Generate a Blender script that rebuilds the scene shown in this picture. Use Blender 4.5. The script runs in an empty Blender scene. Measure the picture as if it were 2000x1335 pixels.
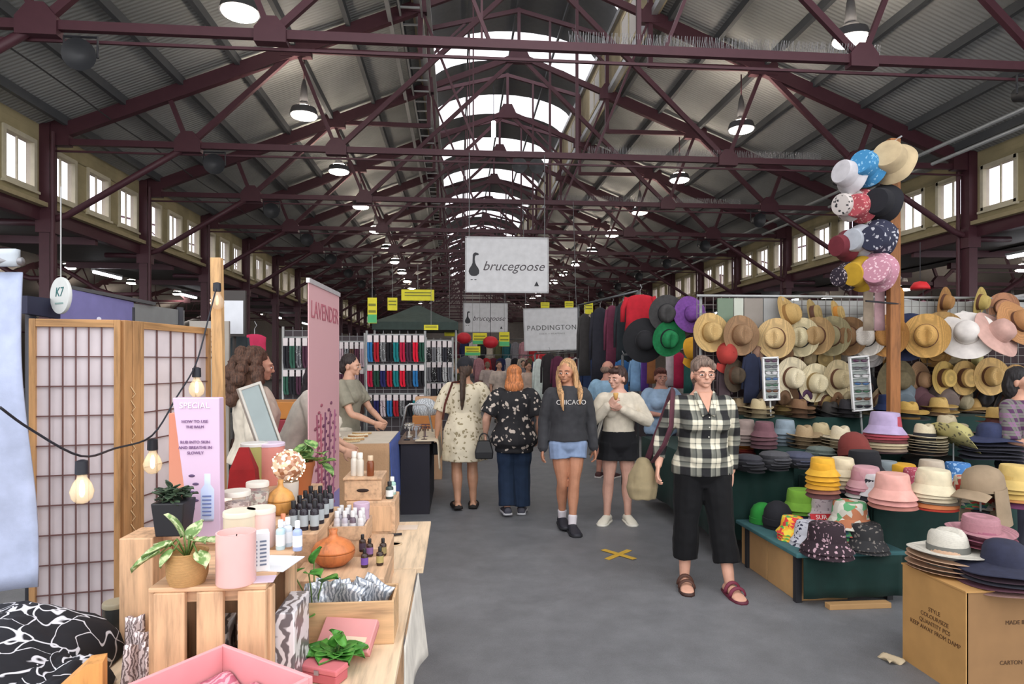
import bpy, math, random
from math import sin, cos, pi, atan, radians, sqrt
from mathutils import Vector, Matrix, Euler, Quaternion, noise
random.seed(11)
S = bpy.context.scene
COL = S.collection
V = Vector
# ---------------------------------------------------------------- camera model (2000x1335 frame)
FPX, VPX, HY, CH = 1250.0, 893.0, 706.0, 1.6
TH = atan((1000 - VPX) / FPX)
FWD = V((sin(TH), cos(TH), 0)); RGT = V((cos(TH), -sin(TH), 0)); EYE = V((0, 0, CH))
def ray(px, py): return FWD + RGT * ((px - 1000) / FPX) + V((0, 0, (HY - py) / FPX))
def P(px, py, Y): d = ray(px, py); return EYE + d * (Y / d.y)            # point of a sight line at aisle distance Y
def PZ(px, py, z): d = ray(px, py); return EYE + d * ((z - CH) / d.z)    # point of a sight line at height z
cd = bpy.data.cameras.new('camera'); cam = bpy.data.objects.new('camera', cd); COL.objects.link(cam)
cd.sensor_width = 36; cd.lens = 36 * FPX / 2000; cd.shift_y = (HY - 667.5) / 2000; cd.clip_start = 0.05; cd.clip_end = 400
cam.location = EYE; cam.rotation_euler = (pi / 2, 0, -TH); S.camera = cam
S.view_settings.view_transform = 'Standard'; S.view_settings.look = 'None'; S.view_settings.gamma = 1
S.view_settings.use_curve_mapping = False

# ---------------------------------------------------------------- materials
def lin(c):
    if isinstance(c, str):
        c = [int(c[i:i + 2], 16) / 255 for i in (0, 2, 4)]
    return [(x / 12.92 if x <= .04045 else ((x + .055) / 1.055) ** 2.4) for x in c[:3]] + [1]
MATS = {}
def _mat(key):
    m = bpy.data.materials.new(key); m.use_nodes = True
    nt = m.node_tree; b = nt.nodes['Principled BSDF']
    return m, nt, b
def N(nt, t, **kw):
    n = nt.nodes.new('ShaderNode' + t)
    for k, v in kw.items():
        if k in n.inputs.keys() if hasattr(n.inputs, 'keys') else False: n.inputs[k].default_value = v
        else: setattr(n, k, v)
    return n
def L(nt, a, b): nt.links.new(a, b)
def coords(nt, scale=(1, 1, 1), rot=(0, 0, 0), kind='Object'):
    tc = N(nt, 'TexCoord'); mp = N(nt, 'Mapping'); mp.inputs['Scale'].default_value = scale; mp.inputs['Rotation'].default_value = rot
    L(nt, tc.outputs[kind], mp.inputs[0]); return mp.outputs[0]
def ramp(nt, fac, stops, interp='LINEAR'):
    r = N(nt, 'ValToRGB'); r.color_ramp.interpolation = interp
    e = r.color_ramp.elements
    while len(e) < len(stops): e.new(0.5)
    for x, (p, c) in zip(e, stops): x.position = p; x.color = lin(c) if isinstance(c, str) else c
    L(nt, fac, r.inputs[0]); return r.outputs[0]
def bump(nt, b, h, strength=.3, dist=.01):
    bp = N(nt, 'Bump'); bp.inputs['Strength'].default_value = strength; bp.inputs['Distance'].default_value = dist
    L(nt, h, bp.inputs['Height']); L(nt, bp.outputs[0], b.inputs['Normal'])
def noisy(nt, co, scale, detail=3, rough=.5):
    n = N(nt, 'TexNoise'); n.inputs['Scale'].default_value = scale; n.inputs['Detail'].default_value = detail; n.inputs['Roughness'].default_value = rough
    L(nt, co, n.inputs['Vector']); return n.outputs['Fac']
def shade(c, k):
    c = [int(c[i:i + 2], 16) for i in (0, 2, 4)]
    return ''.join('%02x' % max(0, min(255, int(x * k))) for x in c)
def M(color, rough=.6, metal=0, kind='plain', c2=None, scale=1.0, spec=.4):
    key = '%s_%s_%.2f_%.1f_%s_%.2f' % (kind, color, rough, metal, c2, scale)
    if key in MATS: return MATS[key]
    m, nt, b = _mat(key); MATS[key] = m
    b.inputs['Roughness'].default_value = rough; b.inputs['Metallic'].default_value = metal
    b.inputs['Specular IOR Level'].default_value = spec
    base = b.inputs['Base Color']
    if kind == 'plain':
        co = coords(nt); f = noisy(nt, co, 9 * scale)
        L(nt, ramp(nt, f, [(.3, shade(color, .97)), (.7, shade(color, 1.025))]), base)
    elif kind == 'wood':
        co = coords(nt, (14 * scale, 14 * scale, 1.4 * scale) if c2 != 'x' else (1.2 * scale, 14 * scale, 14 * scale) if c2 == 'x' else (14, 14, 1.4))
        f = noisy(nt, co, 3, 5, .6)
        L(nt, ramp(nt, f, [(.3, shade(color, .78)), (.5, color), (.72, shade(color, 1.1))]), base); bump(nt, b, f, .12, .004)
    elif kind == 'woody':
        co = coords(nt, (14 * scale, 1.2 * scale, 14 * scale)); f = noisy(nt, co, 3, 5, .6)
        L(nt, ramp(nt, f, [(.3, shade(color, .82)), (.5, color), (.72, shade(color, 1.08))]), base); bump(nt, b, f, .1, .004)
    elif kind == 'fabric':
        co = coords(nt); f = noisy(nt, co, 14 * scale, 4); g = noisy(nt, co, 260, 1)
        L(nt, ramp(nt, f, [(.3, shade(color, .93)), (.7, shade(color, 1.05))]), base); bump(nt, b, g, .15, .002)
        b.inputs['Sheen Weight'].default_value = .03; b.inputs['Specular IOR Level'].default_value = .2
    elif kind == 'felt':
        co = coords(nt); f = noisy(nt, co, 30, 4)
        L(nt, ramp(nt, f, [(.3, shade(color, .9)), (.7, shade(color, 1.08))]), base); bump(nt, b, f, .1, .003)
    elif kind == 'straw':
        co = coords(nt); w = N(nt, 'TexWave'); w.bands_direction = 'Z'; w.inputs['Scale'].default_value = 110; w.inputs['Distortion'].default_value = .6
        L(nt, co, w.inputs[0]); f = noisy(nt, co, 90, 2)
        mx = N(nt, 'Math', operation='MULTIPLY'); L(nt, w.outputs['Fac'], mx.inputs[0]); L(nt, f, mx.inputs[1])
        L(nt, ramp(nt, mx.outputs[0], [(.1, shade(color, .9)), (.5, shade(color, 1.04))]), base); bump(nt, b, mx.outputs[0], .35, .003)
    elif kind == 'floral':
        co = coords(nt); nz = N(nt, 'TexNoise'); nz.inputs['Scale'].default_value = 25 * scale; L(nt, co, nz.inputs[0])
        mv = N(nt, 'MixRGB'); mv.inputs[0].default_value = .05 / scale; L(nt, co, mv.inputs[1]); L(nt, nz.outputs['Color'], mv.inputs[2])
        v = N(nt, 'TexVoronoi'); v.inputs['Scale'].default_value = 32 * scale; L(nt, mv.outputs[0], v.inputs['Vector'])
        L(nt, ramp(nt, v.outputs['Distance'], [(.0, c2), (.26, c2), (.34, color), (1, color)]), base)
    elif kind == 'multi':   # three-colour blotches
        co = coords(nt); v = N(nt, 'TexVoronoi'); v.inputs['Scale'].default_value = 34 * scale; L(nt, co, v.inputs['Vector'])
        cs = c2.split(','); st = [(i / len(cs), c) for i, c in enumerate(cs)]
        sp = N(nt, 'SeparateColor'); L(nt, v.outputs['Color'], sp.inputs[0])
        L(nt, ramp(nt, sp.outputs[0], [(0, color)] + [(.25 + .75 * i / len(cs), c) for i, c in enumerate(cs)], 'CONSTANT'), base)
    elif kind == 'stripe':
        co = coords(nt); w = N(nt, 'TexWave'); w.bands_direction = 'Z'; w.inputs['Scale'].default_value = 16 * scale; L(nt, co, w.inputs[0])
        L(nt, ramp(nt, w.outputs['Fac'], [(.45, color), (.55, c2)]), base)
    elif kind == 'lines':   # loose white line drawing on a dark cloth
        co = coords(nt); nz = N(nt, 'TexNoise'); nz.inputs['Scale'].default_value = 6 * scale; nz.inputs['Detail'].default_value = 1; L(nt, co, nz.inputs[0])
        mv = N(nt, 'MixRGB'); mv.inputs[0].default_value = .3 / scale; L(nt, co, mv.inputs[1]); L(nt, nz.outputs['Color'], mv.inputs[2])
        v = N(nt, 'TexVoronoi', feature='DISTANCE_TO_EDGE'); v.inputs['Scale'].default_value = 9 * scale; L(nt, mv.outputs[0], v.inputs['Vector'])
        L(nt, ramp(nt, v.outputs['Distance'], [(.0, c2), (.02, c2), (.034, color), (1, color)]), base)
    elif kind == 'marble':
        co = coords(nt); w = N(nt, 'TexWave'); w.inputs['Scale'].default_value = 12 * scale; w.inputs['Distortion'].default_value = 14; w.inputs['Detail'].default_value = 3
        L(nt, co, w.inputs[0]); L(nt, ramp(nt, w.outputs['Fac'], [(.3, color), (.6, c2)]), base)
    elif kind == 'plaid':
        tc = N(nt, 'TexCoord'); sx = N(nt, 'SeparateXYZ'); L(nt, tc.outputs['Object'], sx.inputs[0])
        outs = []
        for ax, ph in ((0, 0.3), (2, 0)):
            mm = N(nt, 'Math', operation='MULTIPLY_ADD'); mm.inputs[1].default_value = 7.5 * scale; mm.inputs[2].default_value = ph; L(nt, sx.outputs[ax], mm.inputs[0])
            fr = N(nt, 'Math', operation='FRACT'); L(nt, mm.outputs[0], fr.inputs[0])
            outs.append(ramp(nt, fr.outputs[0], [(0, (.0, .0, .0, 1)), (.42, (.03, .03, .03, 1)), (.47, (1, 1, 1, 1)), (.66, (.75, .75, .75, 1)), (.70, (.25, .25, .25, 1)), (.75, (1, 1, 1, 1)), (.95, (.9, .9, .9, 1)), (1, (0, 0, 0, 1))]))
        ad = N(nt, 'MixRGB'); ad.inputs[0].default_value = .5; L(nt, outs[0], ad.inputs[1]); L(nt, outs[1], ad.inputs[2])
        L(nt, ramp(nt, ad.outputs[0], [(.05, color), (.45, '66675f'), (.9, c2)]), base)
    elif kind == 'asphalt':
        co = coords(nt); f = noisy(nt, co, .55, 5, .6); g = noisy(nt, co, 130, 3, .7); h = noisy(nt, co, 5, 4, .6)
        a = N(nt, 'MixRGB'); a.inputs[0].default_value = .45; L(nt, f, a.inputs[1]); L(nt, h, a.inputs[2])
        a2 = N(nt, 'MixRGB'); a2.inputs[0].default_value = .3; L(nt, a.outputs[0], a2.inputs[1]); L(nt, g, a2.inputs[2])
        L(nt, ramp(nt, a2.outputs[0], [(.3, shade(color, .78)), (.5, color), (.7, shade(color, 1.2))]), base)
        L(nt, ramp(nt, f, [(.35, (.42, .42, .42, 1)), (.65, (.62, .62, .62, 1))]), b.inputs['Roughness']); bump(nt, b, g, .35, .01)
    elif kind == 'corrugated':
        co = coords(nt); w = N(nt, 'TexWave'); w.bands_direction = 'Y'; w.inputs['Scale'].default_value = 4.2; L(nt, co, w.inputs[0])
        f = noisy(nt, co, .5, 4); L(nt, ramp(nt, f, [(.3, shade(color, .86)), (.7, shade(color, 1.1))]), base); bump(nt, b, w.outputs['Fac'], .4, .02)
    elif kind == 'boards':
        co = coords(nt); w = N(nt, 'TexWave'); w.bands_direction = 'Z'; w.wave_profile = 'SAW'; w.inputs['Scale'].default_value = 3.2; L(nt, co, w.inputs[0])
        f = noisy(nt, co, 2, 4); L(nt, ramp(nt, f, [(.3, shade(color, .9)), (.7, shade(color, 1.06))]), base); bump(nt, b, w.outputs['Fac'], .9, .05)
    elif kind == 'grad':    # printed colour fade along the local height
        co = coords(nt, (1, 1, scale)); sx = N(nt, 'SeparateXYZ'); L(nt, co, sx.inputs[0])
        L(nt, ramp(nt, sx.outputs[2], [(0, color), (1, c2)]), base)
    elif kind == 'leaf':
        co = coords(nt); f = noisy(nt, co, 40 * scale, 3)
        L(nt, ramp(nt, f, [(.45, color), (.56, c2 or shade(color, 1.5))]), base)
    elif kind == 'skin':
        co = coords(nt); f = noisy(nt, co, 12, 3)
        L(nt, ramp(nt, f, [(.3, shade(color, .95)), (.7, shade(color, 1.04))]), base)
        b.inputs['Subsurface Weight'].default_value = 0
    elif kind == 'hair':
        co = coords(nt, (60, 60, 4)); f = noisy(nt, co, 2, 4)
        L(nt, ramp(nt, f, [(.3, shade(color, .6)), (.7, shade(color, 1.35))]), base); bump(nt, b, f, .5, .01)
    return m
def emit(color, strength):
    key = 'emit_%s_%.1f' % (color, strength)
    if key not in MATS:
        m, nt, b = _mat(key); b.inputs['Base Color'].default_value = lin(color)
        b.inputs['Emission Color'].default_value = lin(color); b.inputs['Emission Strength'].default_value = strength; MATS[key] = m
    return MATS[key]
def glass(color='f4f6f8', see=.85, rough=.05):
    key = 'glass_%s_%.2f' % (color, see)
    if key not in MATS:
        m, nt, b = _mat(key); b.inputs['Base Color'].default_value = lin(color); b.inputs['Roughness'].default_value = rough
        t = N(nt, 'BsdfTransparent'); t.inputs[0].default_value = lin(color)
        mx = N(nt, 'MixShader'); mx.inputs[0].default_value = see
        L(nt, b.outputs[0], mx.inputs[1]); L(nt, t.outputs[0], mx.inputs[2]); L(nt, mx.outputs[0], nt.nodes['Material Output'].inputs[0]); MATS[key] = m
    return MATS[key]
def translucent(color, see=.5):
    key = 'translucent_%s_%.2f' % (color, see)
    if key not in MATS:
        m, nt, b = _mat(key); d = N(nt, 'BsdfTranslucent'); d.inputs[0].default_value = lin(color)
        b.inputs['Base Color'].default_value = lin(color)
        mx = N(nt, 'MixShader'); mx.inputs[0].default_value = see
        L(nt, b.outputs[0], mx.inputs[1]); L(nt, d.outputs[0], mx.inputs[2]); L(nt, mx.outputs[0], nt.nodes['Material Output'].inputs[0]); MATS[key] = m
    return MATS[key]

# ---------------------------------------------------------------- mesh building
class MB:
    def __init__(s): s.v, s.f = [], []
    def add(s, vs, fs, T=None):
        o = len(s.v); s.v += [(T @ V(p)) if T is not None else V(p) for p in vs]; s.f += [tuple(i + o for i in f) for f in fs]; return s
    def box(s, c, d, T=None, taper=1.0):
        x, y, z = [k / 2 for k in d]; c = V(c); t = taper
        vs = [c + V(p) for p in ((-x, -y, -z), (x, -y, -z), (x, y, -z), (-x, y, -z), (-x * t, -y * t, z), (x * t, -y * t, z), (x * t, y * t, z), (-x * t, y * t, z))]
        return s.add(vs, [(3, 2, 1, 0), (4, 5, 6, 7), (0, 1, 5, 4), (1, 2, 6, 5), (2, 3, 7, 6), (3, 0, 4, 7)], T)
    def bar(s, a, b, w, h=None, up=(0, 0, 1)):        # rectangular bar from a to b
        a, b = V(a), V(b); h = h or w; d = (b - a).normalized(); u = V(up)
        if abs(d.dot(u)) > .95: u = V((0, 1, 0)) if abs(d.y) < .9 else V((1, 0, 0))
        sx = d.cross(u).normalized() * w / 2; sy = sx.cross(d).normalized() * h / 2
        vs = [p + q for p in (a, b) for q in (-sx - sy, sx - sy, sx + sy, -sx + sy)]
        return s.add(vs, [(3, 2, 1, 0), (4, 5, 6, 7), (0, 1, 5, 4), (1, 2, 6, 5), (2, 3, 7, 6), (3, 0, 4, 7)])
    def rings(s, rs, cap=True, T=None, closed=True):
        n = len(rs[0]); vs = [p for r in rs for p in r]; fs = []
        for i in range(len(rs) - 1):
            for j in range(n if closed else n - 1):
                k = (j + 1) % n; fs.append((i * n + j, i * n + k, (i + 1) * n + k, (i + 1) * n + j))
        if cap: fs += [tuple(range(n))[::-1], tuple(range((len(rs) - 1) * n, len(rs) * n))]
        return s.add(vs, fs, T)
    def lathe(s, prof, n=20, c=(0, 0, 0), T=None, sx=1, sy=1, cap=True):
        c = V(c); rs = [[c + V((r * sx * cos(2 * pi * j / n), r * sy * sin(2 * pi * j / n), z)) for j in range(n)] for r, z in prof]
        return s.rings(rs, cap, T)
    def tube(s, pts, r, n=8, cap=True, T=None):
        pts = [V(p) for p in pts]; R = r if isinstance(r, (list, tuple)) else [r] * len(pts); rs = []
        d = (pts[1] - pts[0]).normalized(); u = d.orthogonal().normalized()
        for i, p in enumerate(pts):
            e = (pts[min(i + 1, len(pts) - 1)] - pts[max(i - 1, 0)])
            e = e.normalized() if e.length > 1e-9 else d
            q = d.rotation_difference(e); u = (q @ u); u = (u - e * u.dot(e)).normalized(); d = e; w = d.cross(u)
            rr = R[i] if isinstance(R[i], (list, tuple)) else (R[i], R[i])
            rs.append([p + u * (rr[0] * cos(2 * pi * j / n)) + w * (rr[1] * sin(2 * pi * j / n)) for j in range(n)])
        return s.rings(rs, cap, T)
    def ell(s, c, r, n=14, m=9, T=None):
        c = V(c); r = (r, r, r) if not isinstance(r, (tuple, list)) else r
        prof = [(max(1e-4, sin(pi * i / m)), -cos(pi * i / m)) for i in range(m + 1)]
        rs = [[c + V((q * r[0] * cos(2 * pi * j / n), q * r[1] * sin(2 * pi * j / n), z * r[2])) for j in range(n)] for q, z in prof]
        return s.rings(rs, True, T)
    def prism(s, poly, d, T=None):                     # polygon in xz, thickness d along y
        n = len(poly); vs = [V((x, -d / 2, z)) for x, z in poly] + [V((x, d / 2, z)) for x, z in poly]
        return s.add(vs, [tuple(range(n)), tuple(range(n, 2 * n))[::-1]] + [(i, i + n, (i + 1) % n + n, (i + 1) % n) for i in range(n)], T)
    def sheet(s, fn, nu, nv, T=None, th=.002):         # cloth: fn(u,v)->point, given a little thickness
        g = [[V(fn(i / nu, j / nv)) for j in range(nv + 1)] for i in range(nu + 1)]
        def nrm(i, j):
            a = g[min(i + 1, nu)][j] - g[max(i - 1, 0)][j]; b = g[i][min(j + 1, nv)] - g[i][max(j - 1, 0)]
            k = a.cross(b); return k.normalized() if k.length > 1e-12 else V((0, 0, 1))
        top = [g[i][j] + nrm(i, j) * th / 2 for i in range(nu + 1) for j in range(nv + 1)]
        bot = [g[i][j] - nrm(i, j) * th / 2 for i in range(nu + 1) for j in range(nv + 1)]
        w = nv + 1; K = len(top); fs = []
        for i in range(nu):
            for j in range(nv):
                q = (i * w + j, (i + 1) * w + j, (i + 1) * w + j + 1, i * w + j + 1); fs += [q, tuple(k + K for k in q[::-1])]
        rim = [i * w for i in range(nu + 1)] + [nu * w + j for j in range(1, w)] + [i * w + nv for i in range(nu - 1, -1, -1)] + [j for j in range(nv - 1, 0, -1)]
        for a, b in zip(rim, rim[1:] + rim[:1]): fs.append((b, a, a + K, b + K))
        return s.add(top + bot, fs, T)
    def mesh(s, name, m=None, smooth=False):
        me = bpy.data.meshes.new(name); me.from_pydata([tuple(p) for p in s.v], [], s.f); me.update()
        if smooth: me.polygons.foreach_set('use_smooth', [True] * len(me.polygons))
        if m: me.materials.append(m)
        return me
def build(name, mb, m, parent=None, smooth=False, bevel=0, world=False, angle=None, kind=None, label=None):
    if world and parent is not None:
        inv = parent.matrix_basis.inverted() if parent.parent is None else (parent.parent.matrix_basis @ parent.matrix_basis).inverted()
        mb.v = [inv @ p for p in mb.v]
    me = mb.mesh(name, m, smooth)
    o = bpy.data.objects.new(name, me); COL.objects.link(o)
    if parent is not None: o.parent = parent
    if smooth and angle:
        try: me.set_sharp_from_angle(angle=radians(angle))
        except Exception: pass
    if bevel:
        b = o.modifiers.new('edge', 'BEVEL'); b.width = bevel; b.segments = 2; b.limit_method = 'ANGLE'
    if kind: o['kind'] = kind
    if label: o['label'] = label
    return o
def tag(o, label=None, cat=None, group=None, kind=None):
    if label: o['label'] = label
    if cat: o['category'] = cat
    if group: o['group'] = group
    if kind: o['kind'] = kind
    return o
def thing(name, label, cat, loc=(0, 0, 0), rot=(0, 0, 0), group=None, kind=None):
    o = bpy.data.objects.new(name, None); COL.objects.link(o); o.empty_display_size = .05
    o.location = loc; o.rotation_euler = rot if isinstance(rot, (tuple, list, Euler)) else (0, 0, rot)
    M4 = Matrix.LocRotScale(V(loc), Euler(o.rotation_euler), None); o.matrix_basis = M4
    return tag(o, label, cat, group, kind)
def solid(name, mb, m, label, cat, group=None, loc=None, **kw):     # a thing that is one mesh; origin at loc (world coordinates in mb)
    if loc is not None: mb.v = [p - V(loc) for p in mb.v]
    o = build(name, mb, m, **kw)
    if loc is not None: o.location = loc
    return tag(o, label, cat, group)
def dup(root, loc=None, rot=None, label=None, group=None, mats=None, scale=None):
    r = root.copy(); COL.objects.link(r)
    if loc is not None: r.location = loc
    if rot is not None: r.rotation_euler = rot
    if scale is not None: r.scale = (scale,) * 3 if not isinstance(scale, (tuple, list)) else scale
    if label: r['label'] = label
    if group: r['group'] = group
    def rec(a, b):
        for ch in a.children:
            c = ch.copy(); COL.objects.link(c); c.parent = b
            if mats:
                k = ch.name.split('.')[0]
                if k in mats:
                    c.material_slots[0].link = 'OBJECT'; c.material_slots[0].material = mats[k]
            rec(ch, c)
    rec(root, r); return r
def text(body, size, m, parent=None, loc=(0, 0, 0), rot=(pi / 2, 0, 0), align='CENTER', shear=0, name='lettering', space=1, ext=.0008, width=None):
    cu = bpy.data.curves.new(name, 'FONT'); cu.body = body; cu.size = size; cu.align_x = align; cu.align_y = 'CENTER'; cu.shear = shear
    cu.extrude = ext; cu.space_character = space; cu.materials.append(m); cu.resolution_u = 3
    o = bpy.data.objects.new('tmp', cu); COL.objects.link(o)
    me = bpy.data.meshes.new_from_object(o.evaluated_get(bpy.context.evaluated_depsgraph_get())); bpy.data.objects.remove(o); bpy.data.curves.remove(cu)
    me.name = name; o = bpy.data.objects.new(name, me); COL.objects.link(o); o.location = loc; o.rotation_euler = rot
    if not me.materials: me.materials.append(m)
    if parent is not None: o.parent = parent
    return o
ORD = ['topmost', 'second', 'third', 'fourth', 'fifth', 'sixth', 'seventh', 'eighth', 'ninth', 'tenth', 'eleventh', 'twelfth']
# ---------------------------------------------------------------- figures
def remeshed(name, mb, voxel, smooth_it=2, disp=None):
    me = mb.mesh('tmp'); o = bpy.data.objects.new('tmp', me); COL.objects.link(o)
    r = o.modifiers.new('r', 'REMESH'); r.mode = 'VOXEL'; r.voxel_size = voxel; r.use_smooth_shade = True
    if smooth_it:
        s = o.modifiers.new('s', 'SMOOTH'); s.factor = .5; s.iterations = smooth_it
    dg = bpy.context.evaluated_depsgraph_get(); ev = o.evaluated_get(dg)
    out = bpy.data.meshes.new_from_object(ev); out.name = name
    bpy.data.objects.remove(o); bpy.data.meshes.remove(me)
    if disp:
        nrm = [v.normal.copy() for v in out.vertices]
        for v, n in zip(out.vertices, nrm): v.co += n * disp(v.co)
        out.update()
    out.polygons.foreach_set('use_smooth', [True] * len(out.polygons)); out.materials.clear()
    return out
def spline(pts, vals, sub):
    P_, R_ = [], []; n = len(pts)
    for i in range(n - 1):
        p0, p1, p2, p3 = pts[max(i - 1, 0)], pts[i], pts[i + 1], pts[min(i + 2, n - 1)]
        for k in range(sub):
            t = k / sub
            P_.append(.5 * ((2 * p1) + (p2 - p0) * t + (2 * p0 - 5 * p1 + 4 * p2 - p3) * t * t + (3 * p1 - p0 - 3 * p2 + p3) * t ** 3))
            a, b = vals[i], vals[i + 1]; w = t * t * (3 - 2 * t)
            R_.append(a + (b - a) * w)
    return P_ + [pts[-1]], R_ + [vals[-1]]
def limb(mb, pts, rad, n=12, sub=5, flat=1.0, cut=False):
    pts = [V(p) for p in pts]; p, r = spline(pts, rad, sub)
    a, b = (p[0] - p[1]).normalized(), (p[-1] - p[-2]).normalized()
    p = [p[0] + a * r[0] * .7] + p; r = [r[0] * .5] + r
    if not cut: p.append(p[-1] + b * r[-1] * .7); r.append(r[-1] * .5)
    mb.tube(p, [(q, q * flat) for q in r], n)
TOR = [(.445, .070, .050, .004), (.485, .098, .074, .008), (.525, .100, .073, .009), (.60, .079, .058, 0), (.66, .083, .062, -.004), (.72, .094, .070, -.008),
       (.77, .098, .063, 0), (.80, .089, .050, .004), (.825, .058, .040, .008), (.845, .035, .034, .008), (.885, .031, .033, .004)]
def tor(z):
    if z <= TOR[0][0]: return TOR[0][1:]
    for a, b in zip(TOR, TOR[1:]):
        if z <= b[0]:
            t = (z - a[0]) / (b[0] - a[0]); return tuple(a[i] + (b[i] - a[i]) * t for i in (1, 2, 3))
    return TOR[-1][1:]
class Fig:
    def __init__(s, label, loc, rz, H, skin, lean=(0, 0), fat=1.0, head=(0, 0), J=None, hand=(.6, .6), handn=None, voxel=.006, feet=True, group=None, shoes_on=True):
        s.H, s.lean, s.fat, s.vx = H, lean, fat, voxel
        s.root = thing('person', label, 'person', loc, rz, group)
        D = dict(hip=(.052, 0, .50), knee=(.052, -.006, .28), ankle=(.05, .012, .045), sh=(.103, .006, .789), el=(.138, .015, .625), wr=(.145, -.02, .47))
        s.j = {}
        for k, p in D.items():
            for sd, sg in (('a', -1), ('b', 1)): s.j[k + sd] = V((p[0] * sg, p[1], p[2]))
        for k, p in (J or {}).items(): s.j[k] = V(p)
        for k in ('sh', 'el', 'wr'):
            for sd in 'ab':
                if J and (k + sd) in J and k != 'sh': continue
                s.j[k + sd] = s.sl(s.j[k + sd])
                if k == 'sh': s.j[k + sd].x *= 1 + (fat - 1) * .55
        if fat != 1:
            for sd in 'ab':
                for k in ('el', 'wr'):
                    if not (J and (k + sd) in J): s.j[k + sd].x *= 1 + (fat - 1) * .7
        piv = s.sl(V((0, .006, .85)))
        s.hm = Matrix.Translation(piv * H) @ Matrix.Rotation(radians(head[0]), 4, 'Z') @ Matrix.Rotation(radians(head[1]), 4, 'X') @ Matrix.Translation(V((0, -.006, -.85)) * H)
        if skin: s.body(skin, hand, handn)
    def sl(s, p): k = max(0, p.z - .5); return V((p.x + s.lean[0] * k, p.y + s.lean[1] * k, p.z - .25 * k * (s.lean[0] ** 2 + s.lean[1] ** 2)))
    def ring(s, z, inf=0, n=22, fx=1, fy=1):
        hw, hd, yo = tor(z); c = s.sl(V((0, yo, z))); f = s.fat
        if z > .8: f = 1 + (f - 1) * .4
        return [(c + V(((hw * f * fx + inf) * cos(2 * pi * i / n), (hd * f * fy + inf) * sin(2 * pi * i / n), 0))) * s.H for i in range(n)]
    def torso(s, mb, z0, z1, inf=0, steps=14, fx=lambda t: 1, bust=0):
        rs = []
        for i in range(steps + 1):
            z = z0 + (z1 - z0) * i / steps; rs.append(s.ring(z, inf, fx=fx(i / steps), fy=fx(i / steps)))
        mb.rings(rs, True)
        if bust:
            for sg in (-1, 1): mb.ell(s.sl(V((sg * .048 * s.fat, -.052 * s.fat, .715))) * s.H, [k * s.H * s.fat for k in (.046, .038 + bust, .042)])
    def body(s, skin, curl, handn):
        H, mb, j = s.H, MB(), s.j
        s.torso(mb, .445, .885)
        if s.fat > 1.1: mb.ell(s.sl(V((0, -.02 * s.fat, .57))) * H, (.08 * H * s.fat, .065 * H * s.fat, .07 * H))
        for sg in (-1, 1): mb.ell(V((sg * .048 * s.fat, .035 * s.fat, .50)) * H, (.053 * H * s.fat, .05 * H * s.fat, .05 * H))
        for i, sd in enumerate('ab'):
            hp, kn, an, sh, el, wr = [j[k + sd] * H for k in ('hip', 'knee', 'ankle', 'sh', 'el', 'wr')]
            f = 1 + (s.fat - 1) * .7
            mid = hp.lerp(kn, .5); cf = kn.lerp(an, .32) + V((0, .010 * H, 0))
            limb(mb, [hp, mid, kn, cf, kn.lerp(an, .75), an], [.056 * H * f, .047 * H * f, .032 * H * f, .034 * H * f, .023 * H * f, .021 * H])
            limb(mb, [sh, sh.lerp(el, .5), el, el.lerp(wr, .35), wr], [.029 * H * f, .027 * H * f, .022 * H * f, .022 * H * f, .0155 * H])
            # foot: heel, ball, toes
            fd = s.fdir(sd); lat = V((-fd.y, fd.x, 0)); z0 = an.z - .045 * H
            g = V((an.x, an.y, z0))
            rs = []
            for t, w, h in ((-.034, .012, .02), (-.028, .021, .04), (0, .022, .05), (.04, .024, .042), (.075, .029, .028), (.1, .028, .02), (.118, .018, .012), (.122, .008, .008)):
                c = g + fd * t * H; rs.append([c + lat * (w * H * cos(2 * pi * k / 12)) + V((0, 0, max(.001, h * H * .5 * (1 + sin(2 * pi * k / 12))))) for k in range(12)])
            mb.rings(rs, True)
            d = (wr - el).normalized()
            nr = V(handn[i]) if handn and handn[i] else V((-1 if sd == 'b' else 1, 0, 0))
            s.hand(mb, wr, d, nr, curl[i], -1 if sd == 'a' else 1)
        # head: skull, jaw, nose, chin, lips, brow, ears
        T = s.hm
        E = lambda c, r: mb.ell(V(c) * H, [k * H for k in r], T=T)
        E((0, .012, .938), (.046, .056, .057)); E((0, -.018, .925), (.040, .036, .040)); E((0, -.022, .896), (.032, .034, .030)); E((0, -.045, .876), (.015, .013, .011))
        E((0, -.058, .918), (.0065, .008, .018)); E((0, -.063, .908), (.0095, .009, .0075)); E((0, -.050, .890), (.015, .008, .0045)); E((0, -.051, .884), (.012, .007, .004))
        for sg in (-1, 1):
            E((sg * .02, -.045, .937), (.018, .009, .006)); E((sg * .026, -.037, .908), (.014, .014, .013)); E((sg * .047, .008, .913), (.006, .012, .019))
        me = remeshed('body', mb, s.vx, 2); me.materials.append(M(skin, .5, kind='skin'))
        o = bpy.data.objects.new('body', me); COL.objects.link(o); o.parent = s.root; s.bodyo = o
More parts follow.
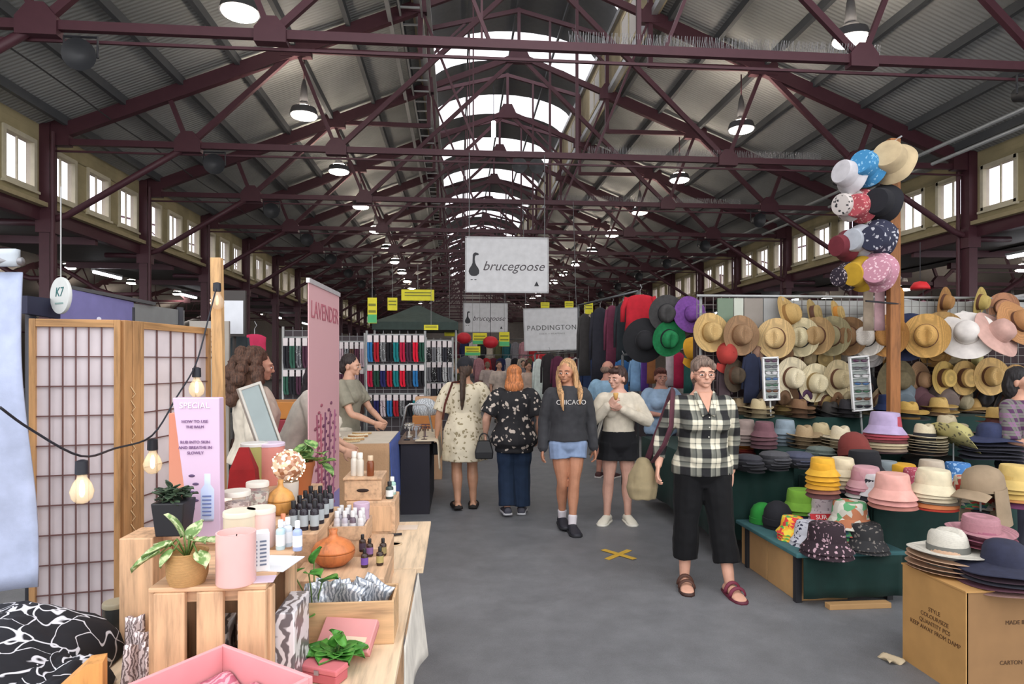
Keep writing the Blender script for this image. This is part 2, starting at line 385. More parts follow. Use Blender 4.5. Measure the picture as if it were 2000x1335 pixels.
        # eyes, lips
        for sg in (-1, 1):
            eb = MB(); eb.ell(V((sg * .0195, -.0505, .921)) * H, [.0088 * H, .0045 * H, .0036 * H], 10, 6, T); e = build('eye', eb, M('e8e4e0', .3), s.root, True)
            ib = MB(); ib.ell(V((sg * .0195, -.0548, .921)) * H, [.0042 * H, .0022 * H, .0036 * H], 8, 5, T); build('iris', ib, M('2c2420', .2), e, True)
            bb = MB(); bb.tube([T @ (V((sg * .008, -.0545, .9345)) * H), T @ (V((sg * .02, -.0555, .9375)) * H), T @ (V((sg * .033, -.047, .934)) * H)], [.0018 * H, .0022 * H, .001 * H], 6); build('eyebrow', bb, M('5a463c', .8), s.root, True)
        lb = MB(); lb.ell(V((0, -.0565, .8875)) * H, [.0145 * H, .004 * H, .0052 * H], 10, 6, T); build('lips', lb, M(shade(skin, .82), .45), s.root, True)
    def fdir(s, sd):
        k, a = s.j['knee' + sd], s.j['ankle' + sd]; t = s.j.get('toe' + sd)
        d = (t - a) if t else V((-.12 if sd == 'a' else .12, -1, 0)); d.z = 0; return d.normalized()
    def hand(s, mb, w, d, nrm, curl, side):
        k = s.H / 1.65; nrm = (nrm - d * nrm.dot(d)).normalized(); lt = d.cross(nrm).normalized() * side
        # lt points to the thumb side
        rs = []
        for t, ww, th in ((-.01, .022, .017), (.02, .030, .015), (.05, .040, .014), (.082, .041, .012), (.09, .036, .009)):
            rs.append([w + d * t * k + lt * (ww * k * cos(2 * pi * i / 12)) + nrm * (th * k * sin(2 * pi * i / 12)) for i in range(12)])
        mb.rings(rs, True)
        for o_, ln, sp in ((.030, .068, .12), (.010, .076, .03), (-.010, .070, -.05), (-.029, .055, -.14)):
            p = w + d * .082 * k + lt * o_ * k; a = curl * .35; pts = [p - d * .015 * k, p]; dr = (d + lt * sp).normalized()
            for q, f_ in enumerate((.45, .32, .23)):
                e = dr * cos(a) + nrm * sin(a); p = p + e * ln * f_ * k; pts.append(p); a += curl * .75
            mb.tube(pts, [.0085 * k, .0088 * k, .0083 * k, .0076 * k, .0058 * k], 8)
        p = w + d * .022 * k + lt * .026 * k; pts = [p]
        for q, (dl, dn, f_) in enumerate(((.75, .25, .04), (.35, .35, .03), (.1, .5, .024))):
            p = p + (d * .85 + lt * dl + nrm * dn * (.5 + curl)).normalized() * f_ * k; pts.append(p)
        mb.tube(pts, [.013 * k, .0115 * k, .0095 * k, .007 * k], 8)
    def part(s, name, mb, m, voxel=None, smooth=2, disp=None, label=None, parent=None, wr=.004, ws=7):
        if disp is None and wr: disp = lambda c: wr * (noise.noise(V((c.x * ws * 1.6, c.y * ws * 1.6, c.z * ws))) + .5 * noise.noise(c * ws * 3)) * 1.2
        me = remeshed(name, mb, voxel or max(.008, s.vx * 1.3), smooth, disp); me.materials.append(m)
        o = bpy.data.objects.new(name, me); COL.objects.link(o); o.parent = parent or s.root
        if label: o['label'] = label
        return o
    def top(s, m, z0=.47, z1=.835, inf=.012, sleeve=1.0, sinf=.014, fx=lambda t: 1, bust=0, name='shirt', cuff=0, **kw):
        mb, H = MB(), s.H; s.torso(mb, z0, z1, inf, fx=fx, bust=bust)
        if s.fat > 1.1: mb.ell(s.sl(V((0, -.02 * s.fat, .57))) * H, (.08 * H * s.fat + inf * H, .065 * H * s.fat + inf * H, .085 * H))
        f = 1 + (s.fat - 1) * .7
        for sd in 'ab':
            sh, el, wr = [s.j[k + sd] * H for k in ('sh', 'el', 'wr')]
            sv = sleeve if not isinstance(sleeve, tuple) else sleeve['ab'.index(sd)]
            pts = [sh.lerp(V((0, sh.y, sh.z + .012 * H)), .4), sh]; rad = [(.026 * f + sinf * .5) * H, (.029 * f + sinf * .7) * H]
            if sv <= .5: e = sh.lerp(el, sv * 2); pts.append(e); rad.append((.029 * f + sinf * 1.1) * H)
            else:
                pts += [sh.lerp(el, .5), el]; rad += [(.028 * f + sinf) * H, (.024 * f + sinf) * H]
                e = el.lerp(wr, sv * 2 - 1); pts.append(e); rad.append((.018 * f + sinf * .9 + cuff) * H)
            limb(mb, pts, rad, cut=sv < .97)
        return s.part(name, mb, m, **kw)
    def legs(s, m, zt=.60, end=.9, inf=.012, flare=0, name='trousers', **kw):
        mb, H = MB(), s.H; s.torso(mb, .432, zt, inf, 8); mb.ell(s.sl(V((0, .004, .462))) * H, ((.06 + inf) * H, (.052 + inf) * H, (.036 + inf) * H))
        for sg in (-1, 1): mb.ell(V((sg * .048 * s.fat, .035 * s.fat, .50)) * H, [(.053 * s.fat + inf) * H, (.05 * s.fat + inf * .7) * H, .052 * H])
        f = 1 + (s.fat - 1) * .7
        for sd in 'ab':
            hp, kn, an = [s.j[k + sd] * H for k in ('hip', 'knee', 'ankle')]
            pts = [hp + V((0, 0, .01 * H)), hp.lerp(kn, .5)]; rad = [(.056 * f + inf) * H, (.048 * f + inf) * H]
            if end <= .5: pts[1] = hp.lerp(kn, end); pts.append(hp.lerp(kn, end * 2)); rad[1] = (.053 * f + inf * 1.1) * H; rad.append((.048 * f + inf * 1.3 + flare) * H)
            else: pts += [kn, kn.lerp(an, end * 2 - 1)]; rad += [(.037 * f + inf * 1.2) * H, (.03 * f + inf + flare) * H]
            limb(mb, pts, rad, cut=True)
        return s.part(name, mb, m, **kw)
    def skirt(s, m, rows, name='skirt', n=28, fold=.0, **kw):   # rows: (z, half width, half depth, y)
        mb = MB(); rs = []
        for q, (z, w, d, y) in enumerate(rows):
            k = q / max(1, len(rows) - 1)
            rs.append([(s.sl(V((0, y, z))) + V(((w + fold * k * sin(7 * 2 * pi * i / n)) * cos(2 * pi * i / n), (d + fold * k * sin(7 * 2 * pi * i / n)) * sin(2 * pi * i / n), 0))) * s.H for i in range(n)])
        mb.rings(rs, True); return s.part(name, mb, m, **kw)
    def shoes(s, m, sole, inf=.006, high=.05, socks=None):
        H = s.H
        for sd in 'ab':
            an = s.j['ankle' + sd] * H; fd = s.fdir(sd); lat = V((-fd.y, fd.x, 0)); z0 = an.z - .045 * H; g = V((an.x, an.y, z0))
            mb, sb = MB(), MB(); rs, r2 = [], []
            for t, w, h in ((-.042, .014, .03), (-.035, .026, high), (0, .028, high + .006), (.04, .029, high * .95), (.075, .034, .036), (.105, .032, .028), (.127, .02, .02), (.132, .009, .013)):
                c = g + fd * t * H; rs.append([c + lat * (w * H * cos(2 * pi * k / 14)) + V((0, 0, max(.006 * H, h * H * .5 * (1 + sin(2 * pi * k / 14))))) for k in range(14)])
                r2.append([c + lat * (w * 1.1 * H * a) + V((0, 0, b * H)) for a, b in ((-1, 0.0), (1, 0.0), (1, .012), (-1, .012))])
            mb.rings(rs, True); sb.rings(r2, True)
            o = s.part('shoe', mb, m, voxel=.006, wr=0); build('sole', sb, sole, o, True)
            if socks:
                kb = MB(); kn = s.j['knee' + sd] * H; limb(kb, [an - V((0, 0, .01 * H)), an.lerp(kn, socks[1])], [.024 * H, .027 * H]); s.part('sock', kb, socks[0], voxel=.006, wr=0)
    def hair(s, m, blobs, strands=.004, fr=26, name='hair', voxel=.008, zs=.25, label=None):  # blobs in head units: ('e', c, r) or ('t', pts, radii)
        mb, H = MB(), s.H
        for b in blobs:
            if b[0] == 'e': mb.ell(V(b[1]) * H, [k * H for k in b[2]], 16, 10, s.hm)
            elif b[0] == 't': mb.tube([s.hm @ (V(p) * H) for p in b[1]], [(r * H, r * H * (b[3] if len(b) > 3 else 1)) for r in b[2]], 12)
            elif b[0] == 'w': mb.tube([V(p) * H for p in b[1]], [(r * H, r * H * (b[3] if len(b) > 3 else 1)) for r in b[2]], 12)
        return s.part(name, mb, m, voxel=voxel, smooth=1, disp=lambda c: strands * (noise.noise(V((c.x * fr * 3, c.y * fr * 3, c.z * fr * zs * 3))) + .6 * noise.noise(c * fr)), label=label)
    def cap(s): return ('e', (0, .020, .948), (.051, .058, .055))
    def strap(s, pts, w, m, name='strap', t=.003, parent=None):
        mb = MB(); mb.tube([V(p) * s.H for p in pts], [(w, t)] * len(pts), 8); return build(name, mb, m, parent or s.root, True)
def ground(px, py): p = PZ(px, py, 0); return (p.x, p.y, 0)
SK, SK2 = 'c99a82', 'd4a78f'

# plaid woman walking towards the camera
w = Fig('older woman in black and cream plaid shirt walking with a shoulder bag', ground(1372, 1140), -.13, 1.64, 'cb9a84', fat=1.13, head=(2, 2), lean=(0, -.02), voxel=.0055,
        J=dict(kneea=(-.075, -.02, .285), anklea=(-.085, -.03, .047), toea=(-.1, -.2, 0), kneeb=(.065, -.05, .29), ankleb=(.085, -.11, .045), toeb=(.115, -.3, 0),
               ela=(-.172, .03, .635), wra=(-.195, -.015, .52), elb=(.145, .045, .63), wrb=(.135, .03, .49)), hand=(1.0, .8))
w.top(M('17171a', .8, kind='plaid', c2='d8d2bd', scale=1.0), z0=.487, z1=.83, inf=.010, sleeve=(.86, .95), sinf=.006, bust=.012, name='plaid_shirt', wr=.006, fx=lambda t: 1.1 - .1 * t)
w.legs(M('0e0e11', .8, kind='fabric'), zt=.56, end=.84, inf=.012, flare=.010, name='trousers', wr=.006)
# open collar
def front(f_, z, x, off):
    hw, hd, yo = tor(z); k = f_.fat if z < .8 else 1 + (f_.fat - 1) * .4; c = f_.sl(V((0, yo, z))); a_ = hw * k + off
    return V((x, c.y - (hd * k + off) * sqrt(max(.05, 1 - (x / a_) ** 2)), c.z)) * f_.H
nk = MB(); nk.sheet(lambda u, v: front(w, .845 - .085 * v, (u - .5) * .062 * (1.02 - v), .0165), 8, 10, th=.003); build('bare_neck', nk, M('c4937c', .5, kind='skin'), w.root, True)
cb = MB()
for sg in (-1, 1): cb.sheet(lambda u, v, sg=sg: front(w, .850 - .095 * v - .012 * u, sg * (.036 * (1.02 - v) + .026 * u * (.45 + .55 * v)), .0185 + .003 * u), 5, 10, th=.006)
build('collar', cb, M('3a3a38', .8, kind='plaid', c2='cfc9b4', scale=1.3), w.root, True)
for k in range(6):
    bt = MB(); bt.ell(front(w, .74 - k * .042, .004, .016), (.005, .003, .005)); build('button', bt, M('c8c4b8', .4), w.root, True)
w.hair(M('6a5a50', .7, kind='hair'), [('e', (0, .018, .948), (.051, .056, .057)), ('e', (0, -.025, .972), (.042, .026, .022)), ('e', (-.035, -.02, .955), (.014, .025, .022)), ('e', (.035, -.02, .955), (.014, .025, .022)), ('e', (0, .04, .91), (.044, .03, .05))], .005, 24)
gl = MB()
for sg in (-1, 1): gl.tube([w.hm @ (V((sg * .021 + .0155 * cos(a), -.0625, .921 + .0115 * sin(a))) * w.H) for a in [2 * pi * k / 14 for k in range(15)]], .0014, 6)
gl.tube([w.hm @ (V((x, -.0635, .923)) * w.H) for x in (-.006, 0, .006)], .0014, 6)
for sg in (-1, 1): gl.tube([w.hm @ (V((sg * .036, -.061, .924)) * w.H), w.hm @ (V((sg * .049, -.01, .922)) * w.H)], .0014, 6)
build('glasses', gl, M('5a3c36', .3), w.root, True)
for sd in 'ab':   # sandals
    H = w.H; an = w.j['ankle' + sd] * H; fd = w.fdir(sd); lat = V((-fd.y, fd.x, 0)); g = V((an.x, an.y, an.z - .045 * H))
    sb = MB(); sb.rings([[g + fd * t * H + lat * (ww * H * a) + V((0, 0, b)) for a, b in ((-1, -.004), (1, -.004), (1, .016), (-1, .016))] for t, ww in ((-.04, .02), (0, .027), (.07, .034), (.115, .027), (.132, .012))])
    o = build('sandal', sb, M('3c2620' if sd == 'a' else '5a1f30', .6), w.root, True)
    for t in (.03, .075):
        tb = MB(); c = g + fd * t * H; tb.tube([c + lat * (.033 * H * cos(a)) + V((0, 0, .012 + .05 * H * (.95 - t * 3.6) * sin(a) + .012)) for a in [pi * k / 10 for k in range(11)]], [(.012, .0045)] * 11, 8)
        build('sandal_strap', tb, M('4a2c22' if sd == 'a' else '6a2236', .6), o, True)
# shoulder bag: held by her, a thing of its own
bag = thing('shoulder_bag', 'olive and tan fabric shoulder bag with plum strap carried by plaid woman', 'bag', w.root.location, -.13)
H = w.H; bb = MB(); bb.rings([[V((-.258 + .01 * (z - .4) + rx * cos(2 * pi * i / 20), .02 + ry * sin(2 * pi * i / 20), z)) * H for i in range(20)] for z, rx, ry in ((.365, .02, .02), (.37, .058, .045), (.42, .07, .052), (.47, .062, .044), (.515, .042, .03), (.54, .03, .022), (.55, .018, .014))])
me = remeshed('bag_body', bb, .008, 2, lambda c: .010 * noise.noise(V((c.x * 22, c.y * 22, c.z * 9)))); me.materials.append(M('8a7c60', .8, kind='fabric')); o = bpy.data.objects.new('bag_body', me); COL.objects.link(o); o.parent = bag
sb = MB(); sb.tube([V(p) * H for p in ((-.215, .0, .535), (-.175, -.055, .62), (-.15, -.07, .70), (-.14, -.045, .80), (-.125, .01, .848), (-.13, .06, .81), (-.17, .085, .68), (-.23, .06, .535))], [(.030, .012)] * 8, 10); build('strap', sb, M('54303a', .8, kind='fabric'), bag, True)

# woman in cream dress seen from behind (her left side is the picture's left: local +x)
p = Fig('woman in cream patterned dress and black cap walking away', ground(908, 992), pi + .05, 1.64, 'b98a6e', fat=1.14, head=(0, 3), voxel=.0065,
        J=dict(kneea=(-.05, -.01, .28), anklea=(-.055, .0, .05), kneeb=(.055, .0, .28), ankleb=(.05, .05, .06), elb=(.17, .02, .63), wrb=(.185, -.01, .49), ela=(-.16, -.0, .64), wra=(-.15, -.06, .51)))
dm = M('cfc4ac', .85, kind='floral', c2='8f8265', scale=.7)
p.top(dm, z0=.60, z1=.83, inf=.014, sleeve=.44, sinf=.020, name='dress_bodice', wr=.005)
p.skirt(dm, [(.665, .094, .074, 0), (.62, .108, .086, .004), (.53, .135, .115, .01), (.42, .146, .126, .01), (.325, .15, .13, .01)], name='dress_skirt', fold=.007, wr=.008)
p.hair(M('3a2a20', .6, kind='hair'), [p.cap(), ('e', (0, .05, .92), (.044, .03, .05)), ('w', [(.015, .06, .90), (.02, .095, .82), (.022, .105, .74), (.025, .1, .66)], [.03, .026, .022, .008], .6)], .004, 26)
cp = MB(); cp.ell(V((0, .016, .957)) * p.H, [.055 * p.H, .063 * p.H, .056 * p.H], 18, 10, p.hm); cp.rings([[p.hm @ (V((.05 * cos(a), y + .055 * -abs(sin(a)) * q, .952 + dz)) * p.H) for a in [pi * k / 9 for k in range(10)]] for y, q, dz in ((-.03, .0, 0), (-.04, 1, -.006), (-.04, 1, -.010), (-.03, 0, -.006))], True)
p.part('cap', cp, M('26262a', .8, kind='fabric'), voxel=.007, wr=0)
p.strap([(.03, .07, .845), (.085, .06, .84), (.135, .095, .70), (.15, .10, .60)], .018, M('5a2a24', .6), 'bag_strap'); p.shoes(M('2a2422', .6), M('1c1a18', .8), high=.022)
b = thing('phone_bag', 'small black bag hanging at the hip of dress woman', 'bag', p.root.location, pi + .05)
bb = MB(); bb.box(V((.195, .0, .40)) * p.H, (.07, .035, .13)); build('bag_body', bb, M('1c1c20', .5), b, bevel=.012)
bb = MB(); bb.tube([V((.185, 0, .44)) * p.H, V((.19, -.012, .475)) * p.H, V((.205, 0, .44)) * p.H], .003, 6); build('wrist_loop', bb, M('1c1c20', .5), b, True)

# ginger woman in black floral top seen from behind
p = Fig('ginger haired woman in black floral blouse and blue jeans walking away', ground(1004, 1004), pi - .03, 1.57, 'c99a84', fat=1.2, head=(-4, 4), voxel=.0065,
        J=dict(anklea=(-.05, .0, .05), kneeb=(.05, .0, .28), ankleb=(.048, .05, .06), elb=(.185, .03, .65), wrb=(.19, -.03, .53), ela=(-.17, .02, .64), wra=(-.165, -.06, .52)))
p.top(M('1d1c1f', .8, kind='floral', c2='b9aca0', scale=.55), z0=.42, z1=.83, inf=.020, sleeve=.42, sinf=.026, fx=lambda t: 1.3 - .3 * min(1, t * 2), name='blouse', wr=.006)
p.legs(M('1f2d42', .8, kind='fabric'), zt=.5, end=.98, inf=.013, flare=.012, name='jeans'); p.shoes(M('3c3c46', .6), M('b8b8bc', .6))
p.hair(M('a8683e', .6, kind='hair'), [p.cap(), ('e', (0, .035, .90), (.052, .042, .075)), ('e', (0, .05, .855), (.066, .03, .045)), ('e', (-.04, .02, .87), (.022, .03, .05)), ('e', (.04, .02, .87), (.022, .03, .05))], .006, 22)
b = thing('handbag', 'black leather handbag held beside the floral blouse woman', 'bag', p.root.location, pi - .03)
bb = MB(); bb.rings([[V((.2 + x * k, y * k + .0, z)) * p.H for x, y in ((-.055, -.03), (.055, -.03), (.055, .03), (-.055, .03))] for z, k in ((.375, 1.05), (.42, 1.12), (.485, .8), (.495, .7))])
build('bag_body', bb, M('1a1a1d', .45), b, bevel=.012); bb = MB()
for y in (-.018, .018): bb.tube([V((.2 + .035 * cos(a), y, .488 + .055 * sin(a))) * p.H for a in [pi * k / 10 for k in range(11)]], .006, 6)
build('handles', bb, M('1a1a1d', .45), b, True)

# girl in dark hoodie
p = Fig('long haired blonde girl in charcoal sweatshirt and denim shorts', ground(1109, 1032), 0.03, 1.63, 'b98265', head=(-32, 6), voxel=.006,
        J=dict(kneea=(-.035, -.01, .28), anklea=(-.022, .06, .055), kneeb=(.03, -.04, .285), ankleb=(.012, -.07, .045), toea=(-.02, -.2, 0), toeb=(.015, -.3, 0),
               ela=(-.135, .03, .62), wra=(-.15, .0, .475), elb=(.14, .02, .62), wrb=(.155, -.01, .475)), hand=(.8, .8))
sw = p.top(M('3c3c3f', .9, kind='fabric'), z0=.52, z1=.84, inf=.018, sleeve=1.0, sinf=.014, name='sweatshirt', wr=.006, fx=lambda t: 1.02)
p.legs(M('8496b4', .85, kind='fabric'), zt=.56, end=.19, inf=.010, flare=.004, name='denim_shorts')
p.shoes(M('2a2a32', .6), M('26262a', .8), socks=(M('d9d2d6', .8), .2))
p.hair(M('a8835c', .6, kind='hair'), [p.cap(), ('t', [(-.046, .008, .955), (-.054, .004, .90), (-.056, -.005, .83)], [.014, .018, .014]), ('t', [(.046, .008, .955), (.054, .004, .90), (.056, -.005, .83)], [.014, .018, .014]), ('w', [(-.05, .012, .88), (-.06, -.045, .83), (-.056, -.088, .79), (-.048, -.105, .70)], [.016, .02, .022, .007], .55), ('w', [(.055, .02, .88), (.062, -.035, .83), (.058, -.08, .79), (.05, -.1, .735)], [.016, .02, .02, .007], .55), ('e', (0, .05, .90), (.045, .035, .07))], .004, 30)
tx = text('CHICAGO', .062, M('c9c4c0', .8), sw, loc=(.0, -.158, .748 * 1.63), name='print'); 
# woman in cream jumper eating, black shorts
p = Fig('woman in cream jumper with black shorts lifting food to her mouth', ground(1208, 1019), -.05, 1.56, 'c79a88', fat=1.08, head=(-50, 8), voxel=.006, lean=(0, -.04),
        J=dict(kneea=(-.065, -.01, .28), anklea=(-.075, .0, .045), kneeb=(.055, -.01, .28), ankleb=(.06, .0, .045), toea=(-.16, -.16, 0), toeb=(.08, -.2, 0),
               ela=(-.175, -.03, .64), wra=(-.085, -.13, .76), elb=(.175, -.06, .65), wrb=(-.01, -.14, .735)), hand=(1.3, 1.2), handn=((1, .3, .3), (-.6, .6, .6)))
p.top(M('c8bfae', .9, kind='fabric'), z0=.535, z1=.83, inf=.013, sleeve=.97, sinf=.012, bust=.004, name='jumper', wr=.006)
p.legs(M('19191c', .85, kind='fabric'), zt=.585, end=.23, inf=.016, flare=.014, name='shorts'); p.shoes(M('d9d4c4', .6), M('e4e0d4', .7))
tb = MB(); tb.sheet(lambda u, v: V((-.12 - .06 * v + .03 * u - .02 * v * v, -.075 + .04 * u + .01 * sin(9 * u), .70 - .26 * v)) * p.H, 10, 12, th=.012); build('tied_sleeve', tb, M('8c8880', .9, kind='fabric'), p.root, True)
p.hair(M('3a2824', .6, kind='hair'), [p.cap(), ('e', (0, .045, .92), (.047, .035, .055)), ('e', (0, .075, .93), (.025, .025, .025)), ('e', (0, -.028, .972), (.04, .025, .018))], .005, 24)
sg_ = MB()
for sg in (-1, 1): sg_.ell(p.hm @ (V((sg * .02, -.022, .998)) * p.H), (.02, .016, .014))
build('sunglasses', sg_, M('6a4a38', .2), p.root, True)
fd = MB(); fd.lathe([(.012, -.03), (.02, .0), (.026, .03), (.02, .04)], 14, V((-.05, -.165, .81)) * p.H); o = solid('pastry', fd, M('c89a5a', .8), 'small golden pastry held up by the woman in cream jumper', 'pastry', smooth=True); o.location = p.root.location
for k in range(1): o.rotation_euler = (0, 0, -.05)
# man in pale blue tee, turned away
p = Fig('bald man in pale blue tee and grey top looking at the stall', (P(1186, 928, 8.7).x, 8.7, 0), pi - .55, 1.62, 'bd8674', fat=1.12, head=(-20, 10), voxel=.0075, J=dict(elb=(.165, -.05, .65), wrb=(.14, -.15, .66), ela=(-.165, -.05, .65), wra=(-.14, -.15, .66), ankleb=(.07, .02, .045)))
p.top(M('8fb0c8', .85, kind='fabric'), z0=.55, z1=.83, inf=.015, sleeve=.42, sinf=.018, name='tee'); p.legs(M('2a2c33', .85, kind='fabric'), zt=.56, end=.46, inf=.014, flare=.01, name='shorts')
p.shoes(M('4a2a2a', .6), M('cfc8c4', .7)); p.hair(M('7a6458', .8, kind='hair'), [('e', (0, .045, .915), (.047, .03, .03))], .002)
gs = MB(); gs.sheet(lambda u, v: V((.02 + .15 * (u - .5), .1 - .1 * abs(u - .5), .62 - .16 * v)) * p.H, 8, 6, th=.01); build('backpack_flap', gs, M('6f7274', .85, kind='fabric'), p.root, True)
# stall holder in light blue shirt
p = Fig('short haired woman in light blue shirt standing behind the hat table', (P(1291, 900, 7.6).x, 7.6, 0), .1, 1.53, 'c08a78', fat=1.2, head=(-10, 4), voxel=.0075, J=dict(ela=(-.16, .0, .64), wra=(-.06, -.14, .635), elb=(.19, .0, .65), wrb=(.05, -.15, .64)))
p.top(M('93aac4', .85, kind='fabric'), z0=.46, z1=.83, inf=.016, sleeve=.5, sinf=.016, bust=.01, name='shirt'); p.legs(M('2c2e3a', .85, kind='fabric'), name='trousers'); p.shoes(M('2a2a2c', .6), M('1c1c1c', .7))
p.hair(M('5a3028', .7, kind='hair'), [p.cap(), ('e', (0, .035, .925), (.05, .042, .05)), ('e', (0, -.026, .972), (.04, .026, .02))], .005)
# woman at the frame edge in purple check
p = Fig('dark haired person in purple checked shirt beside the hat stall', (P(1996, 900, 4.75).x, 4.75, 0), .3, 1.56, 'b98a74', head=(10, 0), voxel=.0075, J=dict(ela=(-.15, -.04, .63), wra=(-.11, -.13, .62)))
p.top(M('4a2a4a', .85, kind='plaid', c2='7d5a78', scale=2), z0=.46, z1=.83, inf=.014, sleeve=.5, name='shirt'); p.legs(M('22222c', .85, kind='fabric'), name='trousers'); p.shoes(M('2a2a2c', .6), M('1c1c1c', .7))
p.hair(M('1c181a', .6, kind='hair'), [p.cap(), ('e', (0, .04, .90), (.055, .045, .085))], .005)
# curly woman at the candle stall (faces the picture's right: turned by +95 degrees)
q = P(498, 900, 4.75)
p = Fig('curly brown haired woman in loose cream top behind the candle stall', (q.x, q.y, 0), pi * .62, 1.71, SK, fat=1.02, head=(6, 10), voxel=.0065, J=dict(elb=(.15, -.01, .64), wrb=(.12, -.1, .52), ela=(-.17, .0, .64), wra=(-.17, -.06, .51)))
p.top(M('d2c8b8', .9, kind='fabric'), z0=.515, z1=.83, inf=.020, sleeve=.52, sinf=.026, name='loose_top', wr=.008, fx=lambda t: 1.1 - .1 * t); p.legs(M('33363c', .85, kind='fabric'), name='trousers'); p.shoes(M('2a2a2c', .6), M('1c1c1c', .7))
cur = [p.cap()]
for k in range(46):
    a = random.uniform(-.35, pi + .35); t = random.random(); r_ = .056 + .036 * t; cur.append(('e', (r_ * cos(a), .02 + r_ * 1.1 * sin(a) * (.9 if sin(a) > 0 else .5), .985 - .135 * t + random.uniform(-.01, .01)), (random.uniform(.018, .028),) * 3))
for k in range(16): cur.append(('e', (random.uniform(-.05, .05), .07 + random.uniform(-.015, .03), .86 - .1 * random.random()), (.024, .024, .026)))
p.hair(M('4c3529', .7, kind='hair'), cur, .006, 30, zs=1)
b = thing('shoulder_bag', 'dark brown leather bag at the hip of curly haired woman', 'bag', p.root.location, pi * .62); bb = MB(); bb.rings([[V((.16 + y, x + .01, z)) * p.H for x, y in ((-.085 * k, -.022), (.085 * k, -.022), (.085 * k, .022), (-.085 * k, .022))] for z, k in ((.44, 1), (.54, 1), (.60, .85))]); build('bag_body', bb, M('4a2f28', .55), b, bevel=.012)
bb = MB(); bb.tube([V(k) * p.H for k in ((.16, -.06, .59), (.14, -.075, .72), (.1, -.02, .845), (.12, .06, .76), (.16, .07, .59))], [(.012, .004)] * 5, 8); build('strap', bb, M('4a2f28', .55), b, True)
# bending woman
q = P(556, 900, 5.3)
p = Fig('dark haired woman in white shirt bending over the jewellery table', (q.x, q.y, 0), pi * .55, 1.66, SK, head=(0, 14), lean=(0, -.45), voxel=.007, J=dict(elb=(.15, -.18, .60), wrb=(.11, -.28, .54), ela=(-.15, -.18, .60), wra=(-.11, -.28, .54)))
p.top(M('d6cfc4', .9, kind='fabric'), z0=.46, z1=.82, inf=.02, sleeve=.5, sinf=.024, name='shirt'); p.skirt(M('d2c9ba', .9, kind='fabric'), [(.52, .105, .082, .0), (.42, .12, .1, .0), (.25, .15, .13, 0)], fold=.008); p.legs(M('4a4a50', .85, kind='fabric'), zt=.5, name='trousers'); p.shoes(M('2a2a2c', .6), M('1c1c1c', .7))
p.hair(M('2a2226', .6, kind='hair'), [p.cap(), ('e', (0, .045, .90), (.05, .04, .08)), ('e', (0, .05, .84), (.04, .03, .06))], .005)
# woman in grey green tee, pointing at necklaces
q = P(678, 900, 7.25)
p = Fig('dark haired woman in grey green tee reaching over the jewellery table', (q.x, q.y, 0), pi * .40, 1.69, SK, head=(8, 8), voxel=.007, lean=(0, -.06), J=dict(elb=(.13, -.10, .63), wrb=(.05, -.22, .56), ela=(-.14, -.10, .62), wra=(-.06, -.22, .555)))
p.top(M('8f8a7a', .9, kind='fabric'), z0=.47, z1=.83, inf=.013, sleeve=.36, sinf=.014, bust=.004, name='tee'); p.legs(M('c9c0b0', .85, kind='fabric'), name='trousers'); p.shoes(M('2a2a2c', .6), M('1c1c1c', .7))
p.hair(M('2a2120', .6, kind='hair'), [p.cap(), ('e', (0, .05, .91), (.045, .035, .05)), ('t', [(0, .07, .93), (0, .10, .89), (0, .095, .80)], [.02, .024, .01])], .005)
# more shoppers down the aisle
for px, Y, H, rz, hc, cc, lc, lab in ((878, 12.2, 1.6, pi * .6, '5a4034', '8f8c88', '3a3a40', 'man with short brown hair in grey shirt beyond the dress woman'),
        (975, 17.0, 1.62, 0.2, '3a302c', 'cfc0b4', '5a5a64', 'far shopper in pale top between the two walking women'),
        (952, 20.5, 1.6, pi, '6a5a4c', 'b9aaa4', '7a6a60', 'far shopper in dusty pink shirt down the aisle'),
        (1032, 15.5, 1.6, .4, '4a3628', 'd0b8a8', '40404a', 'far shopper in peach shirt behind the ginger haired woman'),
        (1022, 23.0, 1.66, .1, '3c3430', '6a6a70', '3a3a40', 'far shopper in dark grey jacket near the hanging shop signs')):
    q = P(px, 800, Y); p = Fig(lab, (q.x, q.y, 0), rz, H, SK, voxel=.010, J=dict(kneeb=(.05, -.03, .28), ankleb=(.05, -.04, .045)))
    p.top(M(cc, .9, kind='fabric'), inf=.015, sleeve=.5, voxel=.012); p.legs(M(lc, .85, kind='fabric'), voxel=.012); p.shoes(M('2a2a2c', .6), M('1c1c1c', .7)); p.hair(M(hc, .7, kind='hair'), [p.cap(), ('e', (0, .04, .92), (.046, .035, .055))], .003, voxel=.011)
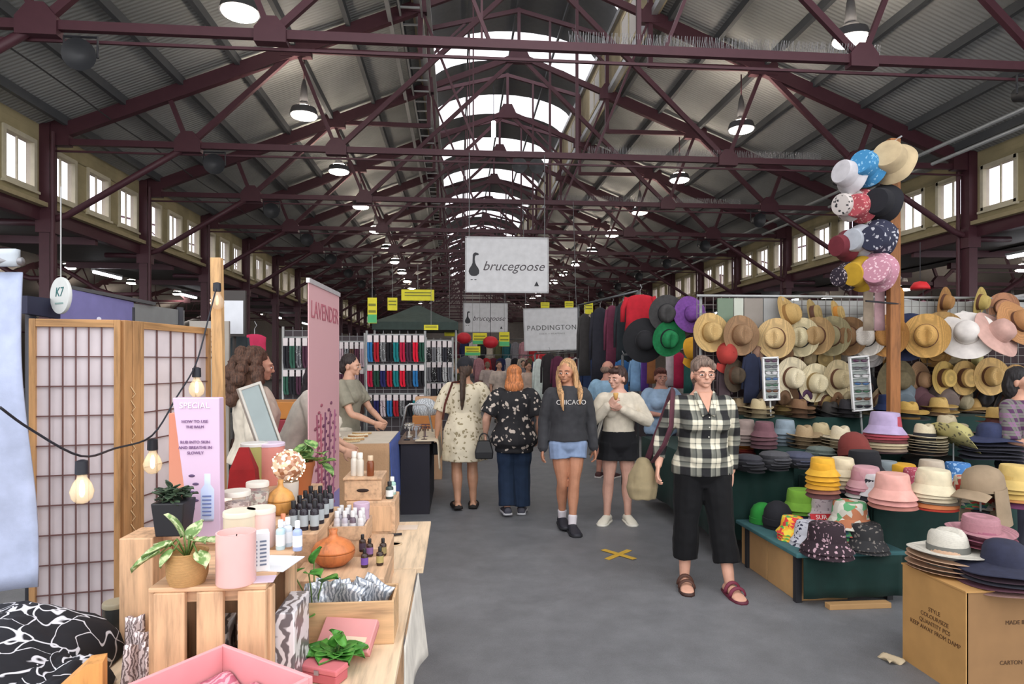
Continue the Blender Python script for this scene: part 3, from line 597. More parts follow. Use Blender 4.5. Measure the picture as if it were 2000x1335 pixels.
# ---------------------------------------------------------------- the shed
XL, XR, CX, HS, BAY, Y0 = -6.62, 9.37, 1.375, 7.995, 3.25, 7.75
RED, ROOF, CREAM = M('4c2a32', .5), M('a2a4a2', .75, kind='corrugated', spec=.15), M('b5a883', .75, kind='boards')
CRM = M('c2b694', .7); GALV = M('a9abab', .45, .5); DARK = M('26262a', .6)
def S_(name, mb, m, **kw): o = build(name, mb, m, **kw); o['kind'] = 'structure'; return o
fb = MB(); fb.add([(-40, -10, 0), (44, -10, 0), (44, 75, 0), (-40, 75, 0)], [(0, 1, 2, 3)]); S_('floor', fb, M('6e6f72', .5, kind='asphalt'))
rafter = lambda u: 5.25 + .4 * (HS - abs(u))
def make_truss():
    t = thing('roof_truss', 'maroon steel roof truss', 'roof truss', (CX, 0, 0), kind='structure')
    R = lambda u: (u, 0, rafter(u)); G1, G2, C = 5.8, 3.4, 5.17
    def mem(name, a, b, w, h): mb = MB(); mb.bar(a, b, w, h); return build(name, mb, RED, t)
    mem('bottom_chord', (-HS, 0, C), (HS, 0, C), .07, .10)
    mem('tie_rod', (-HS, .06, C - .13), (HS, .06, C - .13), .03, .03)
    for s in (-1, 1):
        mem('rafter', R(s * HS), R(s * 2.0), .11, .22); mem('rafter', R(s * 2.0), (0, 0, rafter(0)), .07, .12)
        mem('web_member', (s * G1, 0, C), R(s * 6.12), .06, .07); mem('web_member', (s * G1, 0, C), R(s * 4.06), .07, .09); mem('web_member', (s * 4.06, 0, rafter(4.06)), (s * G2, 0, C), .05, .06)
        mem('web_member', (s * G2, 0, C), (s * .05, 0, rafter(0) - .05), .06, .08); mem('web_member', (s * 2.0, 0, rafter(2)), (s * 1.0, 0, C), .04, .04)
        mem('collar_tie', R(s * 4.06), (s * 2.0, 0, rafter(4.06) - .02), .05, .09); mem('lantern_post', (s * 2.0, 0, rafter(4.06) - .05), (s * 2.0, 0, 9.0), .08, .08)
        mem('lantern_rafter', (s * 2.0, 0, 8.95), (0, 0, 9.45), .06, .09); mem('lantern_brace', (s * 2.0, 0, 8.3), (s * 1.2, 0, 9.1), .04, .05)
        kb = MB(); kb.tube([(s * G1, 0, C), (s * 6.9, 0, 4.48), (s * 7.7, 0, 3.98), (s * 8.1, 0, 3.85), (s * 8.8, 0, 3.86)], .055, 8); build('knee_brace', kb, RED, t, True)
        for u, z, a, b in ((G1, C, .42, .34), (G2, C, .34, .28), (4.06, rafter(4.06), .5, .36), (2.0, rafter(2), .34, .34), (HS - .1, 5.25, .5, .42)):
            gb = MB(); gb.prism([(s * u - a / 2, z - b * .35), (s * u + a / 2, z - b * .35), (s * u + a / 2, z + b * .2), (s * u + a * .2, z + b * .65), (s * u - a * .2, z + b * .65), (s * u - a / 2, z + b * .2)], .13); build('gusset_plate', gb, RED, t)
    mem('king_post', (0, 0, rafter(0) - .1), (0, 0, 9.5), .07, .07)
    gb = MB(); gb.prism([(-.3, rafter(0) - .18), (.3, rafter(0) - .18), (.12, rafter(0) + .2), (-.12, rafter(0) + .2)], .12); build('gusset_plate', gb, RED, t)
    mem('hanger_rod', (.7, 0, C), (.7, 0, 9.3), .05, .05); mem('hanger_rod', (-1.1, 0, C), (-1.1, 0, 9.2), .025, .025)
    return t
tr = make_truss(); NL = 16; NTH_ = ['first', 'second', 'third', 'fourth', 'fifth', 'sixth', 'seventh', 'eighth', 'ninth', 'tenth', 'eleventh', 'twelfth', 'thirteenth', 'fourteenth', 'fifteenth', 'sixteenth']
for i in range(NL):
    y = Y0 + BAY * i
    lab = 'maroon steel roof truss, %s along the main hall' % NTH_[i]
    if i == 0: tr.location.y = 7.2; tr['label'] = lab
    else: dup(tr, (CX, y, 0), label=lab)
for c in (CX - 18.4, CX + 18.4):
    for i in range(7): dup(tr, (c, Y0 + BAY * (2 * i if i > 3 else i), -.5 if c < 0 else -1.3), label='dim maroon roof truss of the neighbouring shed, %s beyond the %s columns' % (NTH_[i], 'candle stall' if c < 0 else 'hat stall'))
# columns
cbm = MB(); cbm.box((0, 0, 2.72), (.16, .20, 5.44)); cbm.box((0, 0, .1), (.34, .34, .2)); cbm.box((0, .0, 3.86), (.24, .26, .36)); cbm.tube([(.13, -.1, .2), (.13, -.1, 5.3)], .035, 8)
col = S_('column', cbm, RED)
first = True
for i in range(NL):
    for x in (XL, XR):
        if first: col.location = (x, Y0, 0); first = False
        else: c = col.copy(); COL.objects.link(c); c.location = (x, Y0 + BAY * i, 0); c.rotation_euler = (0, 0, 0 if x < 0 else pi)
YA, YB = 3.0, Y0 + BAY * NL
# roof slopes, lantern walls, lantern roof with white bands
for nm, s in (('left', -1), ('right', 1)):
    mb = MB(); a, b = s * 2.05, s * (HS + .5)
    vs = [(CX + a, YA, rafter(2.05) + .2), (CX + b, YA, rafter(HS + .5) + .2), (CX + b, YB, rafter(HS + .5) + .2), (CX + a, YB, rafter(2.05) + .2)]
    mb.add(vs + [(x, y, z + .04) for x, y, z in vs], [(0, 1, 2, 3), (7, 6, 5, 4), (0, 4, 5, 1), (1, 5, 6, 2), (2, 6, 7, 3), (3, 7, 4, 0)]); S_('ceiling_' + nm, mb, ROOF)
    for u in (2.35, 3.2, 4.1, 5.0, 5.9, 6.8, 7.7):
        pb = MB(); pb.box((CX + s * u, (YA + YB) / 2, rafter(u) + .13), (.075, YB - YA, .14)); S_('purlin', pb, M('55585b', .6))
    lb = MB(); lb.box((CX + s * 2.12, (YA + YB) / 2, 8.35), (.06, YB - YA, 1.35)); S_('wall_lantern_' + nm, lb, M('b8ab8a', .7, kind='boards') )
    for z in (7.72, 9.0): eb = MB(); eb.box((CX + s * 2.06, (YA + YB) / 2, z), (.1, YB - YA, .12)); S_('trim_lantern', eb, GALV)
nk = 0; y = YA; arc = [(2.15 * -cos(pi * k / 16), 9.0 + .8 * sin(pi * k / 16)) for k in range(17)]
bands = [(16.6 - 3.77 * 3 + 3.77 * k - .75, 16.6 - 3.77 * 3 + 3.77 * k + .75) for k in range(16)]
def arcstrip(ya, yb, nm, m):
    mb = MB(); mb.rings([[V((CX + x * .999, yy, z + dz)) for x, z in arc] for yy, dz in ((ya, 0), (yb, 0))], False, closed=False); S_(nm, mb, m, smooth=True)
sky_m = translucent('f4f2f6', .96); prev = YA
for a, b in bands:
    if b > YB: break
    arcstrip(prev, a, 'ceiling_lantern', M('6e7173', .6)); arcstrip(a, b, 'skylight', sky_m); prev = b
arcstrip(prev, YB, 'ceiling_lantern', M('6e7173', .6))
for u, z in ((-1.1, 9.55), (0, 9.7), (1.1, 9.55)): pb = MB(); pb.box((CX + u, (YA + YB) / 2, z), (.05, YB - YA, .08)); S_('purlin', pb, M('6a6d70', .6))
# louvred lantern windows, light coming through between boards
lw = thing('window_lantern', 'lantern louvre window', 'window', (CX, 0, 0), kind='structure'); mb = MB()
for z in (7.95, 8.75): mb.box((0, 0, z), (.09, 1.2, .07))
for y in (-.6, 0, .6): mb.box((0, y, 8.35), (.09, .07, .85))
build('frame', mb, CRM, lw); mb = MB(); mb.box((0, 0, 8.35), (.075, 1.15, .8)); build('pane', mb, translucent('ffffff', .5), lw); k = 0
for s in (-1, 1):
    for i in range(14):
        loc = (CX + s * 2.10, Y0 + BAY * (i + .5), 0)
        if k == 0: lw.location = loc
        else: dup(lw, loc)
        k += 1
# clerestory walls with their windows
win = thing('window', 'clerestory window', 'window', (0, 0, 0), kind='structure')
mb = MB()
for z in (4.34, 5.1): mb.box((0, 0, z), (.13, .74, .07))
for y in (-.35, .35): mb.box((0, y, 4.72), (.13, .07, .82))
mb.box((0, .0, 4.72), (.03, .025, .76)); mb.box((0, 0, 4.29), (.2, .82, .04)); build('frame', mb, M('d3cbb2', .6), win)
mb = MB(); mb.box((0, 0, 4.72), (.012, .66, .72)); build('pane', mb, glass('fcfaff', .96), win)
kw = 0
for nm, x in (('left', XL - .12), ('right', XR + .12)):
    wb = MB(); L_ = YB - YA
    wb.box((x, (YA + YB) / 2, 4.2), (.08, L_, .2)); wb.box((x, (YA + YB) / 2, 5.27), (.08, L_, .3))
    ys = [Y0 + BAY * i + BAY * (j + .5) / 3 - .02 for i in range(-1, 15) for j in range(3)]
    pv = YA
    for y in ys:
        if y - .35 > pv: wb.box((x, (pv + y - .35) / 2, 4.71), (.08, y - .35 - pv, .84))
        pv = y + .35
    wb.box((x, (pv + YB) / 2, 4.71), (.08, YB - pv, .84)); S_('wall_' + nm, wb, CREAM)
    lb = MB(); lb.box((x + (.1 if x < 0 else -.1), (YA + YB) / 2, 4.12), (.16, L_, .07)); S_('trim_ledge', lb, M('a89a78', .7))
    bb = MB(); bb.box((x, (YA + YB) / 2, 3.98), (.14, L_, .22)); S_('beam', bb, RED)
    for q, y in enumerate(ys):
        if kw == 0: win.location = (x, y, 0)
        else: dup(win, (x, y, 0))
        kw += 1
    # soffit and neighbouring shed
    s = -1 if x < 0 else 1
    sb = MB(); sb.box((x + s * 1.25, (YA + YB) / 2, 3.97), (2.3, L_, .06)); S_('ceiling_aisle_' + nm, sb, M('55504c', .8))
    for i in range(NL): jb = MB(); jb.bar((x, Y0 + BAY * (i + .5), 3.85), (x + s * 2.4, Y0 + BAY * (i + .5), 3.88), .08, .14); S_('beam', jb, RED)
    cx = CX + s * 18.4
    for q in (-1, 1):
        mb = MB(); dz = -.5 if s < 0 else -1.3; vs = [(cx, YA, 8.6 + dz), (cx + q * 8.6, YA, 5.2 + dz), (cx + q * 8.6, YB, 5.2 + dz), (cx, YB, 8.6 + dz)]; mb.add(vs, [(0, 1, 2, 3)]); S_('ceiling_neighbour', mb, M('6a6664', .8))
    mb = MB(); mb.box((cx + s * 9.2, (YA + YB) / 2, 2.7), (.1, L_, 5.4)); S_('wall_far_' + nm, mb, M('4a4038', .8))
mb = MB(); mb.box((CX, YB + .2, 4.5), (56, .2, 11)); S_('wall_end', mb, M('aaa098', .8))
# hanging industrial lamps
lamp = thing('ceiling_lamp', 'round industrial ceiling lamp glowing below the rafters', 'ceiling lamp', (0, 0, 0), group='round lamps under the roof')
mb = MB(); mb.lathe([(.02, .62), (.05, .5), (.07, .3), (.08, .14), (.205, .12), (.225, .06), (.24, .0), (.22, .0), (.1, .2)], 20); build('lamp_shade', mb, M('3c3c3e', .5), lamp, True, angle=40)
mb = MB(); mb.lathe([(.205, .005), (.205, -.02), (.14, -.045), (.001, -.05)], 20); build('diffuser', mb, emit('fff4e6', 45), lamp, True)
mb = MB(); mb.lathe([(.19, .125), (.17, .135), (.1, .15), (.085, .15)], 16, cap=False); build('added_uplight', mb, emit('ffeeda', 120), lamp, True)  # hidden glowing ring, added on top of the shade to brighten the roof
mb = MB(); mb.tube([(0, 0, .6), (0, 0, 1.0)], .012, 6); build('rod', mb, RED, lamp, True); k = 0
for side, x in (('on the candle stall side', -2.62), ('on the hat stall side', 5.15)):
    for i in range(13):
        loc = (x, Y0 + BAY * i + .25, 5.82); lab = 'round glowing ceiling lamp %s, %s along the hall' % (side, ['first', 'second', 'third', 'fourth', 'fifth', 'sixth', 'seventh', 'eighth', 'ninth', 'tenth', 'eleventh', 'twelfth', 'thirteenth'][i])
        if k == 0: lamp.location = loc; lamp['label'] = lab
        else: dup(lamp, loc, label=lab)
        k += 1
for c in (CX - 18.4, CX + 18.4):
    for i in range(10):
        for x in (-5, 3): dup(lamp, (c + x, 11 + 4.5 * i, 5.0 if c < 0 else 4.0), label='small glowing lamp in the dim neighbouring shed beyond the columns', group='lamps in the neighbouring sheds')
tl = thing('ceiling_tube_light', 'white tube light under the low side roof', 'tube light', (0, 0, 0), group='tube lights beyond the columns')
mb = MB(); mb.tube([(0, -.6, 0), (0, .6, 0)], .035, 8); build('tube', mb, emit('f4f6ff', 14), tl, True); mb = MB(); mb.box((0, 0, .055), (.09, 1.26, .05)); build('housing', mb, M('c0c0c0', .5), tl); k = 0
for s, x in ((-1, XL - 1.9), (1, XR + 1.9)):
    for i in range(7):
        if k == 0: tl.location = (x, 11.5, 3.72)
        else: dup(tl, (x + random.uniform(-.3, .3), 11.5 + 5 * i, 3.72))
        k += 1
# horn speakers under the chords
sp = thing('horn_speaker', 'black round horn speaker', 'speaker', (0, 0, 0), group='horn speakers under the trusses')
mb = MB(); T = Matrix.Rotation(radians(100), 4, 'X') @ Matrix.Rotation(.2, 4, 'Y'); mb.lathe([(.04, -.2), (.08, -.17), (.10, -.04), (.155, .05), (.165, .065), (.13, .04), (.04, -.02)], 18, T=T); build('horn', mb, M('2c2d30', .5), sp, True, angle=50)
mb = MB(); mb.tube([(-.17, 0, -.02), (-.17, 0, .2), (.17, 0, .2), (.17, 0, -.02)], .015, 6); build('bracket', mb, DARK, sp); k = 0
for side, u in (('candle stall', -5.35), ('hat stall', 5.5)):
    for i in range(8):
        lab = 'black horn speaker under the %s truss on the %s side' % (['first', 'second', 'third', 'fourth', 'fifth', 'sixth', 'seventh', 'eighth'][i], side); loc = (CX + u, Y0 + BAY * i - (.6 if i == 0 else .1), 4.84)
        if k == 0: sp.location = loc; sp['label'] = lab
        else: dup(sp, loc, label=lab)
        k += 1
# twin floodlights
fl = thing('floodlight', 'pair of round black floodlights hung below the second truss', 'floodlight', (P(1031, 325, 13.9)), (0, 0, 0))
for x in (-.19, .19): mb = MB(); mb.lathe([(.06, -.12), (.13, -.1), (.17, .04), (.17, .07), (.13, .06), (.05, .02)], 18, (0, 0, 0), Matrix.Translation((x, 0, 0)) @ Matrix.Rotation(pi / 2, 4, 'X')); build('lamp_head', mb, M('3a3c3e', .4), fl, True, angle=40)
mb = MB(); mb.box((0, .05, .24), (.62, .2, .16)); build('control_gear', mb, GALV, fl, bevel=.01)
fl2 = thing('hanging_tube_lamp', 'white vertical tube lamp hanging inside the lantern roof', 'lamp', P(964, 252, 17)); mb = MB(); mb.tube([(0, 0, -.2), (0, 0, .2)], .06, 10); build('tube', mb, emit('fff4ff', 6), fl2, True); mb = MB(); mb.tube([(0, 0, .2), (0, 0, 1.2)], .01, 6); build('cord', mb, DARK, fl2)
# cable ladders and pipes along the lantern edge
for u, z in ((-2.5, 7.36), (-1.85, 7.5)):
    mb = MB(); mb.box((CX + u, (YA + YB) / 2, z), (.07, YB - YA, .05)); o = solid('conduit', mb, GALV, 'long galvanised conduit running along the lantern edge' if u < -2.1 else 'long galvanised conduit running just inside the lantern opening', 'conduit')
mb = MB(); mb.box((CX - 2.33, (YA + YB) / 2, 7.46), (.03, YB - YA, .05)).box((CX - 1.97, (YA + YB) / 2, 7.46), (.03, YB - YA, .05))
for k in range(90): mb.box((CX - 2.15, YA + .55 * k, 7.46), (.36, .03, .03))
solid('cable_ladder', mb, GALV, 'galvanised cable ladder rungs beside the lantern roof opening', 'cable ladder')
for s, u, z, lab in ((1, 7.0, 5.35, 'grey pipe running high above the hat stall'), (1, 7.25, 5.2, 'grey pipe just below the pipe above the hat stall')):
    mb = MB(); mb.tube([(CX + u, YA, z), (CX + u, YB, z)], .035, 8); solid('pipe', mb, GALV, lab, 'pipe', smooth=True)
mb = MB(); pts = []
for k in range(40): pts.append((CX - 7.0 + .0 * k, YA + k, 5.6 - .06 * abs(sin(k * pi / 3.25))))
mb.tube(pts, .012, 5); solid('cable', mb, M('3c3c3e', .6), 'thin black cable slung under the roof near the eaves', 'cable', smooth=True)
# bird spikes on the chords: bristles nobody counts
for i in (0, 1, 2):
    mb = MB()
    for k in range(170):
        x = CX + (-.1 + k * .022 if i == 0 else .9 + k * .025); y = Y0 + BAY * i - (.55 if i == 0 else 0)
        for a in (-.04, .04): mb.bar((x, y, 5.21), (x + random.uniform(-.02, .02), y + a, 5.34), .003, .003)
    o = solid('bird_spikes', mb, M('8a8a8c', .4, .6), 'thin wire bird spikes on top of the %s truss chord' % ['first', 'second', 'third'][i], 'bird spikes'); o['kind'] = 'stuff'
# tape cross on the floor
t = thing('tape_cross', 'yellow tape cross stuck on the asphalt floor', 'tape', PZ(1208, 1083, .0))
for a in (.75, -.95): mb = MB(); mb.bar((-.17 * cos(a), -.17 * sin(a), .003 if a > 0 else .0065), (.17 * cos(a), .17 * sin(a), .003 if a > 0 else .0065), .05, .003); build('tape_strip', mb, M('c9a23c', .6), t)
# daylight
wd = bpy.data.worlds.new('world'); S.world = wd; wd.use_nodes = True
bg = wd.node_tree.nodes['Background']; bg.inputs[0].default_value = (.97, .97, .985, 1); bg.inputs[1].default_value = 2.2
# ---------------------------------------------------------------- candle stall in the foreground
PINE, PINE2, PLY = M('caa380', .6, kind='wood'), M('c9a483', .6, kind='woody'), M('dcc3a4', .55, kind='woody', scale=.8)
PINEX = M('caa380', .6, kind='wood', c2='x')
def bx(name, c, d, m, label, cat, bevel=.003, rot=0, group=None):
    o = build(name, MB().box((0, 0, d[2] / 2), d), m, bevel=bevel); o.location = c; o.rotation_euler = (0, 0, rot); return tag(o, label, cat, group)
# the two joined table boards on trestle legs
for nm, x0, x1, y0, y1, lab in (('table', -1.15, -.166, .95, 2.655, 'pale plywood display table nearest the camera, covered with candles and crates'), ('table', -.97, -.14, 2.665, 3.44, 'pale plywood display table end reaching down the aisle beside the jewellery stall'), ('side_table', -1.75, -1.16, .95, 2.12, 'low plywood side table under the black line print cloth')):
    t = thing(nm, lab, 'table', ((x0 + x1) / 2, (y0 + y1) / 2, 0)); w_, d_ = x1 - x0, y1 - y0
    build('tabletop', MB().box((0, 0, .738), (w_, d_, .024)), PLY, t, bevel=.003)
    for sx in (-1, 1):
        for sy in (-1, 1): build('leg', MB().bar((sx * (w_ / 2 - .12), sy * (d_ / 2 - .08), .726), (sx * (w_ / 2 - .1), sy * (d_ / 2 - .06), 0), .045), PINE, t)
    for sy in (-1, 1): build('stretcher', MB().bar((-w_ / 2 + .1, sy * (d_ / 2 - .07), .3), (w_ / 2 - .1, sy * (d_ / 2 - .07), .3), .03, .05), PINE, t)
mb = MB(); mb.sheet(lambda u, v: V((-.158 + .012 * sin(u * 9) * v + .035 * v * u, 1.95 + .68 * u - .03 * v, .742 - (.24 + .06 * u + .02 * sin(u * 7)) * v)), 24, 8, th=.003)
solid('drop_cloth', mb, M('d2ccc2', .8, kind='fabric'), 'white cloth hanging off the aisle edge of the plywood table', 'cloth', smooth=True)
mb = MB(); mb.sheet(lambda u, v: V((-.19 + .008 * sin(u * 22), .98 + 1.0 * u, .72 - .70 * v)), 24, 4, th=.003)
solid('table_skirt', mb, M('5a5650', .8, kind='fabric'), 'dim grey cloth closing the space under the plywood table', 'cloth', smooth=True)
# slatted pine crate
c = thing('pine_crate', 'upright slatted pine crate in front, carrying the pink candle and bottles', 'crate', (-.60, 1.75, .75))
for x, w_ in ((-.088, .072), (.006, .062), (.104, .066)): build('slat', MB().box((x, -.145, .148), (w_, .018, .296)), PINE, c, bevel=.003)
for x in (-.118, .128):
    build('corner_post', MB().box((x + (.02 if x < 0 else 0), -.118, .148), (.036, .036, .296)), PINE, c, bevel=.003)
build('back_panel', MB().box((.0, .14, .148), (.26, .012, .296)), PINE, c)
build('side_board', MB().box((.132, .105, .225), (.014, .085, .14)), PINE, c, bevel=.003); build('side_board', MB().box((-.134, 0, .15), (.012, .28, .29)), PINE, c)
build('top_rail', MB().box((0, -.125, .285), (.25, .02, .035)), PINEX, c); build('top_board', MB().box((.0, 0, .302), (.275, .30, .012)), PINEX, c, bevel=.003); build('base_board', MB().box((0, 0, .008), (.262, .28, .012)), PINEX, c)
for k, (x, y, z, a) in enumerate(((-.03, 0, .014, .1), (.045, .03, .014, -.2), (-.03, 0, .094, .05), (.05, .02, .094, .3))):
    o = build('gift_box', MB().box((0, 0, .038), (.07, .09, .076)), M('5a5552', .35, kind='marble', c2='d8d0cc'), bevel=.002); o.location = V((-.60 + x, 1.75 + y, .75 + z)); o.rotation_euler = (0, 0, a)
    tag(o, ['brown and silver marbled gift box at the bottom of the slatted crate', 'marbled gift box beside the lowest one inside the slatted crate', 'marbled gift box stacked second inside the slatted crate', 'marbled gift box on the aisle side inside the slatted crate'][k], 'gift box', 'marbled gift boxes')
o = bx('gift_box', (-.435, 1.74, .75), (.05, .16, .215), M('6a6468', .3, kind='marble', c2='d6d2d6'), 'tall silver swirl patterned gift box standing against the crate side', 'gift box', group='marbled gift boxes')
# second crate and riser behind
bx('pine_crate', (-.935, 2.02, .75), (.095, .13, .335), PINE, 'tall narrow pine box under the black plant pot', 'crate', .004)
b = thing('display_riser', 'long pine riser holding jars, diffusers and packages', 'riser', (-.775, 2.53, .75)); build('top_board', MB().box((0, 0, .287), (.33, .90, .02)), PINE2, b, bevel=.003)
for y in (-.43, .43): build('end_board', MB().box((0, y, .139), (.31, .02, .277)), PINEX, b)
# pothos plants
def leaves(name, pts, m, parent=None, seed=1, size=.05, base=(0, 0, 0), stem=True):
    random.seed(seed); mb, sm = MB(), MB()
    for p_, d_, sz in pts:
        p_, d_ = V(p_), V(d_).normalized(); sd = d_.cross(V((0, 0, 1))); sd = sd.normalized() if sd.length > .05 else V((1, 0, 0)); up = sd.cross(d_)
        fn = lambda u, v: p_ + d_ * (u * sz) + sd * ((v - .5) * sz * .85 * sin(pi * min(1, u * .96 + .06)) ** .8) + up * (.16 * sz * abs(v - .5) * 2 - .30 * sz * u * u)
        mb.sheet(fn, 6, 4, th=.001)
        if stem: sm.tube([V(base), V(base).lerp(p_, .6) + V((0, 0, .03)), p_], .0022, 5)
    o = build(name, mb, m, parent, True)
    if stem: build('stem', sm, M('5e7a3c', .6), parent, True)
    return o
LEAF, VAR = M('3e7a2e', .45, kind='leaf', c2='5a9a40'), M('6f8f52', .45, kind='leaf', c2='c9d4a4', scale=1.3)
p0 = PZ(366, 1137, 1.058); PS = .72; t = thing('potted_plant', 'variegated pothos in a woven bamboo pot on the slatted crate', 'plant', p0)
build('pot', MB().lathe([(.040, 0), (.047, .02), (.049, .055), (.047, .072), (.049, .078), (.043, .078), (.041, .066), (.001, .064)], 22), M('b8905c', .7, kind='straw'), t, True, angle=40)
leaves('leaf', [(tuple(V((a_[0], a_[1], .07 + (a_[2] - .07) * .55))), b_, c_ * .8) for a_, b_, c_ in [((-.035, -.02, .115), (-.8, -.3, -.1), .075), ((-.05, -.03, .09), (-1, -.4, -.3), .085), ((-.02, -.03, .10), (-.5, -.6, -.5), .055), ((-.02, .01, .14), (-.25, -.1, 1), .085), ((.02, -.01, .13), (.5, -.4, .2), .06), ((.04, .0, .12), (.9, -.2, .15), .075), ((.035, -.03, .09), (.7, -.6, -.4), .06), ((.0, .02, .12), (.2, .4, .8), .07), ((-.045, .01, .10), (-.9, .3, .2), .06)]], VAR, t, 2, base=(0, 0, .06))
p0 = PZ(334, 1045, 1.087); t = thing('potted_plant', 'black square pot with small dark leaves on the tall pine box', 'plant', p0 + V((0, .02, 0)))
build('pot', MB().box((0, 0, .05), (.075, .075, .10), taper=1.25), M('242428', .5), t, bevel=.004); random.seed(5)
leaves('leaf', [((random.uniform(-.035, .035), random.uniform(-.035, .035), .1 + .03 * random.random()), (random.uniform(-1, 1), random.uniform(-1, .3), random.uniform(-.2, .8)), .032) for k in range(46)], M('2c3a2c', .5, kind='leaf', c2='475a44'), t, 5, stem=False)
p0 = PZ(655, 1300, .751); t = thing('green_plant', 'glossy green leafy sprig lying on the table beside the pink case', 'plant', p0)
leaves('leaf', [((0, 0, .03), (math.cos(a), math.sin(a), .35), .09) for a in (.2, 1.0, 1.9, 2.7, 3.5, 4.4, 5.3, 5.9)] + [((0, 0, .05), (.2, -.2, 1), .06), ((.02, .0, .05), (-.4, .1, .9), .06)], LEAF, t, 3, base=(0, 0, 0))
p0 = V((-.44, 2.02, .757)); t = thing('green_plant', 'trailing green plant between the crate and the tray box', 'plant', p0)
leaves('leaf', [((-.0, -.06, .08), (-.2, -.8, .3), .07), ((-.03, -.09, .15), (-.3, -1, -.2), .07), ((-.05, -.04, .2), (.1, -.7, .5), .08), ((.03, -.03, .17), (.6, -.4, .5), .07), ((.0, -.07, .21), (.5, -.6, .3), .07), ((-.04, -.1, .10), (.2, -1, -.3), .06), ((.0, .0, .22), (.2, -.1, 1), .06)], LEAF, t, 4, base=(0, 0, .0))
p0 = PZ(608, 925, 1.037); t = thing('potted_plant', 'green plant in a terracotta pot behind the glowing ball', 'plant', V((-.66, 2.76, 1.047)))
build('pot', MB().lathe([(.04, 0), (.058, .11), (.062, .115), (.062, .135), (.055, .135), (.05, .1), (.001, .1)], 20), M('a8623a', .8), t, True, angle=40); random.seed(8)
leaves('leaf', [((random.uniform(-.05, .09), random.uniform(-.05, .05), random.uniform(.1, .2)), (random.uniform(-.6, 1), random.uniform(-1, .5), random.uniform(-.7, 1)), .07) for k in range(26)], M('4a7038', .5, kind='leaf', c2='8aa864'), t, 5, base=(0, 0, .1), stem=False)
# candles, jars and bottles
def candle(px, py, z, r, h, col, lid, label, cat='candle', lidm=None, text_=None):
    q = PZ(px, py, z); t = thing('candle_jar', label, cat, q)
    build('jar', MB().lathe([(r * .96, 0), (r, .004), (r, h), (r * .93, h), (r * .92, h * .86), (.001, h * .86)], 28), M(col, .25), t, True, angle=40)
    if lid: build('lid', MB().lathe([(r * 1.03, h), (r * 1.03, h + .012), (r * .98, h + .015), (.001, h + .015)], 28), M(lid, .4), t, True, angle=40)
    else: build('wick', MB().tube([(0, 0, h * .85), (.002, 0, h * .95)], .0016, 5), M('2a2622', .8), t)
    return t
candle(461, 1137, 1.058, .0465, .125, 'e3b8b4', None, 'large pale pink candle jar on the front edge of slatted crate')
candle(468, 1074, 1.058, .044, .10, 'd8cbb4', 'd9d2bf', 'cream lidded candle jar behind the large pink candle')
candle(510, 1066, 1.058, .040, .10, 'e6c4be', 'dfd3c4', 'pale pink lidded candle jar beside the blue spray bottles')
ct = thing('carton', 'white printed carton standing beside the large pink candle', 'carton', PZ(505, 1112, 1.058) + V((0, 0, 0)), .35); build('box', MB().box((0, 0, .05), (.052, .04, .10)), M('d8d9dc', .5), ct, bevel=.002)
for s_ in (0, 1):
    for k in range(7): build('printed_line', MB().box((-.012 + .022 * s_, -.0204, .018 + .010 * k), (.016, .0008, .0045)), M('6a7488', .6), ct)
def bottle(q, r, h, col, cap, label, neck=.4, cat='bottle', lab=None, group=None, capr=.55):
    t = thing('bottle', label, cat, q, group=group)
    build('glass', MB().lathe([(r * .93, 0), (r, .004), (r, h * .62), (r * .9, h * .68), (r * neck, h * .74), (r * neck, h * .78)], 16), M(col, .25), t, True, angle=45)
    build('cap', MB().lathe([(r * capr, h * .76), (r * capr, h * .98), (r * capr * .9, h), (.0005, h)], 14), M(cap, .4), t, True, angle=40)
    if lab: build('paper_label', MB().lathe([(r * 1.02, h * .14), (r * 1.02, h * .52)], 16, cap=False), M(lab, .6), t, True)
    return t
for px, py, col, cap, lab in ((548, 1072, 'b9d2dc', 'eceef0', 'pale teal spray bottle nearest the lidded candles on the crate'), (562, 1066, 'cfd8e4', 'eceef0', 'white spray bottle between the two bluish ones on the crate'), (581, 1074, '9fb0d8', 'e4e8ee', 'lilac blue spray bottle at the crate corner'), (553, 1058, 'd8dde6', 'e0906c', 'white bottle with coral cap behind the spray bottles')):
    bottle(PZ(px, py, 1.058), .0135, .085, col, cap, lab, lab='e6e8ee')
mb = MB(); mb.box((0, 0, .001), (.10, .13, .002)); o = solid('leaflet', mb, M('dcdde0', .6), 'white printed leaflets on the crate top in front of the cartons', 'leaflet'); o.location = PZ(540, 1100, 1.058); o.rotation_euler = (0, 0, -.2)
mb = MB(); mb.box((0, 0, .001), (.09, .05, .002)); o = solid('leaflet', mb, M('cdb9c8', .6), 'lilac leaflet at the front edge of the crate top', 'leaflet'); o.location = PZ(500, 1132, 1.058); o.rotation_euler = (0, 0, .1)
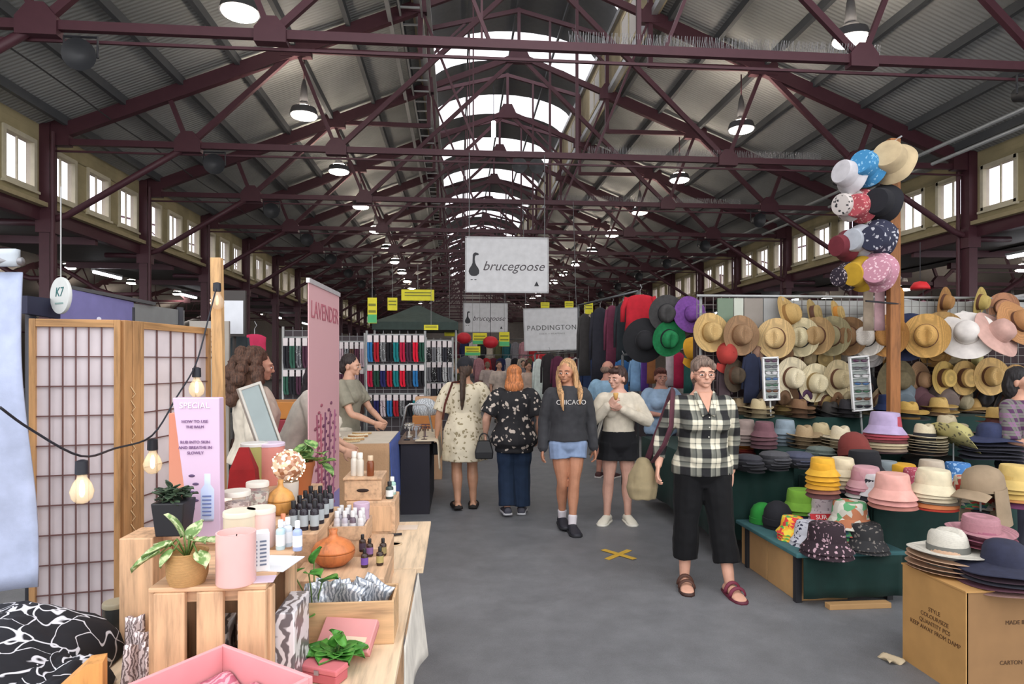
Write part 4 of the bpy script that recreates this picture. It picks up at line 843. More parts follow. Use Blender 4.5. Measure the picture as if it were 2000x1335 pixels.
# lavender display stand
q = PZ(392, 1052, 1.037); t = thing('display_sign', 'tall lavender display board with printed hand bottle picture', 'sign', V((-.805, 2.12, 1.086)), (0, 0, -.02))
mb = MB(); mb.rings([[V((x + s * w_, y, z)) for s, y in ((-1, -.02), (1, -.02), (1, .02), (-1, .02))] for z, w_, x in ((-.05, .046, .012), (.40, .072, -.018))]); build('board', mb, M('cbb0c8', .55, kind='grad', c2='cfb6d0', scale=2), t, bevel=.003)
for k, (b_, s_, z) in enumerate((('SPECIAL', .026, .375), ('HOW TO USE', .013, .325), ('THE BALM', .012, .308), ('RUB INTO SKIN', .013, .26), ('AND BREATHE IN', .013, .243), ('SLOWLY', .013, .226))): text(b_, s_, M('f0e4ee' if k == 0 else '7c5c86', .6), t, (-.018 + .00 * z - .016 * (z - .2), -.0225, z))
mb = MB(); mb.lathe([(.022, 0), (.024, .01), (.024, .10), (.015, .115), (.015, .15)], 16, (.018, -.016, .01), sy=.35); build('printed_bottle', mb, M('b9c4e2', .6), t, True)
for k in range(5): build('printed_leaf', MB().ell((-.03 + .012 * (k % 2), -.021, .05 + .026 * k), (.010, .0015, .0045), T=Matrix.Translation((0, 0, 0))), M('5a4668', .6), t, True)
for k in range(6): build('printed_line', MB().box((.018, -.0255, .03 + .012 * k), (.028, .001, .004)), M('6878b0', .6), t)
q = V((-.985, 2.10, 1.087)); t = thing('paper_bag', 'coral and cream paper bag showing behind the lavender board', 'bag', V((-.945, 2.36, .75)) ); build('bag', MB().box((0, 0, .335), (.12, .06, .67)), M('e0a890', .6, kind='grad', c2='d98a70', scale=1.5), t, bevel=.003)
# jars with dried petals
for px, py, r, lab, c1, c2 in ((462, 1030, .046, 'glass jar of pink dried petals with white lid', 'b48878', 'e2c4b8'), (503, 1008, .040, 'glass jar of grey dried petals with white lid', '8c7c6c', 'cfc4b4')):
    q = PZ(px, py, 1.047); t = thing('petal_jar', lab + ' on the riser', 'jar', q)
    build('petals', MB().lathe([(r * .93, .003), (r * .95, .085), (.001, .092)], 22), M(c1, .8, kind='multi', c2='%s,%s,8a5a52' % (c2, 'd8b8a8'), scale=3), t, True)
    build('glass', MB().lathe([(r, 0), (r, .09), (r * .9, .105), (r * .9, .112)], 24), glass('eef0f0', .8), t, True)
    build('lid', MB().lathe([(r * .98, .108), (r * .98, .122), (r * .94, .125), (.001, .125)], 24), M('dcd6cc', .4), t, True, angle=40)
# glowing crackle ball on a cup, diffusers
q = PZ(563, 988, 1.047); t = thing('cup', 'white stoneware cup under the glowing ball', 'cup', q); build('cup', MB().lathe([(.03, 0), (.036, .01), (.039, .095), (.036, .095), (.033, .02), (.001, .018)], 24), M('cdc2b6', .5), t, True, angle=40)
q = q + V((0, 0, .155)); t = thing('light_ball', 'glowing ball of tiny warm lights sitting on the white cup', 'light', q); build('ball', MB().ell((0, 0, 0), .06, 20, 14), M('b88a70', .5, kind='multi', c2='e8c8a8,a06a4a,f0dcc8', scale=2.2), t, True); random.seed(4)
mb = MB()
for k in range(60):
    d_ = V((random.gauss(0, 1), random.gauss(0, 1), random.gauss(0, 1))).normalized(); mb.ell(d_ * .0605, .0036, 6, 4)
o = build('fairy_lights', mb, emit('ffe6c0', 5), t, True); o['kind'] = 'stuff'
q = PZ(438, 1005, 1.047); t = thing('light_ball', 'small glowing pink salt lamp beside the lavender board', 'light', q); build('lamp', MB().lathe([(.018, 0), (.024, .03), (.026, .055), (.015, .085), (.004, .09)], 12), emit('f6d2c0', 1.6), t, True)
def diffuser(q, r, h, col, label, long=.25):
    t = thing('diffuser', label, 'diffuser', q)
    build('body', MB().lathe([(r * .45, 0), (r * .62, h * .03), (r * .92, h * .2), (r, h * .36), (r * .99, h * .40)], 28), M(col, .4, kind='wood'), t, True, angle=40)
    build('cover', MB().lathe([(r * .985, h * .41), (r * .97, h * .46), (r * .80, h * .62), (r * .48, h * .73), (r * .24, h * .79), (r * .17, h * .88), (r * .21, h), (r * .1, h), (r * .08, h * .9)], 28), M(shade(col, 1.08), .4, kind='wood'), t, True)
    return t
diffuser(PZ(651, 1102, .902), .074, .122, 'b0683c', 'terracotta wood onion shaped oil diffuser on the low pine box')
diffuser(PZ(548, 1004, 1.047), .05, .125, 'b98548', 'honey wood vase shaped diffuser beside the white cup')
# packages behind
t = candle(497, 946, 1.047, .058, .175, 'a9a266', 'd8d4d0', 'olive green cylinder package beside the pink cylinder', 'package')
t = candle(528, 944, 1.047, .062, .172, 'd88f84', 'd6c4d8', 'salmon pink cylinder package behind the glowing ball', 'package')
mb = MB(); mb.rings([[V((x * k, y * k * .6, z)) for x, y in ((-.06, -.05), (.06, -.05), (.06, .05), (-.06, .05))] for z, k in ((0, 1), (.1, .85), (.19, .3))]); o = solid('gift_bag', mb, M('8c1f22', .6, kind='fabric'), 'dark red pointed cloth bag beside the olive package', 'bag'); o.location = V((-.90, 2.80, 1.047))
t = thing('mirror', 'silver framed standing mirror leaning behind the packages', 'mirror', P(528, 872, 3.1), (radians(-10), radians(-15), .9)); h = .30
build('frame', MB().box((-.055, 0, h / 2), (.014, .02, h)).box((.055, 0, h / 2), (.014, .02, h)).box((0, 0, .0), (.124, .02, .014)).box((0, 0, h), (.124, .02, .014)), M('b8b4ac', .35, .3), t, bevel=.003)
build('glass', MB().box((0, 0, h / 2), (.10, .006, h)), M('7c8686', .15, .6), t)
# box tiers with bottles
bx('display_box', (-.545, 2.50, .75), (.115, .42, .25), PINE2, 'pine block carrying dark bottles beside the riser', 'box', .004); random.seed(9); k = 0
for i in range(3):
    for j in range(4):
        bottle(V((-.582 + .037 * i, 2.34 + .09 * j, 1.0)), .0155, .105, '2c2830', '1c1c20', 'dark bottle with grey label on the pine block, row %s, place %s' % (['one', 'two', 'three'][i], ['one', 'two', 'three', 'four'][j]), lab='a8b0b4', group='dark bottles on the pine block')
q = PZ(660, 1045, .90); t = thing('bottle_crate', 'small pine crate packed with capped white bottles', 'crate', V((-.415, 2.56, .75)))
build('base', MB().box((0, 0, .09), (.135, .18, .18)), PINE2, t, bevel=.003)
for s_ in (-1, 1): build('side', MB().box((s_ * .066, 0, .20), (.008, .18, .05)), PINE2, t); build('end', MB().box((0, s_ * .088, .20), (.13, .008, .05)), PINE2, t)
for i in range(4):
    for j in range(3): bottle(V((-.46 + .03 * i, 2.505 + .05 * j, .932)), .0125, .095, ['c8c2c4', 'b4aeb8', '6a5a66', 'd0cccc'][(i + j) % 4], 'dcdada', 'capped slim bottle in the small pine crate, row %s, place %s' % (['one', 'two', 'three'][j], ['one', 'two', 'three', 'four'][i]), neck=.6, capr=.7, lab='d8d4d6', group='slim bottles in the small crate')
q = V((-.325, 2.5, .75)); t = thing('tube', 'tall lilac cardboard tube beside the bottle crate', 'tube', PZ(706, 1046, .905) ); build('tube', MB().lathe([(.031, 0), (.031, .125)], 24), M('b9a0b4', .5), t, True, angle=40); build('lid', MB().lathe([(.032, .11), (.032, .132), (.03, .134), (.001, .134)], 24), M('c2a8bc', .5), t, True, angle=40)
bx('display_box', (-.30, 2.52, .75), (.09, .20, .155), PINE2, 'pine block under the lilac tube', 'box', .004)
bx('display_box', (-.385, 2.22, .75), (.30, .24, .15), PINE2, 'low pine box under the onion shaped diffuser', 'box', .004)
for px, py, c_, lab in ((712, 1106, '6a4a9a', 'small purple essential oil bottle at the front of low pine box'), (742, 1102, 'a89860', 'small amber essential oil bottle with cream label'), (722, 1085, '7a5a8a', 'small violet oil bottle behind the purple one'), (708, 1076, '4a3a4a', 'small dark oil bottle nearest the lilac tube'), (748, 1084, '8a7a50', 'small brown oil bottle behind the amber one')):
    bottle(PZ(px, py, .902), .0125, .062, '3a2a24', '1c1a1c', lab, lab=c_, capr=.5)
# tiered pine boxes with oval handle
t = thing('pine_box', 'lower pine drawer box under the box with oval handle', 'box', (-.42, 3.28, .75)); build('body', MB().box((0, 0, .085), (.235, .24, .17)), PINE2, t, bevel=.004); build('front_panel', MB().box((.0, -.122, .085), (.20, .006, .12)), PINE, t)
t = thing('pine_box', 'upper pine box with dark oval handle hole', 'box', (-.46, 3.28, .921)); build('body', MB().box((0, 0, .05), (.18, .20, .10)), PINE2, t, bevel=.004); build('handle_slot', MB().ell((0, -.101, .05), (.030, .003, .009)), M('2c1c18', .7), t, True)
build('lid', MB().box((0, 0, .106), (.19, .21, .012)), PINE2, t, bevel=.003)
for x, y, h, c_, cp_, lab in ((-.51, 3.24, .12, 'd8d0c4', 'e6e0d6', 'tall cream bottle on the box with oval handle'), (-.48, 3.23, .115, 'd2cabc', 'e6e0d6', 'second cream bottle on the box with oval handle'), (-.43, 3.23, .10, '7a4226', 'd2b89a', 'amber bottle with beaded cap on the box with oval handle')):
    bottle(V((x, y, 1.034)), .018, h, c_, cp_, lab, capr=.75, neck=.7)
for px, py, h, c_, cp_, lab in ((748, 1040, .105, '9cbcc0', 'cfe0e0', 'teal spray bottle in front of the drawer box'), (762, 990, .09, '9fc4b8', 'e8e8e4', 'mint green pump bottle near the blue table cloth'), (741, 968, .085, '3c4a48', '20242a', 'dark bottle with pale label beside the oval handle box')):
    z = .75 if py > 1000 else .90; bottle(PZ(px, py, z) if z < .8 else V((-.335 if px < 750 else -.332, 3.22 if px < 750 else 3.32, .921)), .021 if z < .8 else .019, h, c_, cp_, lab, lab='dfe4e2')
mb = MB(); mb.box((0, 0, .001), (.16, .09, .002)); o = solid('leaflet', mb, M('d8c8b8', .6), 'cream price leaflet at the far corner of the plywood table', 'leaflet'); o.location = PZ(785, 1030, .751)
mb = MB(); mb.tube([V((-.06, -.02, .008)), V((.06, .01, .008))], .006, 8); o = solid('pen', mb, M('26242a', .4), 'black pen lying on the plywood table', 'pen', smooth=True); o.location = PZ(760, 1047, .751)
mb = MB(); mb.lathe([(.035, 0), (.035, .003), (.028, .003), (.028, 0)], 20, sx=1.4); o = solid('bracelet', mb, M('c8b090', .4), 'pale beaded bracelet lying beside the black pen', 'bracelet', smooth=True); o.location = PZ(765, 1062, .751)
# open tray box of silver sachets
t = thing('tray_box', 'open pale wooden tray box filled with silver sachets', 'box', (-.335, 2.03, .75)); mbw = M('cba57c', .6, kind='wood', c2='x')
build('front', MB().box((0, -.075, .065), (.29, .008, .13)), mbw, t, bevel=.002); build('back', MB().box((0, .075, .065), (.29, .008, .13)), mbw, t, bevel=.002)
for s_ in (-1, 1): build('side', MB().box((s_ * .141, 0, .065), (.008, .142, .13)), mbw, t, bevel=.002)
build('base', MB().box((0, 0, .005), (.27, .142, .008)), mbw, t); random.seed(14)
for k in range(9):
    mb = MB(); mb.sheet(lambda u, v: V(((u - .5) * .10, .010 * sin(7 * u + k) * sin(5 * v), (v) * .13 + .006 * sin(u * 6 + k))), 6, 6, th=.006)
    o = solid('sachet', mb, M('8c929c', .25, .4, kind='marble', c2='d2d6dc', scale=2), 'crinkled silver sachet, %s from the aisle side in the tray box' % ['first', 'second', 'third', 'fourth', 'fifth', 'sixth', 'seventh', 'eighth', 'ninth'][8 - k], 'sachet', 'silver sachets in the tray box', smooth=True)
    o.location = V((-.43 + .018 * k, 2.0 + random.uniform(-.01, .05), .79)); o.rotation_euler = (random.uniform(-.5, .1), random.uniform(-.5, .5), random.uniform(-.6, .6))
# pink boxes
t = thing('pink_box', 'dusty pink magnetic gift box leaning on the front of tray box', 'gift box', PZ(655, 1262, .765), (radians(40), radians(-2), radians(-17))); t.location = V((-.325, 1.87, .765))
build('lid', MB().box((0, .045, .012), (.165, .10, .022)), M('cf8d8c', .5), t, bevel=.003); build('ribbon', MB().box((.01, .03, .0238), (.115, .016, .002)), M('d8c0a8', .5), t)
build('base', MB().box((0, .045, -.004), (.158, .094, .010)), M('b87272', .5), t)
t = thing('pink_case', 'small rose pink case on the table below the green sprig', 'case', (PZ(632, 1325, .752)), (0, 0, -.42)); build('lid', MB().box((0, 0, .034), (.12, .06, .016)), M('d0747a', .45), t, bevel=.004); build('base', MB().box((0, 0, .013), (.116, .056, .026)), M('bd6068', .45), t, bevel=.004); build('clasp', MB().box((.0, -.031, .03), (.014, .004, .012)), M('b0a0a0', .3, .8), t)
q = V((-.50, 1.36, .75)); t = thing('pink_box', 'large open pink box lined with patterned paper at the front', 'gift box', q, -.63); z = .19
for x, y, w_, d_ in ((0, .125, .30, .010), (0, -.125, .30, .010), (.145, 0, .010, .24), (-.145, 0, .010, .24)): build('side', MB().box((x, y, z / 2), (w_, d_, z)), M('e09a9e', .5), t, bevel=.002)
build('base', MB().box((0, 0, .006), (.28, .24, .010)), M('d98a92', .5), t)
build('tissue_lining', MB().sheet(lambda u, v: V(((u - .5) * .27, (v - .5) * .23, .13 + .012 * sin(u * 17) * cos(v * 13))), 20, 16, th=.002), M('dba6b0', .5, kind='marble', c2='b86a80', scale=2), t, True)
# black line print cloths, dark candle, crinkled packs, pine wedge
random.seed(3)
for k, (x, y, z0, sx, sy, h, lab) in enumerate(((-1.24, 1.74, .75, .28, .25, .215, 'folded black cloth with white face line drawing, under the shoji screen'), (-.985, 1.62, .75, .085, .16, .13, 'folded black line drawing cloth next to the pine wedge'), (-1.28, 1.28, .75, .27, .16, .19, 'folded black and teal line drawing cloth nearest the camera'))):
    mb = MB(); n_ = 28
    def f(u, v, sx=sx, sy=sy, h=h, k=k):
        a, b = u * 2 - 1, v * 2 - 1; r = max(0, 1 - abs(a) ** 4) * max(0, 1 - abs(b) ** 4); return V((a * sx, b * sy, .006 + h * r ** .5 * (.8 + .12 * noise.noise(V((a * 2 + k, b * 2, 0)))) + .012 * noise.noise(V((a * 6, b * 6, k)))))
    mb.sheet(f, n_, n_, th=.005); mb.box((0, 0, .003), (sx * 1.9, sy * 1.9, .004))
    o = solid('printed_cloth', mb, M('17181f', .8, kind='lines', c2='cfcfd6', scale=1.35), lab, 'cloth', smooth=True); o.location = (x, y, z0)
candle(226, 1238, .752, .036, .088, '3a3c3c', 'a09880', 'dark grey candle tin with brass lid behind the printed cloth')
for k, (px, py) in enumerate(((262, 1250), (280, 1285), (258, 1315), (296, 1322))):
    mb = MB(); mb.sheet(lambda u, v: V(((u - .5) * .05, .006 * sin(u * 9 + k) * (1 - v * .4), v * .12 + .003 * sin(u * 8))), 12, 8, th=.012)
    o = solid('foil_pack', mb, M('7a6a6a', .25, .3, kind='marble', c2='d8c8c8', scale=3), ['crinkled clear pack of beads closest to the dark candle tin', 'crinkled bead pack against the crate slat', 'crinkled bead pack above the pine wedge', 'crinkled bead pack at the foot of the crate'][k], 'pack', 'crinkled bead packs', smooth=True)
    o.location = PZ(px, py + 40, .752); o.rotation_euler = (-.2, .1 * k - .1, .3 * k)
mb = MB(); mb.prism([(-.12, 0), (.12, 0), (.12, .19), (.09, .19)], .05); o = solid('pine_wedge', mb, M('c98f52', .6, kind='wood'), 'orange pine wedge stand at the foot of the slatted crate', 'stand'); o.location = (-.895, 1.46, .752); o.rotation_euler = (0, 0, .3)
# shoji screen: two panels with wire lattice and a double post
def shoji(a, b, nm, lab, nx=6, post=.022):
    a, b = V(a), V(b); d_ = b - a; L_ = d_.length; t = thing('shoji_screen', lab, 'screen', a, (0, 0, math.atan2(d_.y, d_.x))); H = 1.765; W = M('b58a5c', .6, kind='wood')
    build('paper', MB().box((L_ / 2, .006, H / 2), (L_ - .02, .003, H - .04)), M('d6ccd0', .8), t)
    for x in (post / 2, L_ - post / 2): build('stile', MB().box((x, 0, H / 2), (post, .022, H)), W, t, bevel=.002)
    for z in (.05, H - .015): build('rail', MB().box((L_ / 2, 0, z), (L_ - 2 * post, .02, .03)), M('b58a5c', .6, kind='wood', c2='x'), t, bevel=.002)
    g = MB()
    for k in range(1, nx): x = post + (L_ - 2 * post) * k / nx; g.box((x, -.002, H / 2), (.0045, .005, H - .04))
    for k in range(1, 15): g.box((L_ / 2, -.002, H - .03 - k * .115), (L_ - 2 * post, .005, .0045))
    build('lattice', g, M('6a4a48', .6), t)
    return t
A, B, C, D = P(58, 630, 2.60), P(236, 640, 2.66), P(270, 640, 2.74), P(408, 650, 3.28)
for q in (A, B, C, D): q.z = 0
shoji(A, B, 0, 'pale paper shoji screen panel nearest the hanging blue cloth'); shoji(C, D, 1, 'pale paper shoji screen panel beyond the fold, behind the lavender board', 5)
t = thing('screen_post', 'tan wooden double post between the two shoji panels', 'post', (B + C) / 2, (0, 0, math.atan2((C - B).y, (C - B).x))); L_ = (C - B).length
for s_ in (-1, 1): build('stile', MB().box((s_ * L_ * .24, 0, .8825), (L_ * .46, .03, 1.765)), M('a87e54', .6, kind='wood'), t, bevel=.003)
mb = MB()
for k in range(14): z = 1.5 - k * .055; mb.tube([V((-.012, -.018, z)), V((.010, -.018, z - .03)), V((-.006, -.018, z - .045))], .0022, 5)
build('twine', mb, M('cfae84', .8), t, True)
# pale blue hanging cloth on a stand
t = thing('banner', 'pale blue white hanging cloth at the edge of the candle stall', 'banner', V((P(44, 700, 2.0).x, 2.0, 0)))
build('cloth', MB().sheet(lambda u, v: V((-.65 + .64 * u + .022 * v * u, .03 * sin(u * 8) * (.4 + v) + .02 * sin(v * 6 + u * 3), 1.865 - .985 * v + .04 * u * v)), 30, 20, th=.006), M('a8b2cc', .8, kind='fabric'), t, True)
build('rail', MB().tube([(-.7, 0, 1.895), (0, 0, 1.895)], .012, 8), M('8c8c90', .4, .6), t, True); build('pole', MB().tube([(-.60, .03, 0), (-.60, .03, 1.895)], .016, 8), M('8c8c90', .4, .6), t, True); build('foot', MB().box((-.60, .03, .01), (.3, .4, .02)), M('8c8c90', .4, .6), t)
mb = MB(); mb.sheet(lambda u, v: V((-.66 + .65 * u, .004 * sin(30 * u), 1.93 - .05 * v)), 30, 3, th=.02); build('top_hem', mb, M('b4bcc4', .7), t, True)
# timber pole with string lights
pa, pb = P(436, 640, 3.2), P(424, 515, 3.2); base = V((pa.x + .0, 3.2, 0))
t = thing('timber_pole', 'raw pine pole holding the string lights', 'pole', base); build('pole', MB().bar((0, 0, 0), (-.03, 0, 2.10), .05, .04), M('c9a070', .6, kind='wood'), t, bevel=.003); build('base_block', MB().box((0, 0, .03), (.14, .14, .06)), PINE, t)
bz = M('22242c', .5)
bulbs = [(160, 905, 2.0), (298, 862, 2.45), (384, 722, 2.85), (424, 556, 3.14)]
t = thing('string_light', 'black string light cable with four round bulbs in front of the shoji screens', 'string light', (0, 0, 0))
cp = [P(0, 795, 1.75), P(60, 838, 1.85), P(158, 890, 2.0), P(225, 875, 2.2), P(297, 850, 2.45), P(345, 775, 2.65), P(382, 712, 2.85), P(405, 630, 3.0), P(424, 556, 3.14)]
pp, rr = spline(cp, [.0035] * len(cp), 5); build('cable', MB().tube(pp, rr, 6), bz, t, True)
for k, (px, py, Y) in enumerate(bulbs):
    q = P(px, py, Y); r = .032
    so = build('socket', MB().lathe([(.006, .012), (.017, .008), (.018, -.03), (.014, -.032)], 14, q), bz, t, True, angle=40)
    build('bulb', MB().lathe([(.012, -.03), (.014, -.042), (.024, -.058), (r, -.082), (.027, -.103), (.014, -.116), (.001, -.119)], 18, q), glass('f8efe0', .75), so, True)
    build('filament', MB().lathe([(.003, -.05), (.007, -.065), (.007, -.09), (.003, -.098)], 10, q), emit('fff0c8', 14 if k < 3 else .4), so, True)
# ---------------------------------------------------------------- hanging shop signs
WHITE, INK = M('c9c9cb', .6), M('2c2c30', .6)
def hang_sign(px0, px1, py0, py1, Y, label, art, top=5.15, tilt=0):
    a, b = P(px0, py0, Y), P(px1, py1, Y); w_, h_ = b.x - a.x, a.z - b.z; c = V(((a.x + b.x) / 2, Y, (a.z + b.z) / 2))
    t = thing('hanging_sign', label, 'sign', c, (0, tilt, 0)); build('panel', MB().box((0, 0, 0), (w_, .03, h_)), M('cbcbcd', .55), t, bevel=.004)
    build('frame', MB().box((0, 0, h_ / 2), (w_ + .02, .045, .025)).box((0, 0, -h_ / 2), (w_ + .02, .045, .025)).box((w_ / 2, 0, 0), (.025, .045, h_)).box((-w_ / 2, 0, 0), (.025, .045, h_)), M('b4b4b6', .5), t)
    for s_ in (-1, 1): build('hanger', MB().tube([(s_ * w_ * .46, 0, h_ / 2), (s_ * w_ * .46, 0, top - c.z)], .008, 6), M('6a6a6c', .5), t)
    if art == 'goose':
        k = h_ / .97
        mb = MB(); mb.prism([(x * k - .40 * w_, z * k) for x, z in ((-.10, -.12), (-.085, -.17), (-.05, -.20), (.0, -.205), (.05, -.195), (.085, -.16), (.09, -.11), (.07, -.06), (.04, -.02), (.018, .03), (.010, .09), (.015, .14), (.03, .165), (.07, .17), (.085, .185), (.06, .205), (.02, .215), (-.01, .20), (-.025, .17), (-.028, .10), (-.03, .03), (-.05, -.02), (-.085, -.07))], .003, Matrix.Translation((0, -.0175, 0))); build('goose_emblem', mb, INK, t)
        for x in (-.43, -.385): build('goose_foot', MB().ell((x * w_, -.017, -.27 * k), (.022 * k, .003, .008 * k)), INK, t)
        text('brucegoose', .235 * k, M('4a4448', .6), t, (.075 * w_, -.0165, -.03 * k), shear=.35, space=1.0)
        mb = MB(); mb.prism([(.36 * w_ + x * k, -.345 * k + z * k) for x, z in ((-.045, -.03), (.045, -.03), (0, .055))], .003, Matrix.Translation((0, -.0175, 0))); build('triangle_mark', mb, INK, t)
    else:
        text('PADDINGTON', .155, M('4a4a48', .6), t, (0, -.0165, .03), space=1.12); text('COATS + WRAPPINGS', .05, M('6a6a68', .6), t, (0, -.0165, -.10), space=1.2)
    return t
hang_sign(910, 1070, 463, 571, 10.9, 'large white hanging shop sign with black goose emblem, the nearest and highest', 'goose')
hang_sign(905, 991, 592, 648, 20.6, 'smaller white hanging goose emblem sign further down the aisle', 'goose')
hang_sign(1024, 1131, 602, 683, 14.1, 'white hanging sign lettered PADDINGTON', 'pad', tilt=-.03)
# yellow price boards
Yl, Gr = M('d9cf2c', .6), M('4fae70', .6)
for px0, px1, py0, py1, Y, lab, two in ((784, 848, 565, 587, 12, 'wide yellow price board above the dark canopy', 0), (718, 736, 581, 631, 11, 'tall yellow and green price board at the canopy corner', 1), (757, 776, 581, 606, 12, 'small yellow price board beside the wide one over the canopy', 0), (828, 856, 634, 644, 11.5, 'thin yellow price strip under the canopy edge', 0),
        (868, 888, 643, 656, 12.5, 'small yellow price card beside the canopy pole', 0), (923, 951, 650, 672, 14, 'yellow green price board under the smaller goose sign', 1), (975, 995, 648, 676, 14, 'yellow and teal price board at the smaller goose sign corner', 1), (908, 938, 676, 694, 13, 'bright green and yellow price board above black cap', 1),
        (1056, 1073, 590, 601, 16, 'yellow card peeping above the PADDINGTON sign', 0), (1103, 1120, 588, 602, 16, 'yellow card at the upper corner of PADDINGTON sign', 0), (1141, 1158, 590, 613, 15, 'yellow card just beyond the PADDINGTON sign edge', 0)):
    a, b = P(px0, py0, Y), P(px1, py1, Y); w_, h_ = b.x - a.x, a.z - b.z; t = thing('price_board', lab, 'sign', ((a.x + b.x) / 2, Y, (a.z + b.z) / 2))
    build('card', MB().box((0, 0, 0), (w_, .012, h_)), Yl, t)
    if two: build('colour_band', MB().box((0, -.007, -h_ * .32), (w_ * .98, .006, h_ * .32)), Gr, t)
    for k in range(2): build('printed_line', MB().box((0, -.007, h_ * (.22 - .26 * k)), (w_ * .8, .003, h_ * .1)), M('7a7a2a', .6), t)
    build('hanger', MB().tube([(0, 0, h_ / 2), (0, 0, 3.4 - a.z + h_ / 2)], .004, 5), M('8a8a8a', .5), t)
# dark green canopy
c = P(812, 640, 11.6); t = thing('canopy', 'dark green square market canopy down the aisle', 'canopy', (c.x, 12.2, 0)); h = 1.05
mb = MB(); mb.rings([[V((x * k, y * k, z)) for x, y in ((-.76, -.7), (.76, -.7), (.76, .7), (-.76, .7))] for k, z in ((1, 2.17), (1, 2.31), (.52, 2.47), (.05, 2.66))]); build('canopy_cloth', mb, M('3a4440', .8, kind='fabric'), t)
for x in (-.72, .72):
    for y in (-.66, .66): build('pole', MB().tube([(x, y, 0), (x, y, 2.2)], .02, 8), GALV, t, True)
# sock racks
def sock_rack(px0, px1, Y, zs, label, ztop):
    a, b = P(px0, 700, Y), P(px1, 700, Y); t = thing('sock_rack', label, 'rack', ((a.x + b.x) / 2, Y, 0)); w_ = b.x - a.x
    for s_ in (-1, 1): build('upright', MB().tube([(s_ * w_ / 2, .02, 0), (s_ * w_ / 2, .02, ztop)], .018, 8), GALV, t, True); build('foot', MB().box((s_ * w_ / 2, .02, .015), (.05, .5, .03)), GALV, t)
    for z in zs: build('rail', MB().tube([(-w_ / 2, .02, z), (w_ / 2, .02, z)], .012, 8), GALV, t, True)
    g = MB()
    for k in range(1, int(w_ / .12)): g.box((-w_ / 2 + .12 * k, .05, ztop * .5 + .25), (.006, .006, ztop - .5))
    for k in range(12): g.box((0, .05, .5 + (ztop - .55) * k / 11), (w_, .006, .006))
    build('wire_back', g, M('8c8c8e', .5), t); build('backing', MB().box((0, .12, ztop * .5 + .2), (w_, .01, ztop - .5)), M('4a4246', .8), t); return t, w_
def socks(cx, w_, Y, zs, n, cols, rack, skip=0):
    pr = thing('sock_pair', 'x', 'socks', (0, 0, 0)); build('card', MB().box((0, -.012, -.05), (.075, .004, .085)), M('d2c8c8', .6), pr)
    mb = MB()
    for s_ in (-.018, .018): mb.rings([[V((s_ + x * k + dx, y, z)) for x, y in ((-.024, -.008), (.024, -.008), (.024, .008), (-.024, .008))] for z, k, dx in ((-.06, 1, 0), (-.2, .9, 0), (-.27, 1, .002), (-.31, .9, .012), (-.33, .5, .016))])
    build('sock', mb, M('333333', .8), pr); first = True
    nm = {0: 'top', 1: 'middle', 2: 'bottom'}; on = ['first', 'second', 'third', 'fourth', 'fifth', 'sixth', 'seventh', 'eighth', 'ninth', 'tenth', 'eleventh', 'twelfth']
    for r, z in enumerate(zs):
        for i in range(n):
            cn, cc = cols[(r * 5 + i * (3 if r % 2 else 1)) % len(cols)]; lab = '%s socks, %s along the %s rail of %s' % (cn, on[i], nm[r], rack); loc = (cx - w_ / 2 + w_ * (i + .5) / n, Y - .012, z); ms = {'sock': M(cc, .85, kind='fabric')}
            if ',' in cc: a_, b_ = cc.split(','); ms = {'sock': M(a_, .85, kind='floral', c2=b_, scale=1.2)}
            sc_ = (w_ / n / .105, 1, 1.22 if r == 0 else 1)
            if first:
                pr.location = loc; pr['label'] = lab; pr['group'] = 'sock pairs on the racks'; pr.children[1].data.materials[0] = ms['sock'] if pr.children[1].name.startswith('sock') else pr.children[1].data.materials[0]; pr.scale = sc_; first = False
            else: dup(pr, loc, label=lab, group='sock pairs on the racks', mats=ms, scale=sc_)
SC = [('blue', '2a6aa0'), ('red', 'a8202c'), ('grey patterned', '6a6a6c,b0b0b0'), ('black', '222226'), ('teal', '1c7478'), ('crimson', 'b01c3c'), ('plum', '4a2c3c'), ('scarlet', 'd01c34'), ('dark green', '24463a'), ('black flecked', '2c2c30,9a9aa0'), ('charcoal', '3a3a40'), ('navy', '28285a'), ('pale spotted', 'c0b0b4,4a4050')]
zs = [2.0, 1.56, 1.12]; t, w_ = sock_rack(716, 830, 9.6, zs, 'galvanised rack of hanging socks beyond the jewellery table', 2.06); socks(t.location.x, w_, 9.6, zs, 9, SC, 'the front sock rack')
t, w_ = sock_rack(832, 884, 10.6, [1.95, 1.6, 1.25], 'narrow rack of black and white socks beside the front sock rack', 2.0); socks(t.location.x, w_, 10.6, [1.95, 1.6, 1.25], 5, [('black and white', '2a2a2c,c4c4c4'), ('grey', '77777a'), ('white flecked', 'b8b8b8,3a3a3c'), ('charcoal', '3a3a40')], 'the narrow sock rack')
t, w_ = sock_rack(552, 640, 8.6, [1.92, 1.5, 1.1], 'dim rack of dark packed goods behind the bending woman', 2.06); socks(t.location.x, w_, 8.6, [1.92, 1.5, 1.1], 7, [('black', '26262a'), ('green', '33584a'), ('grey', '5a5a5e,aaaaaa'), ('plum', '4a2c3c')], 'the dim goods rack')
t, w_ = sock_rack(652, 712, 10.4, [1.92, 1.5, 1.1], 'rack of plum and pale packs behind the pointing woman', 2.06); socks(t.location.x, w_, 10.4, [1.92, 1.5, 1.1], 6, [('plum', '5a3444'), ('pale pink', 'b8a0a8'), ('grey', '6a6a6e,bbbbbb'), ('brown', '5a4038')], 'the plum pack rack')
